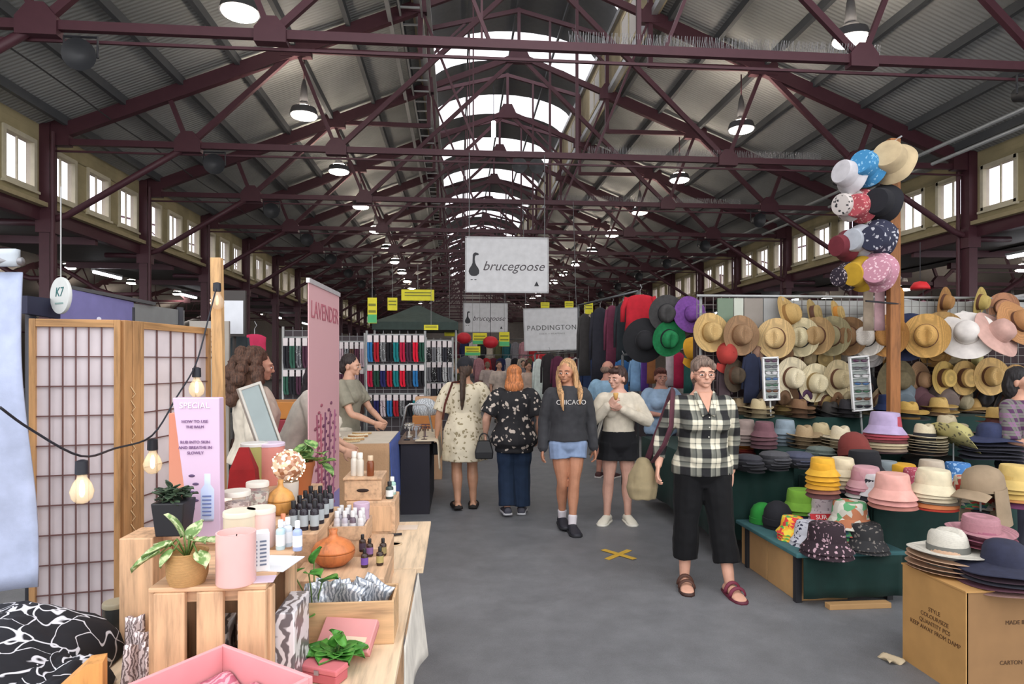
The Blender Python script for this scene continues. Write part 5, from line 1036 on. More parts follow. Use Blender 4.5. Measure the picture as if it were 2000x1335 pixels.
# jewellery table
t = thing('jewellery_table', 'jewellery table with tan burlap front and white top cloth', 'table', (-1.17, 6.48, 0))
build('tabletop', MB().box((0, 0, .835), (1.08, 1.05, .03)), M('cfc4b4', .7), t, bevel=.003)
for sx in (-1, 1):
    for sy in (-1, 1): build('leg', MB().bar((sx * .5, sy * .48, 0), (sx * .5, sy * .48, .82), .04), GALV, t)
mb = MB(); mb.sheet(lambda u, v: V((-.55 + 1.1 * u, -.535 - .012 * sin(u * 14) * v, .852 - .74 * v)), 30, 8, th=.004); build('burlap_front', mb, M('b48f6c', .85, kind='straw'), t, True)
mb = MB(); mb.sheet(lambda u, v: V((.552 + .012 * sin(u * 16) * v + .03 * v, -.535 + 1.07 * u, .853 - (.60 + .06 * u) * v)), 26, 8, th=.004); build('blue_side_cloth', mb, M('4a5c9e', .8, kind='fabric'), t, True)
random.seed(21)
for k in range(6):
    mb = MB()
    for j in range(14): a = j / 13 * pi; mb.ell((-.09 + .18 * j / 13, -.05 * sin(a), .012), (.011, .011, .010), 7, 5)
    o = solid('necklace', mb, M(['c8b088', 'b08858', 'd2c4a8', 'a87c50', 'ddd2ba', 'b89868'][k], .5), '%s bead necklace laid on the jewellery table, %s row from the burlap front' % (['honey', 'brown', 'cream', 'amber', 'ivory', 'straw'][k], ['first', 'second', 'third', 'fourth', 'fifth', 'sixth'][k]), 'necklace', 'bead necklaces', smooth=True); o.location = (-1.0 + .02 * (k % 2), 6.06 + .13 * k, .852); o['kind'] = 'thing'
for k in range(4):
    t = thing('jewellery_bust', 'cream necklace bust, %s on the jewellery table' % ['nearest the banner', 'second from the banner', 'third from the banner', 'farthest from the banner'][k], 'display', (-1.5 + .10 * k, 6.15 + .12 * k, .852)); build('bust', MB().lathe([(.05, 0), (.045, .02), (.02, .06), (.06, .14), (.05, .19), (.02, .22), (.02, .25)], 14, sy=.6), M('cfc6b8', .7), t, True)
# dark table with cream cloth
t = thing('craft_table', 'dark skirted craft table with cream cloth thrown over the aisle corner', 'table', (-.44, 7.45, 0)); build('body', MB().box((0, 0, .37), (.30, 1.36, .74)), M('24222a', .8), t); build('tabletop', MB().box((0, 0, .755), (.34, 1.40, .03)), M('6a5648', .6), t)
mb = MB(); mb.sheet(lambda u, v: V((.0 + .235 * min(1, v * 2.2) + .03 * max(0, v - .45) + .012 * sin(u * 12) * v, -.74 + 1.2 * u, .775 - .5 * max(0, v - .42) * (1 + .2 * sin(u * 7)))), 20, 16, th=.005); build('cream_cloth', mb, M('cabca4', .8, kind='fabric'), t, True)
random.seed(31)
for k in range(7):
    q = V((-.53 + .09 * (k % 3), 6.85 + .2 * (k // 3) + .05 * (k % 2), .771)); t = thing('earring_stand', '%s earring stand on the craft table, %s from the aisle end' % (['black', 'silver', 'dark brown', 'white', 'grey', 'plum', 'ivory'][k], ['first', 'second', 'third', 'fourth', 'fifth', 'sixth', 'seventh'][k]), 'stand', q, 0, 'earring stands')
    m_ = M(['26242a', '9a9a9e', '4a342c', 'c8c4c0', '77777a', '4a3444', 'c2b8a4'][k], .5); build('base', MB().lathe([(.035, 0), (.035, .008), (.005, .012), (.005, .14)], 12), m_, t, True); build('arm', MB().tube([(-.05, 0, .14), (.05, 0, .14)], .005, 6), m_, t, True)
    for j in range(4): build('earring', MB().lathe([(.001, -.05), (.009, -.035), (.001, -.01)], 8, (-.04 + .027 * j, 0, .14)), m_, t, True)
q = P(832, 815, 8.2); bx('storage_box', (q.x, 8.0, .77), (.30, .22, .17), M('b87840', .6), 'orange brown storage box on the end of craft table', 'box', .006)
q = P(832, 785, 9.0); bx('carton', (P(838, 800, 8.9).x, 8.9, .0), (.36, .3, 1.12), M('c29a78', .7), 'tan cardboard carton tower behind the craft table', 'box', .006)
mb = MB(); mb.ell((0, 0, .10), (.16, .14, .13)); o = solid('bundle', mb, M('9aa0a6', .6, kind='marble', c2='d0d4d8'), 'silver grey bundle on top of the orange storage box', 'bundle', smooth=True); o.location = (P(832, 815, 8.2).x, 8.0, .92)
t = thing('chrome_stand', 'bent chrome display stand over the craft table', 'stand', (P(800, 850, 7.6).x, 7.6, .771)); build('frame', MB().tube([(-.1, 0, 0), (-.04, 0, .3), (0, 0, .33), (.18, 0, .33), (.21, 0, .30), (.27, 0, 0)], .012, 8), M('b8bcc0', .3, .6), t, True)
# pink pull up banner beside the jewellery table, facing the aisle
t = thing('pull_up_banner', 'tall dusty pink pull up banner with lavender sprig print', 'banner', V((-.93, 4.1, 0)), (0, 0, math.atan2(.87, .03)))
build('cloth', MB().box((.44, 0, 1.07), (.87, .006, 2.06)), M('c8929a', .7, kind='grad', c2='d2a4a8', scale=.5), t); build('top_bar', MB().box((.44, 0, 2.11), (.89, .022, .03)), M('c8c4c6', .4, .4), t); build('base', MB().box((.44, 0, .04), (.95, .16, .08)), M('8c8a8e', .4, .6), t)
text('LAVENDER', .16, M('b86a78', .6), t, (.44, -.006, 1.93), rot=(pi / 2, 0, 0), space=1.0); random.seed(17)
for k in range(5):
    mb = MB(); x0 = .2 + .12 * k
    pts = [V((x0 + .03 * sin(j * .7 + k), -.006, .15 + .22 * j)) for j in range(6)]; mb.tube(pts, .007, 5)
    for j in range(20): z = .35 + j * .045 + .1 * (k % 2); mb.ell((x0 + .03 * sin((z - .15) / .22 * .7 + k) + .035 * (1 if j % 2 else -1), -.006, z), (.034, .003, .012), 8, 5)
    build('printed_sprig', mb, M(['8a4a5c', 'a05868', '6a3a56', '7a4860', '945a74'][k], .7), t, True)
mb = MB(); mb.box((.44, -.0045, .34), (.868, .003, .6)); build('lilac_foot_print', mb, M('8c80b0', .7), t)
# neighbouring stall fascia behind the shoji screens
t = thing('market_stall', 'fabric covered stall frame behind the shoji screens', 'stall', (0, 0, 0))
def quad(name, x0, x1, ya, yb, yc, yd, Ya, Yb, m, th=.04):
    a, b, c_, d_ = P(x0, ya, Ya), P(x1, yb, Yb), P(x1, yd, Yb), P(x0, yc, Ya); mb = MB(); n_ = (b - a).cross(d_ - a).normalized() * th / 2
    mb.add([p + n_ for p in (a, b, c_, d_)] + [p - n_ for p in (a, b, c_, d_)], [(0, 1, 2, 3), (7, 6, 5, 4), (0, 4, 5, 1), (1, 5, 6, 2), (2, 6, 7, 3), (3, 7, 4, 0)]); return build(name, mb, m, t)
quad('navy_beam', 47, 112, 577, 585, 612, 622, 4.2, 4.5, M('24253a', .7)); f = quad('lavender_fascia', 112, 256, 560, 590, 636, 632, 4.5, 5.4, M('8480b8', .7)); quad('grey_fascia', 256, 356, 592, 606, 630, 634, 5.4, 6.3, M('8c8e8e', .7)); quad('roof_edge', 112, 300, 553, 590, 560, 596, 4.5, 5.7, M('5a5a5c', .7))
a_ = P(190, 607, 4.93); text('(.', .24, M('d8d8e6', .6), t, (a_.x, a_.y - .06, a_.z), (pi / 2, 0, .55))
for px, Y in ((60, 4.3), (256, 5.4), (352, 6.2)): q = P(px, 600, Y); build('pole', MB().tube([(q.x, q.y, 0), (q.x, q.y, q.z)], .03, 8), M('3a3a40', .6), t, True)
q = P(119, 577, 4.35); t = thing('oval_sign', 'white oval hanging shop sign with teal monogram', 'sign', q, (0, 0, -.6)); build('panel', MB().lathe([(.117, -.01), (.12, 0), (.117, .01)], 28, T=Matrix.Rotation(pi / 2, 4, 'X')), M('cfd2d0', .5), t, True, angle=40); text('K7', .085, M('2c6a6a', .6), t, (0, -.0115, .02), shear=.2); build('printed_line', MB().box((0, -.0115, -.05), (.10, .002, .010)), M('8aa4a0', .6), t); build('hanger', MB().tube([(0, 0, .115), (0, 0, .7)], .004, 5), GALV, t)
t = thing('stall_board', 'grey board lettered E over 035 behind the timber pole', 'sign', (P(410, 700, 4.9).x, 4.9, 0)); build('board', MB().box((0, 0, .95), (.28, .03, 1.9)), M('9a948c', .7), t)
text('E', .13, INK, t, (.005, -.018, 1.78)); text('035', .13, INK, t, (.02, -.018, 1.665))
q = P(456, 612, 5.2); t = thing('poster', 'white poster in a dark frame above the curly haired woman', 'poster', q); build('frame', MB().box((0, 0, 0), (.19, .03, .36)), M('3a3634', .6), t); build('sheet', MB().box((.005, -.018, -.03), (.15, .006, .26)), M('ccd0d6', .6), t); build('stand_pole', MB().tube([(0, .02, -.18), (0, .02, -q.z)], .015, 6), M('3a3634', .6), t)
# hanging clothes
def garment(loc, w_, h_, m, label, rot=0, kind='top', group=None, hook=.12):
    t = thing('hanging_garment', label, 'clothing', loc, rot, group)
    mb = MB(); n_ = 10; rs = []
    for z, k, d_ in ((0, .25, .03), (-.03 * h_, .6, .05), (-.10 * h_, .95, .07), (-.3 * h_, .92, .08), (-.7 * h_, .95, .08), (-h_, 1.02, .07)):
        rs.append([V((k * w_ / 2 * cos(2 * pi * i / 16) , d_ * w_ * 1.1 * sin(2 * pi * i / 16) * (1 + .25 * sin(5 * i)), z)) for i in range(16)])
    mb.rings(rs); build('cloth', mb, m, t, True)
    if kind == 'top':
        for s_ in (-1, 1): mb = MB(); mb.tube([V((s_ * w_ * .42, 0, -.07 * h_)), V((s_ * w_ * .56, 0, -.35 * h_)), V((s_ * w_ * .58, .0, -.72 * h_))], [w_ * .09, w_ * .09, w_ * .08], 8); build('sleeve', mb, m, t, True)
    build('hanger', MB().tube([(0, 0, 0), (0, 0, .05), (.02, 0, .08), (0, 0, hook)], .004, 5), M('9a9a9c', .4, .6), t); return t
def gar(px, py0, py1, Y, wpx, m, label, kind='top', rot=0, group=None): q = P(px, py0, Y); return garment(q, wpx * Y / FPX, (py1 - py0) * Y / FPX, m, label, rot, kind, group)
for px, y0, y1, Y, w_, c_, lab, kd in ((467, 648, 800, 5.35, 36, '3c4448', 'long dark slate coat hanging beside the timber pole', 'top'), (497, 652, 712, 6.2, 44, 'b03050', 'crimson pink scarf hanging above the curly haired woman', 'x'),
        (1142, 612, 735, 9.6, 30, '3c3a3a', 'dark grey jacket at the near end of the high rail', 'top'), (1172, 600, 745, 9.4, 34, '2c2c34', 'black jacket hanging on the high rail', 'top'), (1196, 596, 720, 9.2, 30, '6a3448', 'maroon cardigan hanging on the high rail', 'top'), (1217, 590, 715, 9.0, 32, '2a3034', 'charcoal coat hanging next to the maroon cardigan', 'top'), (1240, 585, 705, 8.8, 30, '1f2028', 'black coat nearest the red cloth on the high rail', 'top'),
        (1250, 575, 650, 7.4, 60, 'b02430', 'bright red garment draped at the corner of the hat stall', 'top'),
        (1215, 702, 770, 8.4, 26, '2f5a8a', 'blue print shirt hanging behind the jumper woman', 'top'), (1241, 700, 765, 8.3, 22, '7fa4c8', 'pale blue printed tee hanging below the black hat', 'top'), (1259, 695, 765, 8.2, 18, '5c3a86', 'purple scarf hanging below the black hat', 'x'), (1272, 690, 750, 8.1, 18, '8a5a38', 'tan bag cloth hanging below the green hat', 'x'), (1310, 690, 755, 8.0, 22, 'cdc2c4', 'white striped scarf hanging beside the plaid woman', 'x'), (1326, 688, 760, 7.9, 22, 'b02a4c', 'crimson scarf hanging beside the plaid woman', 'x'), (1344, 690, 770, 7.8, 24, '2c5a54', 'dark green scarf hanging behind the plaid woman', 'x'), (1355, 700, 800, 7.9, 20, '54589a', 'violet blue scarf hanging behind the plaid woman head', 'x'),
        (1072, 690, 770, 11.5, 26, '2f2a2c', 'dark jacket on the rack behind the blonde girl', 'top'), (1052, 700, 790, 12.0, 24, 'c4ccc6', 'pale green print shirt on the rack beside the blonde girl', 'top'), (1090, 695, 770, 11.2, 26, '5a2c40', 'wine red jacket behind the blonde girl', 'top'), (1150, 695, 800, 10.6, 30, '2c3a5a', 'navy dress hanging behind the bald man', 'top'), (1168, 690, 790, 10.2, 24, '3a3438', 'charcoal dress hanging behind the bald man', 'top')):
    gar(px, y0, y1, Y, w_, M(c_, .85, kind='fabric'), lab, kd, random.uniform(-.5, .5))
def rail(a, b, label, z0=0):
    a, b = V(a), V(b); t = thing('clothes_rail', label, 'rail', (a.x, a.y, 0)); d_ = b - a
    build('bar', MB().tube([(0, 0, a.z), V((d_.x, d_.y, b.z))], .016, 8), M('6a6c6e', .4, .6), t, True)
    for p_, z in ((V((0, 0, 0)), a.z), (V((d_.x, d_.y, 0)), b.z)): build('upright', MB().tube([p_, p_ + V((0, 0, z))], .018, 8), M('6a6c6e', .4, .6), t, True)
rail(P(1130, 596, 9.8), P(1246, 568, 8.7), 'tall clothes rail of dark jackets beyond the hat stall'); rail(P(1216, 693, 8.2), P(1360, 680, 7.8), 'low rail of scarves behind the walking women'); rail(P(1045, 690, 12.2), P(1175, 682, 10.1), 'clothes rail of jackets behind the blonde girl')
# far stalls: racks of clothes on both sides of the aisle
random.seed(77); cn = [('black', '2c2a2e'), ('maroon', '5a2a34'), ('grey', '77757a'), ('cream', 'b8ac9c'), ('navy', '2a3050'), ('pink', 'b08088'), ('olive', '5a5a40'), ('white', 'c2bebc'), ('red', 'a02a30'), ('teal', '2c5a60')]
for r_, (x, Ya, Yb, n_, nm) in enumerate(((-.55, 11.0, 13.2, 8, 'first far rack past the sock rack'), (-1.2, 14, 17, 9, 'second far rack on the sock side'), (-.9, 18.5, 23, 9, 'third far rack on the sock side'), (3.0, 12.5, 15.5, 9, 'first far rack past the dark jackets'), (3.3, 17, 21, 9, 'second far rack past the dark jackets'), (2.9, 23, 28, 8, 'third far rack past the dark jackets'))):
    rail((x, Ya - .2, 1.85), (x, Yb + .2, 1.85), 'clothes rail, the ' + nm)
    for i in range(n_):
        c_ = random.choice(cn); garment((x, Ya + (Yb - Ya) * i / (n_ - 1), 1.73), .46, random.uniform(.7, 1.0), M(c_[1], .85, kind='fabric'), '%s garment, %s along the %s' % (c_[0], ['first', 'second', 'third', 'fourth', 'fifth', 'sixth', 'seventh', 'eighth', 'ninth'][i], nm), random.uniform(.2, 1.2), 'top', 'clothes on the ' + nm)
for r_, (xa, xb, Y, z, n_, nm) in enumerate(((-.6, 2.9, 25.5, 1.75, 13, 'cross rail closing the aisle far away'), (-1.2, 3.4, 29, 2.5, 13, 'tall cross rail at the very far end'))):
    rail((xa - .2, Y, z + .12), (xb + .2, Y, z + .12), 'clothes rail, the ' + nm)
    for i in range(n_):
        c_ = cn[(i * 3 + r_ * 2) % 10]; garment((xa + (xb - xa) * i / (n_ - 1), Y, z), .36, random.uniform(.8, 1.1), M(c_[1], .85, kind='fabric'), '%s garment, %s along the %s' % (c_[0], ['first', 'second', 'third', 'fourth', 'fifth', 'sixth', 'seventh', 'eighth', 'ninth', 'tenth', 'eleventh', 'twelfth', 'thirteenth'][i], nm), random.uniform(-.5, .5), 'top', 'clothes on the ' + nm)
for px, py, Y, r_, lab in ((906, 660, 14, .16, 'red paper lantern under the smaller goose sign'), (958, 668, 14, .17, 'red paper lantern beside the yellow green board'), (1055, 700, 15, .2, 'red lampshade below the PADDINGTON sign')):
    mb = MB(); mb.ell((0, 0, 0), (r_, r_, r_ * .8)); o = solid('red_lantern', mb, M('c02430', .5), lab, 'lantern', smooth=True); o.location = P(px, py, Y)
    build('cord', MB().tube([(0, 0, r_ * .8), (0, 0, 1.2)], .006, 5), DARK, o)
for px, Y, w_, h_, c_, lab in ((548, 6.6, .36, .24, 'b8642c', 'orange plastic tub at the bottom of the stack behind curly haired woman'), (548, 6.6, .36, .2, '8a2c38', 'dark red tub in the middle of the stack behind curly haired woman'), (548, 6.6, .36, .2, 'b8702c', 'orange tub on top of the stack behind curly haired woman')):
    pass
zz = 0
for h_, c_, lab in ((.62, '5a3a34', 'dark brown crate under the coloured tubs'), (.22, 'b8642c', 'lower orange tub in the stack behind curly haired woman'), (.18, '8a2c38', 'dark red tub between two orange tubs'), (.18, 'b87838', 'upper orange tub in the stack behind curly haired woman')):
    q = P(553, 800, 6.8); o = build('storage_tub', MB().box((0, 0, h_ / 2), (.36, .4, h_ - .004), taper=1.08 if h_ < .5 else 1), M(c_, .5), bevel=.01); o.location = (q.x, 6.8, zz); tag(o, lab, 'tub'); zz += h_
for x, Y, w_, d_, c_, lab in ((-2.6, 13, 1.2, 4, '5a4a44', 'brown covered stall counter past the sock racks'), (-2.6, 19, 1.4, 5, '4a4a50', 'grey covered stall counter far down the sock side'), (4.6, 14, 1.4, 5, '4a4044', 'dark covered stall counter far down the hat side'), (4.6, 22, 1.4, 6, '54504c', 'brown grey stall counter farthest down the hat side')):
    o = bx('stall_counter', (x, Y, 0), (w_, d_, .85), M(c_, .8, kind='fabric'), lab, 'counter', .01)
# ---------------------------------------------------------------- hat stall
GREEN = M('17312d', .75, kind='fabric')
def covered(name, x0, x1, y0, y1, z, lab, m=GREEN, hem=.02, top=None):
    t = thing(name, lab, 'table', ((x0 + x1) / 2, (y0 + y1) / 2, 0)); w_, d_ = x1 - x0, y1 - y0
    build('tabletop', MB().box((0, 0, z - .012), (w_, d_, .024)), top or m, t, bevel=.006)
    n_ = 40
    for s_, a in ((-1, 'x'), (1, 'x'), (-1, 'y'), (1, 'y')):
        f = (lambda u, v: V((s_ * (w_ / 2 + .004 + .012 * v * (1 + sin(u * 31 + s_))), (u - .5) * d_, z - .004 - (z - hem) * v))) if a == 'x' else (lambda u, v: V(((u - .5) * w_, s_ * (d_ / 2 + .004 + .012 * v * (1 + sin(u * 27 + s_))), z - .004 - (z - hem) * v)))
        build('cloth_side', MB().sheet(f, n_, 3, th=.004), m, t, True)
    return t
TEAL = M('3c6468', .7, kind='fabric')
bench = thing('low_bench', 'low display bench with teal top, dark green front cloth and cartons beneath', 'bench', (2.58, 4.45, 0))
build('top', MB().box((0, 0, .335), (.76, .92, .03)), TEAL, bench, bevel=.008); build('front_cloth', MB().sheet(lambda u, v: V((-.33 + .68 * u, -.455 - .008 * sin(u * 19) * v, .325 - .27 * v)), 24, 4, th=.006), GREEN, bench, True)
for sx in (-1, 1):
    for sy in (-1, 1): build('leg', MB().bar((sx * .32, sy * .36, 0), (sx * .32, sy * .36, .32), .04), DARK, bench)
CARD = M('b08a5c', .75)
for y, d_, lab in ((4.30, .40, 'worn cardboard carton under the bench nearest the corner'), (4.72, .42, 'worn cardboard carton under the bench farther along the aisle')): bx('carton', (2.44, y, 0), (.36, d_, .30), CARD, lab, 'box', .004, group='cartons under the bench')
bx('cardboard_sheet', (2.60, 3.96, 0), (.42, .06, .035), CARD, 'flattened cardboard lying at the foot of green bench cloth', 'cardboard', .003)
covered('hat_table', 2.88, 3.95, 4.22, 5.18, .65, 'dark green covered hat table at the front of the stall')
covered('hat_table', 2.10, 2.70, 4.95, 7.15, .75, 'long dark green covered hat table along the aisle behind the plaid woman', hem=.18)
covered('hat_table', 2.72, 5.6, 5.2, 5.68, .85, 'dark green covered riser step behind the front hat table')
covered('hat_table', 2.72, 5.7, 5.70, 6.06, 1.08, 'tallest green covered riser under the hanging hats')
# backdrop, wire grid and its posts
t = thing('wire_grid', 'white wire grid wall carrying the hanging hats', 'wire grid', (4.2, 6.12, 0)); g = MB()
for k in range(48): g.box((-1.85 + .083 * k, 0, 1.36), (.005, .005, 1.76))
for k in range(22): g.box((.1, -.005, .5 + .083 * k), (3.9, .005, .005))
build('wires', g, M('77726e', .5, .3), t)
for x in (-1.8, 0, 2.0): build('post', MB().tube([(x, .03, 0), (x, .03, 2.26)], .016, 8), GALV, t, True)
build('top_rail', MB().tube([(-1.85, .0, 2.25), (2.1, .0, 2.25)], .014, 8), GALV, t, True)
mb = MB(); mb.sheet(lambda u, v: V((2.35 + 4.0 * u, 6.22 + .02 * sin(u * 60), 1.95 - 1.6 * v)), 90, 4, th=.006); solid('back_cloth', mb, M('3c3032', .85, kind='fabric'), 'dark plum cloth hung behind the wire grid of hats', 'cloth', smooth=True)
mb = MB(); mb.sheet(lambda u, v: V((2.6 + 3.6 * u, 6.19 + .006 * sin(u * 40), 2.22 - .32 * v)), 60, 3, th=.004); solid('grid_banner', mb, M('b0b0ac', .7), 'pale sheet strip along the top of the wire grid', 'cloth', smooth=True)
for k, (px0, px1, c_) in enumerate(((1400, 1432, '6a7a68'), (1432, 1452, 'b4b8ac'), (1452, 1490, '8a827a'), (1490, 1530, '9a9a98'))):
    a, b = P(px0, 582, 6.08), P(px1, 640, 6.08); mb = MB(); mb.box((0, 0, 0), (b.x - a.x - .01, .02, a.z - b.z)); o = solid('fabric_sample', mb, M(c_, .7), ['sage green fabric board clipped to the grid top', 'pale green fabric board clipped to the grid top', 'taupe fabric board clipped to the grid top', 'light grey fabric board clipped to the grid top'][k], 'board'); o.location = ((a.x + b.x) / 2, 6.08, (a.z + b.z) / 2)
# ---- hat kinds (brim radius .16); z up through the crown, origin at the head opening
HK = {}
def crown_rings(prof, n=26, dent=0, pinch=0, ax=1.12, flat=0):
    rs = []
    for r, z in prof: rs.append([V((r * cos(2 * pi * i / n), r * ax * sin(2 * pi * i / n), z)) for i in range(n)])
    if dent:
        zt = prof[-1][1]
        for ring in rs:
            for p_ in ring:
                q = max(0, (p_.z / zt - .55) / .45); p_.z -= dent * q * math.exp(-(p_.x / .022) ** 2) * (1 - .3 * abs(p_.y) / .08)
                if pinch and p_.y < 0: p_.x *= 1 - pinch * q * min(1, -p_.y / .07)
    return rs
def brim_mesh(r0, r1, curl=.0, dip=0, side=0, ax=1.1, n=36, th=.004, wob=0):
    mb = MB(); st = 6; up, dn = [], []
    for k in range(st + 1):
        t_ = k / st; r = r0 + (r1 - r0) * t_; row = []
        for i in range(n):
            a = 2 * pi * i / n; z = curl * t_ * t_ - dip * t_ + side * t_ * t_ * cos(a) ** 2 - side * .35 * t_ * t_ * sin(a) ** 2 + wob * t_ * sin(3 * a + 1); row.append(V((r * cos(a), r * (1 + (ax - 1) * (1 - .5 * t_)) * sin(a), z)))
        up.append([p_ + V((0, 0, th)) for p_ in row]); dn.append(row)
    mb.rings(dn[::-1] + up + [dn[-1]] if False else up + dn[::-1] + [up[0]], False); return mb
def ring_band(r, z0, z1, ax=1.12, n=26, k=.985): return MB().rings([[V((rr * cos(2 * pi * i / n), rr * ax * sin(2 * pi * i / n), z)) for i in range(n)] for rr, z in ((r * .97, z0), (r * 1.035, z0), (r * 1.035 * k, z1), (r * .95 * k, z1))], False)
def hat_proto(kind):
    t = thing(kind, 'x', 'hat', (0, 0, -50)); m0 = M('888888'); B = lambda nm, mb, ang=50: build(nm, mb, m0, t, True, angle=ang)
    if kind in ('fedora', 'cowboy_hat', 'panama_hat'):
        tall = {'fedora': .105, 'cowboy_hat': .115, 'panama_hat': .11}[kind]
        B('crown', MB().rings(crown_rings([(.078, 0), (.077, .03), (.074, .06), (.068, tall * .82), (.058, tall * .95), (.040, tall), (.018, tall * .985), (.001, tall * .98)], dent=.03, pinch=.22)), 60)
        B('brim', brim_mesh(.077, .16, .008, .004, .05 if kind == 'cowboy_hat' else .014, wob=.003)); B('hat_band', ring_band(.078, .003, .032))
    elif kind == 'sun_hat':
        B('crown', MB().rings(crown_rings([(.080, 0), (.080, .03), (.077, .06), (.066, .085), (.045, .098), (.001, .103)], ax=1.08))); B('brim', brim_mesh(.079, .185, -.01, .012, .0, wob=.009)); B('hat_band', ring_band(.080, .003, .026, 1.08))
    elif kind == 'boater':
        B('crown', MB().rings(crown_rings([(.082, 0), (.080, .07), (.076, .078), (.001, .082)], ax=1.08))); B('brim', brim_mesh(.081, .155, .004, 0, .01)); B('hat_band', ring_band(.082, .006, .05, 1.08, k=.985))
    elif kind == 'bucket_hat':
        B('crown', MB().rings(crown_rings([(.092, .050), (.088, .085), (.083, .125), (.078, .134), (.04, .138), (.001, .139)], ax=1.06)))
        mb = MB(); n = 36; up = []
        prof = ((.091, .052), (.102, .034), (.118, .014), (.128, .0)); rs = [[V((r * (1 + .035 * sin(4 * 2 * pi * i / n) * (k / 3)) * cos(2 * pi * i / n), r * 1.06 * sin(2 * pi * i / n), z)) for i in range(n)] for k, (r, z) in enumerate(prof)]; inn = [[p_ - V((p_.x * .03, p_.y * .03, .003)) for p_ in r] for r in rs]
        mb.rings(rs + inn[::-1] + [rs[0]], False); B('brim', mb)
    elif kind == 'cap':
        B('crown', MB().rings(crown_rings([(.082, 0), (.083, .03), (.078, .065), (.062, .092), (.035, .107), (.001, .111)], ax=1.15)))
        mb = MB(); mb.sheet(lambda u, v: V((.085 * sin((u - .5) * 2.3) * (1 + .1 * v), -.055 - .035 * cos((u - .5) * 2.3) - .075 * v * cos((u - .5) * 1.9), .012 - .016 * v - .02 * (abs(u - .5) * 2) ** 2)), 14, 6, th=.004); B('visor', mb); B('button', MB().ell((0, 0, .111), (.007, .007, .005), 8, 5))
    elif kind == 'flat_cap':
        B('crown', MB().rings(crown_rings([(.085, 0), (.098, .018), (.100, .034), (.080, .052), (.04, .060), (.001, .061)], ax=1.2))); mb = MB(); mb.sheet(lambda u, v: V((.08 * sin((u - .5) * 2.2), -.075 - .03 * cos((u - .5) * 2.2) - .035 * v * cos((u - .5) * 2), .012 - .008 * v)), 12, 4, th=.004); B('visor', mb)
    elif kind == 'beanie':
        B('crown', MB().rings(crown_rings([(.085, .02), (.088, .05), (.082, .09), (.062, .125), (.03, .145), (.001, .15)], ax=1.05))); B('cuff', MB().rings([[V((r * cos(2 * pi * i / 26), r * 1.05 * sin(2 * pi * i / 26), z)) for i in range(26)] for r, z in ((.08, 0), (.094, .002), (.094, .042), (.084, .044))], False))
    elif kind == 'flap_cap':
        B('crown', MB().rings(crown_rings([(.082, 0), (.083, .03), (.078, .065), (.062, .092), (.035, .107), (.001, .111)], ax=1.15)))
        mb = MB(); mb.sheet(lambda u, v: V((.085 * sin((u - .5) * 2.3), -.055 - .035 * cos((u - .5) * 2.3) - .085 * v * cos((u - .5) * 1.9), .012 - .02 * v - .02 * (abs(u - .5) * 2) ** 2)), 14, 6, th=.004); B('visor', mb)
        mb = MB(); mb.sheet(lambda u, v: V(((.086 + .012 * v) * sin((u - .5) * 4.2), (.092 + .02 * v) * cos((u - .5) * 4.2), .012 - .17 * v)), 20, 8, th=.004); B('neck_flap', mb)
    return t
G = 'hats on the timber post'
def hat(kind, loc, rot, sc, main, band=None, label='', group=None):
    if kind not in HK: HK[kind] = hat_proto(kind)
    band = band or main; ms = dict(crown=main, brim=main, hat_band=band, visor=main, button=main, cuff=main, neck_flap=main)
    pr = HK[kind]
    r = dup(pr, loc, rot, label, group, ms, sc); return r
ST = lambda c: M(c, .75, kind='straw'); FE = lambda c: M(c, .85, kind='felt'); CO = lambda c: M(c, .85, kind='fabric')
def hung(kind, px, py, rpx, Y, main, band, yaw, pit, label, roll=0, group='hats hanging on the wire grid'):
    q = P(px, py, Y); d = V((sin(radians(yaw)) * cos(radians(pit)), -cos(radians(yaw)) * cos(radians(pit)), sin(radians(pit))))
    base = .16 if kind not in ('sun_hat', 'bucket_hat', 'cap', 'beanie', 'flat_cap') else {'sun_hat': .185, 'bucket_hat': .125, 'cap': .105, 'beanie': .1, 'flat_cap': .12}[kind]
    sc = (.98 if group == G else 1.16) * rpx * Y / FPX / base; rq = d.to_track_quat('Z', 'Y') @ Quaternion((0, 0, 1), radians(roll)); return hat(kind, q - d * .04, rq.to_euler(), sc, main, band, label, group)
BK, BR, NV = FE('222226'), M('5a3a2c', .6), FE('262c48')
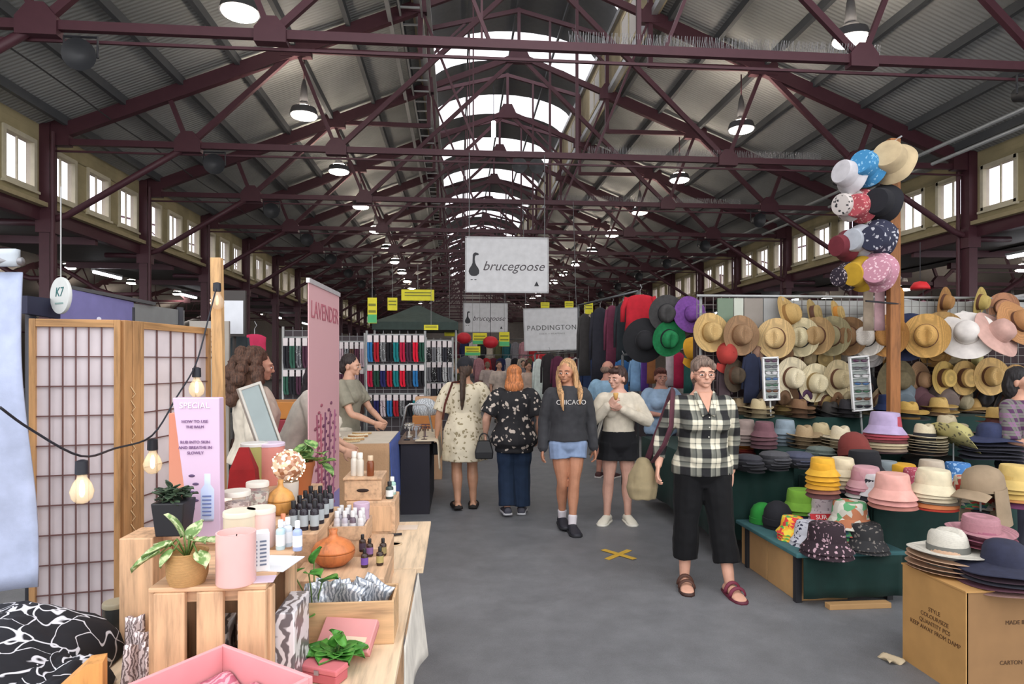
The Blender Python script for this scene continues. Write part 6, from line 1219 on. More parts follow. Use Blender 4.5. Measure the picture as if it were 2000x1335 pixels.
W = [('fedora', 1303, 612, 31, 7.0, FE('3e3c3c'), BK, -10, -5, 'dark charcoal fedora beside the purple hat'), ('sun_hat', 1353, 612, 31, 6.9, FE('6c3f86'), FE('583070'), 10, 5, 'purple wide brimmed hat above the green fedora'),
 ('sun_hat', 1260, 665, 37, 7.1, FE('1c1c20'), FE('3a3a3e'), -8, -5, 'black wide brimmed hat next to the green fedora'), ('fedora', 1308, 662, 30, 7.0, FE('1f7a48'), BK, 5, -10, 'green felt fedora below the dark charcoal one'), ('cap', 1353, 680, 22, 6.8, CO('c8922c'), None, 30, 10, 'mustard yellow cap below the purple hat'),
 ('fedora', 1391, 648, 33, 6.0, ST('b99a64'), M('9a7a48', .7), 4, 4, 'golden straw fedora facing out, first of the big pair'), ('fedora', 1450, 654, 34, 5.95, ST('8e6e50'), M('77573c', .7), 6, 2, 'brown straw fedora facing out, second of the big pair'), ('cap', 1420, 690, 22, 6.02, CO('a03a34'), None, 20, 10, 'red cap under the brown straw fedora'), ('fedora', 1440, 733, 28, 6.0, FE('4a3e30'), BR, 25, 0, 'dark olive felt hat behind the plaid woman shoulder'),
 ('fedora', 1545, 612, 34, 6.0, ST('c2a064'), M('8c6a3c', .7), 35, 18, 'golden straw fedora at the top of the grid'), ('boater', 1594, 612, 27, 6.02, ST('a8905c'), BR, 40, 10, 'olive straw hat second along the grid top'), ('boater', 1640, 612, 25, 6.03, ST('b5985e'), M('c08438', .7), 40, 10, 'tan straw hat third along the grid top'), ('bucket_hat', 1712, 612, 22, 6.0, CO('b8a49c'), None, 20, 10, 'pinkish grey cloth hat beside the wooden hat post'),
 ('panama_hat', 1513, 660, 34, 5.9, ST('c9ab78'), BR, -45, 0, 'tan straw panama with brown band, starting the middle row'), ('panama_hat', 1562, 658, 33, 5.92, ST('c8bc98'), BK, -50, 0, 'cream panama hat second in the middle row'), ('panama_hat', 1592, 655, 32, 5.86, ST('a08258'), BR, -50, 0, 'tan brown straw hat third in the middle row'), ('fedora', 1622, 655, 34, 5.88, ST('948a68'), BR, -50, 4, 'olive grey straw fedora in the middle row'), ('fedora', 1655, 656, 33, 5.84, ST('80603f'), BR, -50, 0, 'chestnut brown fedora before the white black banded one'), ('panama_hat', 1690, 656, 34, 5.78, ST('d4cdc4'), BK, -48, 0, 'white panama with broad black band in the middle row'),
 ('fedora', 1730, 655, 36, 5.7, ST('b07e44'), BR, -45, 0, 'caramel straw fedora below the wooden hat post'), ('sun_hat', 1768, 655, 42, 5.72, FE('28304e'), NV, -55, 10, 'navy wide brimmed hat between caramel and golden hats'), ('fedora', 1808, 655, 38, 5.5, ST('bf9554'), BR, -42, 0, 'golden woven fedora next to the navy hat'), ('fedora', 1838, 650, 37, 5.7, ST('a07e4c'), BR, -45, 0, 'tan fedora tucked behind the white wide hat'), ('sun_hat', 1888, 648, 46, 5.5, CO('cfc9c4'), M('d8d2cc', .8), -40, 25, 'large white cloth sun hat near the frame edge'), ('sun_hat', 1925, 635, 42, 5.62, CO('c4c0ba'), None, 20, 35, 'pale grey sun hat behind the white and pink ones'), ('sun_hat', 1958, 645, 46, 5.4, CO('b8948a'), None, 15, 30, 'dusty pink sun hat with price tag at the frame edge'), ('sun_hat', 1998, 625, 42, 5.4, ST('a8784c'), BR, 10, 20, 'brown straw sun hat cut by the frame edge'),
 ('panama_hat', 1550, 738, 35, 5.95, ST('d8ccae'), BR, 8, -4, 'bright cream panama under the lamp glow, first of the lower trio'), ('panama_hat', 1596, 748, 33, 5.93, ST('d2c6a4'), M('8a744c', .7), 4, -4, 'cream panama, second of the lower trio'), ('panama_hat', 1642, 740, 33, 5.92, ST('bfae88'), BR, 10, 0, 'beige panama with brown band beside the tall sunglasses rack'), ('fedora', 1630, 778, 28, 6.0, FE('6a4c34'), BR, 0, -30, 'brown felt hat below the beige panama'), ('fedora', 1570, 772, 28, 6.02, FE('4a3048'), BK, 0, -30, 'dark plum felt hat below the cream trio'),
 ('sun_hat', 1760, 742, 38, 5.92, FE('655a42'), FE('574c38'), 5, 0, 'olive brown wide felt hat in the lower row'), ('sun_hat', 1806, 742, 32, 6.0, ST('9c7a5a'), BR, 20, 0, 'fawn round brimmed hat next to the olive one'), ('boater', 1850, 738, 30, 5.9, ST('c0a05a'), BR, 10, 0, 'golden boater in the lower row'), ('boater', 1890, 738, 31, 5.88, ST('b4945a'), BR, 5, 0, 'straw boater with maroon band in the lower row'), ('fedora', 1940, 735, 33, 5.8, ST('bc9a62'), BR, -5, 0, 'straw fedora with black ribbon hanging over it'), ('fedora', 1990, 745, 30, 5.85, ST('9a784a'), BR, 0, 0, 'tan straw hat behind the purple shirted person')]
for a in W: hung(*a)
# second layer of hats glimpsed behind
for k, (px, py, c_, lab) in enumerate(((1478, 690, '8a6a58', 'dull brown hat peeping below the brown straw fedora'), (1535, 690, '7a5a40', 'tan hat shadowed below the first middle row hat'), (1580, 700, '9c8a68', 'fawn hat hanging low between the middle and lower rows'), (1612, 700, 'a8905e', 'small straw hat above the lower trio'), (1648, 692, '8c8478', 'grey brim showing under the olive fedora'), (1700, 690, 'c8c4c2', 'white brim showing under the black banded hat'), (1745, 695, 'b88848', 'gold brim showing under the caramel fedora'), (1828, 690, 'a88048', 'tan hat below the golden woven fedora'), (1905, 700, 'b8b07a', 'pale yellow hat under the white sun hat'), (1860, 695, 'a89878', 'ecru hat between tan and white hats'), (1920, 590, 'b09a58', 'yellow straw hat at the grid top'), (1960, 600, 'a8785a', 'brown straw hat at the grid top near the frame edge'), (1850, 590, '9a7040', 'bronze straw hat at the grid top'), (1690, 760, '26262a', 'black felt hat between the sunglasses rack and the olive hat'))):
    hung('boater' if k % 2 else 'fedora', px, py, 26, 6.05, ST(c_), BR, (-1) ** k * 30, -10, lab)
# wooden hat post
pb = V((P(1748, 450, 5.25).x, 5.25, 0)); t = thing('hat_post', 'tall rough timber post hung with bucket hats', 'post', pb); ztop = P(1755, 270, 5.25).z
build('post', MB().box((0, .02, ztop / 2), (.095, .06, ztop)), M('8a5a34', .75, kind='wood'), t, bevel=.006)
for k, z in enumerate((3.1, 2.75, 2.4, 2.1)): build('peg', MB().tube([(-.3, -.05, z + .02), (.05, -.0, z)], .008, 6), DARK, t)
build('cap_rod', MB().tube([(-.36, -.03, ztop - .25), (.06, 0, ztop + .02)], .008, 6), M('9a9a9c', .4, .6), t)
G = 'hats on the timber post'
FL = lambda c, d, s=1.0: M(c, .85, kind='floral', c2=d, scale=s)
for a in (('bucket_hat', 1660, 342, 36, 5.2, CO('bfbcc0'), None, -70, 10, 'pale grey bucket hat at the top tip of the post'), ('bucket_hat', 1695, 326, 38, 5.15, FL('3a7fae', '86b6d4', 1.2), None, -60, 12, 'sky blue printed bucket hat between two pale ones on the post'), ('bucket_hat', 1742, 316, 44, 5.1, CO('b8a584'), None, -52, 18, 'large beige bucket hat at the top of the post'),
          ('bucket_hat', 1655, 400, 32, 5.25, FL('c4bcb8', '2c2c30', .8), None, -65, -5, 'white and black patterned bucket hat on the post'), ('bucket_hat', 1680, 402, 33, 5.2, FL('a84a52', 'd6a49c', 1.4), None, -60, -5, 'red flecked bucket hat on the post'), ('bucket_hat', 1722, 396, 38, 5.15, CO('242428'), None, -55, 0, 'plain black bucket hat on the post'),
          ('bucket_hat', 1648, 480, 31, 5.25, CO('6a2c34'), None, -70, -5, 'maroon bucket hat on the post'), ('bucket_hat', 1675, 470, 33, 5.2, CO('a4a8b0'), None, -60, 0, 'pale blue grey bucket hat on the post'), ('bucket_hat', 1712, 466, 38, 5.12, FL('2a2c40', 'b4b4bc', .9), None, -50, -5, 'navy white blossom bucket hat on the post'),
          ('bucket_hat', 1648, 540, 28, 5.25, FL('2c2430', 'b0a4a8', 1.2), None, -70, -5, 'black blossom bucket hat lowest on the post'), ('bucket_hat', 1678, 535, 35, 5.18, CO('b08c2c'), None, -62, -5, 'mustard bucket hat lowest on the post'), ('bucket_hat', 1712, 530, 40, 5.1, FL('b07c8c', 'd8b8c0', 1.3), None, -40, 0, 'pink patterned bucket hat lowest on the post')):
    hung(*a, group=G)
for px, c_, lab in ((1696, '8a7c6c', 'grey brown fringed scarf hanging from the post'), (1718, 'a8888c', 'dusty pink scarf hanging from the post'), (1756, '9a6a34', 'bronze fringed scarf hanging against the post')):
    gar(px, 560, 650, 5.35, 24, M(c_, .85, kind='fabric'), lab, 'x')
# red lamp and flags beyond
mb = MB(); mb.lathe([(.001, .09), (.06, .075), (.09, .03), (.095, 0), (.09, 0)], 16); o = solid('red_cap_hat', mb, M('c01c24', .6), 'bright red cap hung above the grid beyond the post', 'hat', smooth=True); o.location = P(1797, 565, 6.4); build('cord', MB().tube([(0, 0, .09), (0, 0, .5)], .004, 5), DARK, o)
mb = MB(); mb.ell((0, 0, 0), (.07, .05, .06)); o = solid('flower_garland', mb, M('a8305c', .7, kind='multi', c2='c84a78,e0c0cc', scale=2), 'pink flower garland hung beneath the red cap', 'garland', smooth=True); o.location = P(1803, 598, 6.35); build('cord', MB().tube([(0, 0, .05), (0, 0, .25)], .004, 5), DARK, o)
mb = MB(); mb.tube([P(1760, 585, 6.5), P(1830, 598, 6.6), P(1930, 588, 6.8), P(2010, 575, 7.0)], .02, 8); solid('rail_pipe', mb, M('b4b4b4', .4), 'pale pipe crossing above the hat grid', 'pipe', smooth=True)
# sunglasses racks
sg = thing('sunglasses', 'x', 'sunglasses', (0, 0, 0)); mb = MB()
for s_ in (-1, 1): mb.ell((s_ * .022, 0, 0), (.020, .003, .014), 12, 6)
build('lens', mb, M('2c2c34', .15), sg, True); build('frame', MB().tube([(-.045, 0, .008), (0, -.003, .006), (.045, 0, .008)], .003, 6), M('3a3034', .4), sg, True)
f1 = True
gar(1468, 690, 790, 6.0, 34, M('272c40', .85, kind='fabric'), 'navy shirt hanging on the grid between olive hat and narrow rack', 'top')
gar(1415, 700, 800, 6.05, 26, M('4a3c40', .85, kind='fabric'), 'plum brown garment hanging behind the plaid woman shoulder', 'top')
for n_, (px0, px1, py0, py1, Y, lab) in enumerate(((1493, 1521, 698, 780, 5.75, 'narrow white framed rack of sunglasses beside the cream hats'), (1667, 1702, 696, 800, 5.6, 'tall white framed rack of sunglasses in the middle of the hats'))):
    a, b = P(px0, py0, Y), P(px1, py1, Y); w_, h_ = b.x - a.x, a.z - b.z; t = thing('sunglasses_rack', lab, 'rack', ((a.x + b.x) / 2, Y, b.z), (0, -.04 * (n_ + 1), 0)); fr = M('d2d2d2', .4)
    build('frame', MB().box((-w_ / 2, 0, h_ / 2), (.016, .03, h_)).box((w_ / 2, 0, h_ / 2), (.016, .03, h_)).box((0, 0, h_), (w_ + .016, .03, .016)).box((0, 0, 0), (w_ + .016, .03, .016)), fr, t, bevel=.002); build('backing', MB().box((0, .012, h_ / 2), (w_, .006, h_)), M('8c9490', .5), t)
    build('stem', MB().tube([(0, .03, 0), (0, .03, .85 - b.z)], .01, 6), GALV, t)
    for k in range(7):
        build('shelf_bar', MB().box((0, 0, h_ * (k + .5) / 7 - .02), (w_, .015, .005)), fr, t); loc = (t.location.x - .04 * (n_ + 1) * (h_ * (k + .5) / 7), Y - .02, b.z + h_ * (k + .5) / 7); lb = '%s sunglasses, %s from the bottom of the %s rack' % (['black', 'brown', 'green', 'blue tinted', 'white rimmed', 'grey', 'plum'][k], ['first', 'second', 'third', 'fourth', 'fifth', 'sixth', 'seventh'][k], ['narrow white', 'tall white'][n_]); ms = {'lens': M(['222228', '5a3a28', '3a5a48', '3c5a80', 'c0c0c0', '5a5a60', '4a2c44'][k], .15)}
        if f1: sg.location = loc; sg['label'] = lb; sg['group'] = 'sunglasses on the white racks'; f1 = False
        else: dup(sg, loc, label=lb, group='sunglasses on the white racks', mats=ms, scale=(w_ / .1, 1, 1.1))
# ---- stacks on the tables
def stack(kind, px, py, z, cols, names, where, sc=1.0, step=.016, rz=0, tilt=0, band=None, group=None):
    q = PZ(px, py, z); n_ = len(cols); random.seed(int(px * 7 + py))
    for i, c_ in enumerate(cols):
        m = c_ if not isinstance(c_, str) else (ST(c_) if kind in ('panama_hat', 'boater', 'fedora', 'cowboy_hat', 'sun_hat') else CO(c_)); k = n_ - 1 - i; nm = names[i] if i < len(names) else names[-1]
        hn = kind.replace('_', ' ') if not (kind == 'flat_cap' and 'caps' in where) else 'cap'
        lab = '%s %s %s' % (nm, hn, where) if n_ == 1 else '%s %s, %s of stack %s' % (nm, hn, ORD[k] if k < 12 else 'lower', where)
        if len(lab.split()) > 16: print('LONG', lab)
        hat(kind, q + V((random.uniform(-.006, .006), random.uniform(-.006, .006), .002 + i * step)), (random.uniform(-.04, .04), random.uniform(-.04, .04) + (tilt if k == 0 else 0), rz + random.uniform(-.25, .25)), sc if k == 0 or kind not in ('fedora', 'panama_hat', 'cowboy_hat', 'boater', 'sun_hat') else (sc, sc, sc * .62), m, band, lab, group or ('stacked hats ' + where))
zf, zb, zl, zr, zt = .65, .35, .75, .85, 1.08
GR = lambda c, n: [c] * n
PRC = M('b0a8a0', .85, kind='multi', c2='4a8a5a,b85a4a,d8c8b8,3a5a6a', scale=1.0); RNB = M('c83a3a', .85, kind='multi', c2='e0a030,4aa050,d8c040', scale=.9)
# front table
stack('bucket_hat', 1745, 988, zf, [CO('a06a60'), CO('c88f88'), CO('cf9a90')], ['dull red', 'rose', 'salmon pink'], 'at the front edge of the green table', 1.15, .03)
stack('bucket_hat', 1822, 990, zf, [CO('9a3428'), CO('b06a40'), CO('6a6258'), CO('b8ac92'), CO('c8bda2'), CO('cdc2a6')], ['red', 'rust', 'grey', 'sand', 'cream', 'cream'], 'of cream hats at the front edge', 1.1, .02)
stack('bucket_hat', 1895, 988, zf, [PRC, PRC, M('b0a494', .85, kind='multi', c2='a83c34,c8b8a0,6a7a5a', scale=1)], ['floral', 'floral', 'red and cream floral'], 'beside the beige flap cap', 1.1, .022)
stack('bucket_hat', 1690, 968, zf, [CO('c0bcb8'), CO('7a4a56'), CO('a87a84'), CO('b48a90')], ['white', 'maroon', 'rose', 'dusty pink'], 'under the black bucket hat', 1.0, .024)
stack('bucket_hat', 1712, 972, zf, [CO('2c2c34'), CO('bcb8bc')], ['black', 'crumpled white'], 'between pink and salmon hats', 1.08, .02)
stack('bucket_hat', 1606, 968, zf, [CO('5a3a3a'), CO('8a5a4a'), CO('b8862c'), CO('c08c24'), CO('c8942c'), CO('cc9c34')], ['brown', 'rust', 'mustard', 'mustard', 'golden', 'golden yellow'], 'of yellow hats at the aisle end', .88, .03)
stack('bucket_hat', 1646, 958, zf, [CO('54424a'), CO('a89880'), CO('b8a88a'), CO('c4b698'), CO('c8bca0')], ['plum', 'tan', 'sand', 'cream', 'pale cream'], 'beside the yellow stack', .9, .030)
stack('bucket_hat', 1688, 928, zl, [CO('1e1e22'), CO('202024')], ['black', 'black'], 'behind the dusty pink stack', 1.2, .022)
stack('bucket_hat', 1762, 948, zf, [CO('b08024'), CO('c4942c')], ['amber', 'bright yellow'], 'behind the salmon hats', 1.05, .025)
stack('bucket_hat', 1792, 958, zf, [FL('a0485a', 'd8a8b0', 1.5), FL('a84a5c', 'd8a8b0', 1.5)], ['raspberry', 'raspberry speckled'], 'behind the cream stack', 1.0, .025)
stack('bucket_hat', 1730, 932, zf + .05, [CO('7a8488')], ['blue grey'], 'behind the yellow one on the front table', .95)
stack('bucket_hat', 1820, 935, zf + .05, [CO('a89c8c'), CO('b0a494')], ['fawn', 'fawn'], 'behind the cream stack on the front table', .95)
stack('bucket_hat', 1872, 945, zf, [CO('3a6aa0'), FL('3f72ac', '9abadc', 1.2)], ['blue', 'bright blue patterned'], 'behind the floral stack', 1.0, .03)
stack('bucket_hat', 1985, 985, zf, [CO('6a3a5a'), CO('b07a4a'), CO('c0a05c'), CO('c4a864'), CO('c9ae6c')], ['purple', 'tan', 'straw yellow', 'pale gold', 'pale gold'], 'at the frame edge of the front table', 1.1, .028)
q = PZ(1915, 1000, zf); st_ = thing('hat_stand', 'thin metal stand holding the beige flap cap', 'stand', q); build('base', MB().lathe([(.05, 0), (.05, .008)], 16), DARK, st_, True); build('rod', MB().tube([(0, 0, 0), (0, 0, .12)], .006, 6), GALV, st_)
hat('flap_cap', q + V((.02, 0, .145)), (.1, 0, -1.25), 1.35, CO('8e7c66'), None, 'beige cap with long neck flap raised on a stand')
# bench
stack('beanie', 1490, 1020, zb, [CO('2f8a3a')], ['bright green'], 'at the aisle end of the low bench', 1.05)
stack('beanie', 1520, 1030, zb, [CO('232326'), CO('26262a')], ['black', 'black'], 'next to the bright green beanie', 1.15, .03)
stack('bucket_hat', 1563, 1022, zb, [CO('2c5a3c'), CO('26304a'), CO('24304a'), CO('6a9a3a'), CO('78a83e')], ['dark green', 'navy', 'navy', 'lime', 'lime green'], 'behind the black beanies on the bench', 1.08, .03)
stack('bucket_hat', 1548, 1052, zb, [RNB, RNB, RNB], ['rainbow', 'rainbow', 'tie dyed rainbow'], 'at the aisle edge of the bench', .85, .02)
stack('bucket_hat', 1610, 1030, zb, [CO('b8b4b4'), CO('b4aaa8'), CO('bcaab0'), FL('c8b8bc', '9a8a90', 1.4)], ['white', 'grey', 'mauve', 'pale pink'], 'in the middle of the bench', 1.05, .032)
stack('bucket_hat', 1580, 1062, zb, [FL('b8b8c0', '26263a', 1.0), FL('b8b8c0', '26263a', 1.0)], ['black and white print', 'black and white print'], 'behind the blossom hat', 1.0, .02)
stack('bucket_hat', 1660, 1062, zb, [FL('2a2a2c', '77706a', 1.4), PRC, PRC, M('b8b4a8', .85, kind='multi', c2='5a9a6a,c8c4b8,a86a4a', scale=.8)], ['dark camouflage', 'leafy print', 'leafy print', 'green leaf print white'], 'at the corner by the front table', 1.25, .042)
stack('bucket_hat', 1690, 1072, zb, [FL('2a2a2c', '77706a', 1.4), FL('2a2a2c', '77706a', 1.4)], ['dark camouflage', 'dark camouflage'], 'at bench corner', 1.15, .02)
stack('bucket_hat', 1614, 1082, zb, [FL('2a1c24', 'b0909a', 1.3), FL('2a1c24', 'b0909a', 1.3)], ['black pink blossom', 'black pink blossom'], 'hanging over the bench front edge', 1.25, .03)
t = thing('brand_tag', 'red lettered tag lying on the white hats of the bench', 'tag', PZ(1602, 1012, .52), (radians(-25), 0, -.1)); t.location = PZ(1604, 1010, .50); build('tag', MB().box((0, 0, 0), (.15, .006, .05)), M('b8242c', .6), t); text('SUR', .045, M('e8dcd8', .6), t, (0, -.004, 0))
# long aisle table
for px, py, cs, nm, wh, kd in ((1462, 918, ['1e1e22', '26262a', '2c2c30', '33333a'], 'black', 'at the near end of the aisle table', 'flat_cap'), (1512, 916, ['222226', '2a2a2e', '3c3c40', '44444a', '4a4a4e'], 'charcoal', 'beside the black ones on the aisle table', 'flat_cap'), (1560, 912, ['2a2a2e', '33333a', '3a3a44', '44485a'], 'slate', 'third along the aisle table', 'flat_cap'), (1602, 905, ['2c2c30', '3a3c3c', '4a4e4e', '56605c', '5c6660'], 'grey green', 'fourth along the aisle table', 'flat_cap')):
    z = zl if px < 1590 else zr - .03; stack(kd, px, py, zl if px < 1600 else zl, [FE(c_) for c_ in cs], [nm], wh, 1.05, .02)
stack('flat_cap', 1450, 885, zl, [CO('7a2a2c'), CO('9a3c30'), CO('b8702c')], ['red', 'rust', 'orange'], 'behind the black flat caps', 1.0, .025)
stack('cap', 1484, 862, zl + .06, [CO('9a2428'), CO('a82c2c'), CO('c8823a')], ['red', 'red', 'orange'], 'on the aisle table beside the narrow rack', 1.15, .03)
stack('cap', 1560, 862, zl + .06, [NV, CO('2c3460'), CO('7fa0a8')], ['navy', 'navy', 'pale teal'], 'next to the orange cap', 1.2, .03)
stack('cap', 1600, 858, zl + .06, [CO('8a8078'), CO('8ca4b0')], ['taupe', 'pale blue'], 'beyond the pale teal cap', 1.2, .03)
stack('fedora', 1522, 880, zl, ['7a6a58', '8a7a62', 'a08c6c'], ['brown', 'fawn', 'sand'], 'behind the charcoal flat caps', .9, .022)
stack('cap', 1445, 832, zl, [CO('4a4a50'), CO('c89a28')], ['grey', 'yellow'], 'near the plaid woman shoulder', 1.0, .06)
stack('fedora', 1500, 822, zl + .08, ['8a7a68', '9a8a74'], ['grey brown', 'taupe'], 'at the foot of the narrow sunglasses rack', .9, .03)
stack('bucket_hat', 1548, 815, zl + .08, [CO('a08c78'), CO('5a3a54'), CO('6a4458')], ['fawn', 'plum', 'mulberry'], 'below the cream panama trio', .95, .03)
stack('cowboy_hat', 1620, 812, 1.08, [FE('2a2a2c'), FE('33302e')], ['black', 'black felt'], 'on the top riser below the brown felt hat', .95, .03)
# riser step
stack('panama_hat', 1642, 878, zr, ['8a7a64', 'b0a284', 'c0b294', 'c8bca0', 'cbbfa4'], ['taupe', 'sand', 'cream', 'cream', 'pale cream'], 'on the riser beside the maroon cap', 1.0, .024)
stack('panama_hat', 1632, 846, zr + .02, ['b8a484', 'c4b08c'], ['beige', 'light straw'], 'behind the cream stack on the riser', .9, .03)
q = PZ(1670, 890, zr); hat('beanie', q, (-.25, 0, 0), 1.3, CO('703430'), None, 'maroon slouchy cap standing in front of the riser')
stack('bucket_hat', 1728, 882, zr, [CO('3a2a2c'), CO('7a6a5c'), CO('9a8a70'), CO('b0a286'), CO('5a3030'), CO('8c3c44'), CO('a04450'), CO('a494b4')], ['black', 'taupe', 'tan', 'sand', 'maroon', 'red', 'rose red', 'lavender'], 'topped by the lavender hat', 1.3, .022)
stack('panama_hat', 1806, 884, zr, ['5a4a40', 'a8987c', 'b4a68a', 'bcae92', 'c4b89a', 'c8bc9e', 'cabfa2'], ['brown', 'tan', 'sand', 'beige', 'cream', 'cream', 'cream black banded'], 'in the middle of the riser', 1.0, .022, band=BK)
stack('sun_hat', 1935, 890, zr, [FE('2a2a36'), FE('3a3a44'), FE('242430'), FE('34343e'), FE('2a2a3a'), FE('2c3250')], ['black', 'charcoal', 'black', 'charcoal', 'dark navy', 'navy'], 'of dark wide hats at the frame edge', 1.15, .03)
hat('cowboy_hat', PZ(1862, 862, .95), (.35, .45, .6), 1.3, M('a8a06a', .8, kind='floral', c2='5a5640', scale=1), M('4a4434', .8), 'khaki printed brim hat tilted on a thin stand', None)
q = PZ(1862, 910, .85); st_ = thing('hat_stand', 'thin stand under the khaki printed hat', 'stand', V((PZ(1862, 862, .95).x, PZ(1862, 862, .95).y, .65))); build('base', MB().lathe([(.05, 0), (.05, .008)], 16), DARK, st_, True); build('rod', MB().tube([(0, 0, 0), (0, 0, .29)], .006, 6), GALV, st_)
stack('sun_hat', 1885, 850, zr + .03, [FE('4a3a34'), FE('5a4440')], ['dark brown', 'brown'], 'behind the khaki printed hat', .95, .05)
stack('panama_hat', 1850, 840, 1.0, ['b8a888', 'c4b698'], ['sand', 'cream'], 'behind the cream black banded stack', .95, .03)
# top riser
stack('bucket_hat', 1735, 812, zt, [CO('26304a'), CO('2a365a')], ['navy', 'navy'], 'behind the lavender hat', 1.05, .06)
stack('fedora', 1775, 818, zt, [FE('33383a'), ST('bd9a50')], ['black', 'golden straw'], 'beside the navy bucket hats', 1.0, .055, band=M('8a6a34', .7))
stack('fedora', 1835, 812, zt, ['a88a6a', 'b8985c', 'c0a060'], ['fawn', 'straw', 'straw'], 'under the golden boater', .95, .04)
stack('sun_hat', 1898, 806, zt, ['7a6a62', '94806c', 'b08e54'], ['grey', 'fawn', 'golden straw'], 'under the straw boater', .9, .03)
stack('fedora', 1945, 825, zt, ['8a5a54', 'b8985a'], ['dull red', 'straw'], 'by the purple shirted person', .9, .04)
# goods filling the risers under the grid
EX = [('fedora', 'a08a6a', 'sand'), ('bucket_hat', '8a7a74', 'taupe'), ('fedora', '4a3e38', 'dark brown'), ('panama_hat', 'b8a884', 'straw'), ('bucket_hat', '6a4a50', 'plum'), ('fedora', '2e2c30', 'black'), ('boater', 'b0945c', 'gold straw'), ('bucket_hat', '7c8a94', 'blue grey'), ('panama_hat', 'c0b290', 'cream'), ('fedora', '7a5a40', 'chestnut')]
NTH = ['first', 'second', 'third', 'fourth', 'fifth', 'sixth', 'seventh', 'eighth', 'ninth', 'tenth', 'eleventh']
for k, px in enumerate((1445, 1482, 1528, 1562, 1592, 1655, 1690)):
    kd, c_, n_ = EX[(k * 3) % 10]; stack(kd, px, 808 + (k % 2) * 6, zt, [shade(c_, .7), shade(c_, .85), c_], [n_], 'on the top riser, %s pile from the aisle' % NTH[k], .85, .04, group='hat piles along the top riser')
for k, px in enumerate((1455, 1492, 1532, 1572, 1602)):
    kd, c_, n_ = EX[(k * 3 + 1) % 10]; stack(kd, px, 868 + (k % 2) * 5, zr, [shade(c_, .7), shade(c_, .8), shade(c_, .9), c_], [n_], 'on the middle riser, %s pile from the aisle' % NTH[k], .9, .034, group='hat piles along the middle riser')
for k, px in enumerate((1500, 1530, 1615, 1655, 1720, 1760, 1800, 1845, 1885, 1925, 1965)):
    kd, c_, n_ = EX[(k * 7 + 2) % 10]; hung(kd, px, 785 - 8 * (k % 2), 26, 6.0, ST(shade(c_, .85)) if kd != 'bucket_hat' else CO(shade(c_, .85)), BR, (-1) ** k * 20, -20, '%s %s in the lowest hung row, %s from the aisle' % (n_, kd.replace('_', ' '), NTH[k]))
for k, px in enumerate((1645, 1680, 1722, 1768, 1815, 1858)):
    kd, c_, n_ = EX[(k * 3 + 4) % 10]; stack('flat_cap' if k % 2 else 'bucket_hat', px, 905 + (k % 2) * 6, .66, [CO(shade(c_, .5)), CO(shade(c_, .6)), CO(shade(c_, .55))], ['dim ' + n_], 'in riser shade, %s pile from aisle' % NTH[k], 1.0, .03, group='hat piles in the shade of the riser')  # hat colours darkened so the riser's shade is painted in
# cardboard box with its hats
t = thing('cardboard_box', 'large printed cardboard box at the front corner of the hat stall', 'box', (2.40, 2.83, 0)); BXM = M('b08650', .75)
build('side', MB().box((.0, .215, .255), (.012, .43, .51)), BXM, t); build('side', MB().box((.70, .215, .255), (.012, .43, .51)), BXM, t); build('side', MB().box((.35, .006, .255), (.70, .012, .51)), M('8a6844', .75), t); build('side', MB().box((.35, .424, .255), (.70, .012, .51)), BXM, t); build('lid_flap', MB().box((.35, .215, .512), (.72, .44, .008)), BXM, t)
for k, (s_, z) in enumerate((('STYLE', .34), ('COLOUR/SIZE', .305), ('QUANTITY PCS', .27), ('KEEP AWAY FROM DAMP', .235))): text(s_, .03, M('5a3c22', .7), t, (-.007, .20, z), rot=(pi / 2, 0, -pi / 2))
text('MADE IN', .028, M('4a321e', .7), t, (.25, -.001, .36)); text('CARTON NO', .028, M('4a321e', .7), t, (.25, -.001, .17))
mb = MB(); mb.sheet(lambda u, v: V((-.06 + .09 * u, -.03 + .1 * v, .012 + .012 * sin(u * 7 + v * 5))), 8, 8, th=.004); o = solid('paper_scrap', mb, M('b8a88c', .8), 'torn paper scrap at the foot of the cardboard box', 'paper', smooth=True); o.location = (2.33, 3.22, 0)
stack('fedora', 1850, 1112, .52, ['b89478', 'c09c80', 'c8a488', 'c4a286', 'c8c4b8'], ['peach', 'peach', 'peach', 'peach', 'white straw'], 'on the cardboard box corner', 1.12, .024, rz=.4, band=M('6a6a64', .7))
stack('sun_hat', 1960, 1135, .52, [ST('8a6a64'), ST('5a3844'), FE('2a2a34'), FE('3a2a34'), FE('272a3e')], ['mauve', 'plum', 'black', 'plum', 'navy'], 'on the cardboard box beside the white straw hat', 1.15, .022)
stack('boater', 1915, 1060, .65, ['8a4a58', '94586a', 'a87880'], ['wine', 'wine', 'pink'], 'behind the white straw hat', 1.0, .03)
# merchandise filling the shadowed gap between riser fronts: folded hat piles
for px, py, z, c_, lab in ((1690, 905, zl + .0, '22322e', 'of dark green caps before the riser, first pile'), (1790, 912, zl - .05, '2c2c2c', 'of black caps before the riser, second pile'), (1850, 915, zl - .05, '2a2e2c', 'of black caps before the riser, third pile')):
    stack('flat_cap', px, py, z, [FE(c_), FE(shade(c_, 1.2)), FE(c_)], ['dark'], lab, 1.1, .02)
for k_ in list(HK.values()):
    for ch in list(k_.children): bpy.data.objects.remove(ch)
    bpy.data.objects.remove(k_)
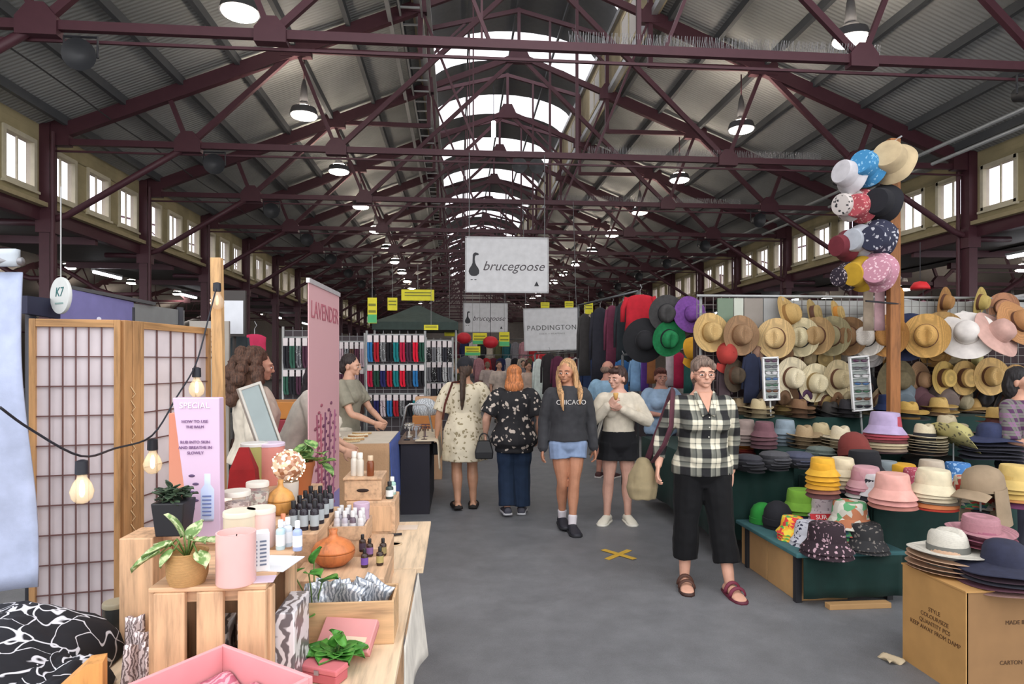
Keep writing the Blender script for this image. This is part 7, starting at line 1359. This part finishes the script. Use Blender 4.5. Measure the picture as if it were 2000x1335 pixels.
# ---------------------------------------------------------------- names and labels of the setting
def nth(n): return ['first', 'second', 'third', 'fourth', 'fifth', 'sixth', 'seventh', 'eighth', 'ninth', 'tenth', 'eleventh', 'twelfth', 'thirteenth', 'fourteenth', 'fifteenth', 'sixteenth', 'seventeenth', 'eighteenth', 'nineteenth', 'twentieth'][n] if n < 20 else '%dth' % (n + 1)
tops = [o for o in COL.objects if o.parent is None and o.get('kind') == 'structure']
def side_of(o): return 'candle stall' if (o.location.x if abs(o.location.x) > .01 else sum(v.co.x for v in o.data.vertices) / len(o.data.vertices)) < CX else 'hat stall'
wn = 0; cnt = {}
SAY = {'window': 'white clerestory window, %s along the %s side wall', 'window_lantern': 'louvred lantern window, %s along the %s side of the roof lantern', 'column': 'maroon steel column, %s along the %s side', 'skylight': 'curved white skylight band, %s along the roof lantern', 'ceiling_lantern': 'curved grey roof sheet between skylights, %s along the lantern', 'purlin': 'grey roof purlin, %s of those over the %s side', 'beam': 'maroon beam, %s of those on the %s side', 'ceiling_neighbour': 'dark roof slope of the neighbouring shed, %s of those beyond the %s side', 'trim_lantern': 'galvanised lantern trim, %s of those on the %s side', 'trim_ledge': 'cream ledge under the clerestory windows, %s on the %s side'}
for o in tops:
    k = o.name.split('.')[0]
    if k in SAY:
        has = SAY[k].count('%s') == 2; sd = side_of(o) if (o.type == 'EMPTY' or o.data) and has else ''; key = (k, sd); n = cnt.get(key, 0); cnt[key] = n + 1
        o['label'] = SAY[k] % ((nth(n), sd) if has else (nth(n),))
    if k.startswith('window'): wn += 1; o.name = 'window_%d' % wn
for nm, lab in (('floor', 'dark grey asphalt floor of the market hall'), ('ceiling_left', 'grey corrugated roof slope over the candle stall side'), ('ceiling_right', 'grey corrugated roof slope over the hat stall side'), ('wall_left', 'cream boarded clerestory wall above the candle stall side'), ('wall_right', 'cream boarded clerestory wall above the hat stall side'), ('wall_end', 'dark end wall at the far end of hall'),
                ('wall_lantern_left', 'boarded lantern wall on the candle stall side'), ('wall_lantern_right', 'boarded lantern wall on the hat stall side'), ('ceiling_aisle_left', 'low soffit outside the candle stall columns'), ('ceiling_aisle_right', 'low soffit outside the hat stall columns'), ('wall_far_left', 'dark far wall of the shed beyond candle stall columns'), ('wall_far_right', 'dark far wall of the shed beyond hat stall columns')):
    o = bpy.data.objects.get(nm)
    if o: o['label'] = lab
S.view_settings.exposure = 0.32
S.cycles.use_denoising = True
S.cycles.max_bounces = 8; S.cycles.transparent_max_bounces = 16
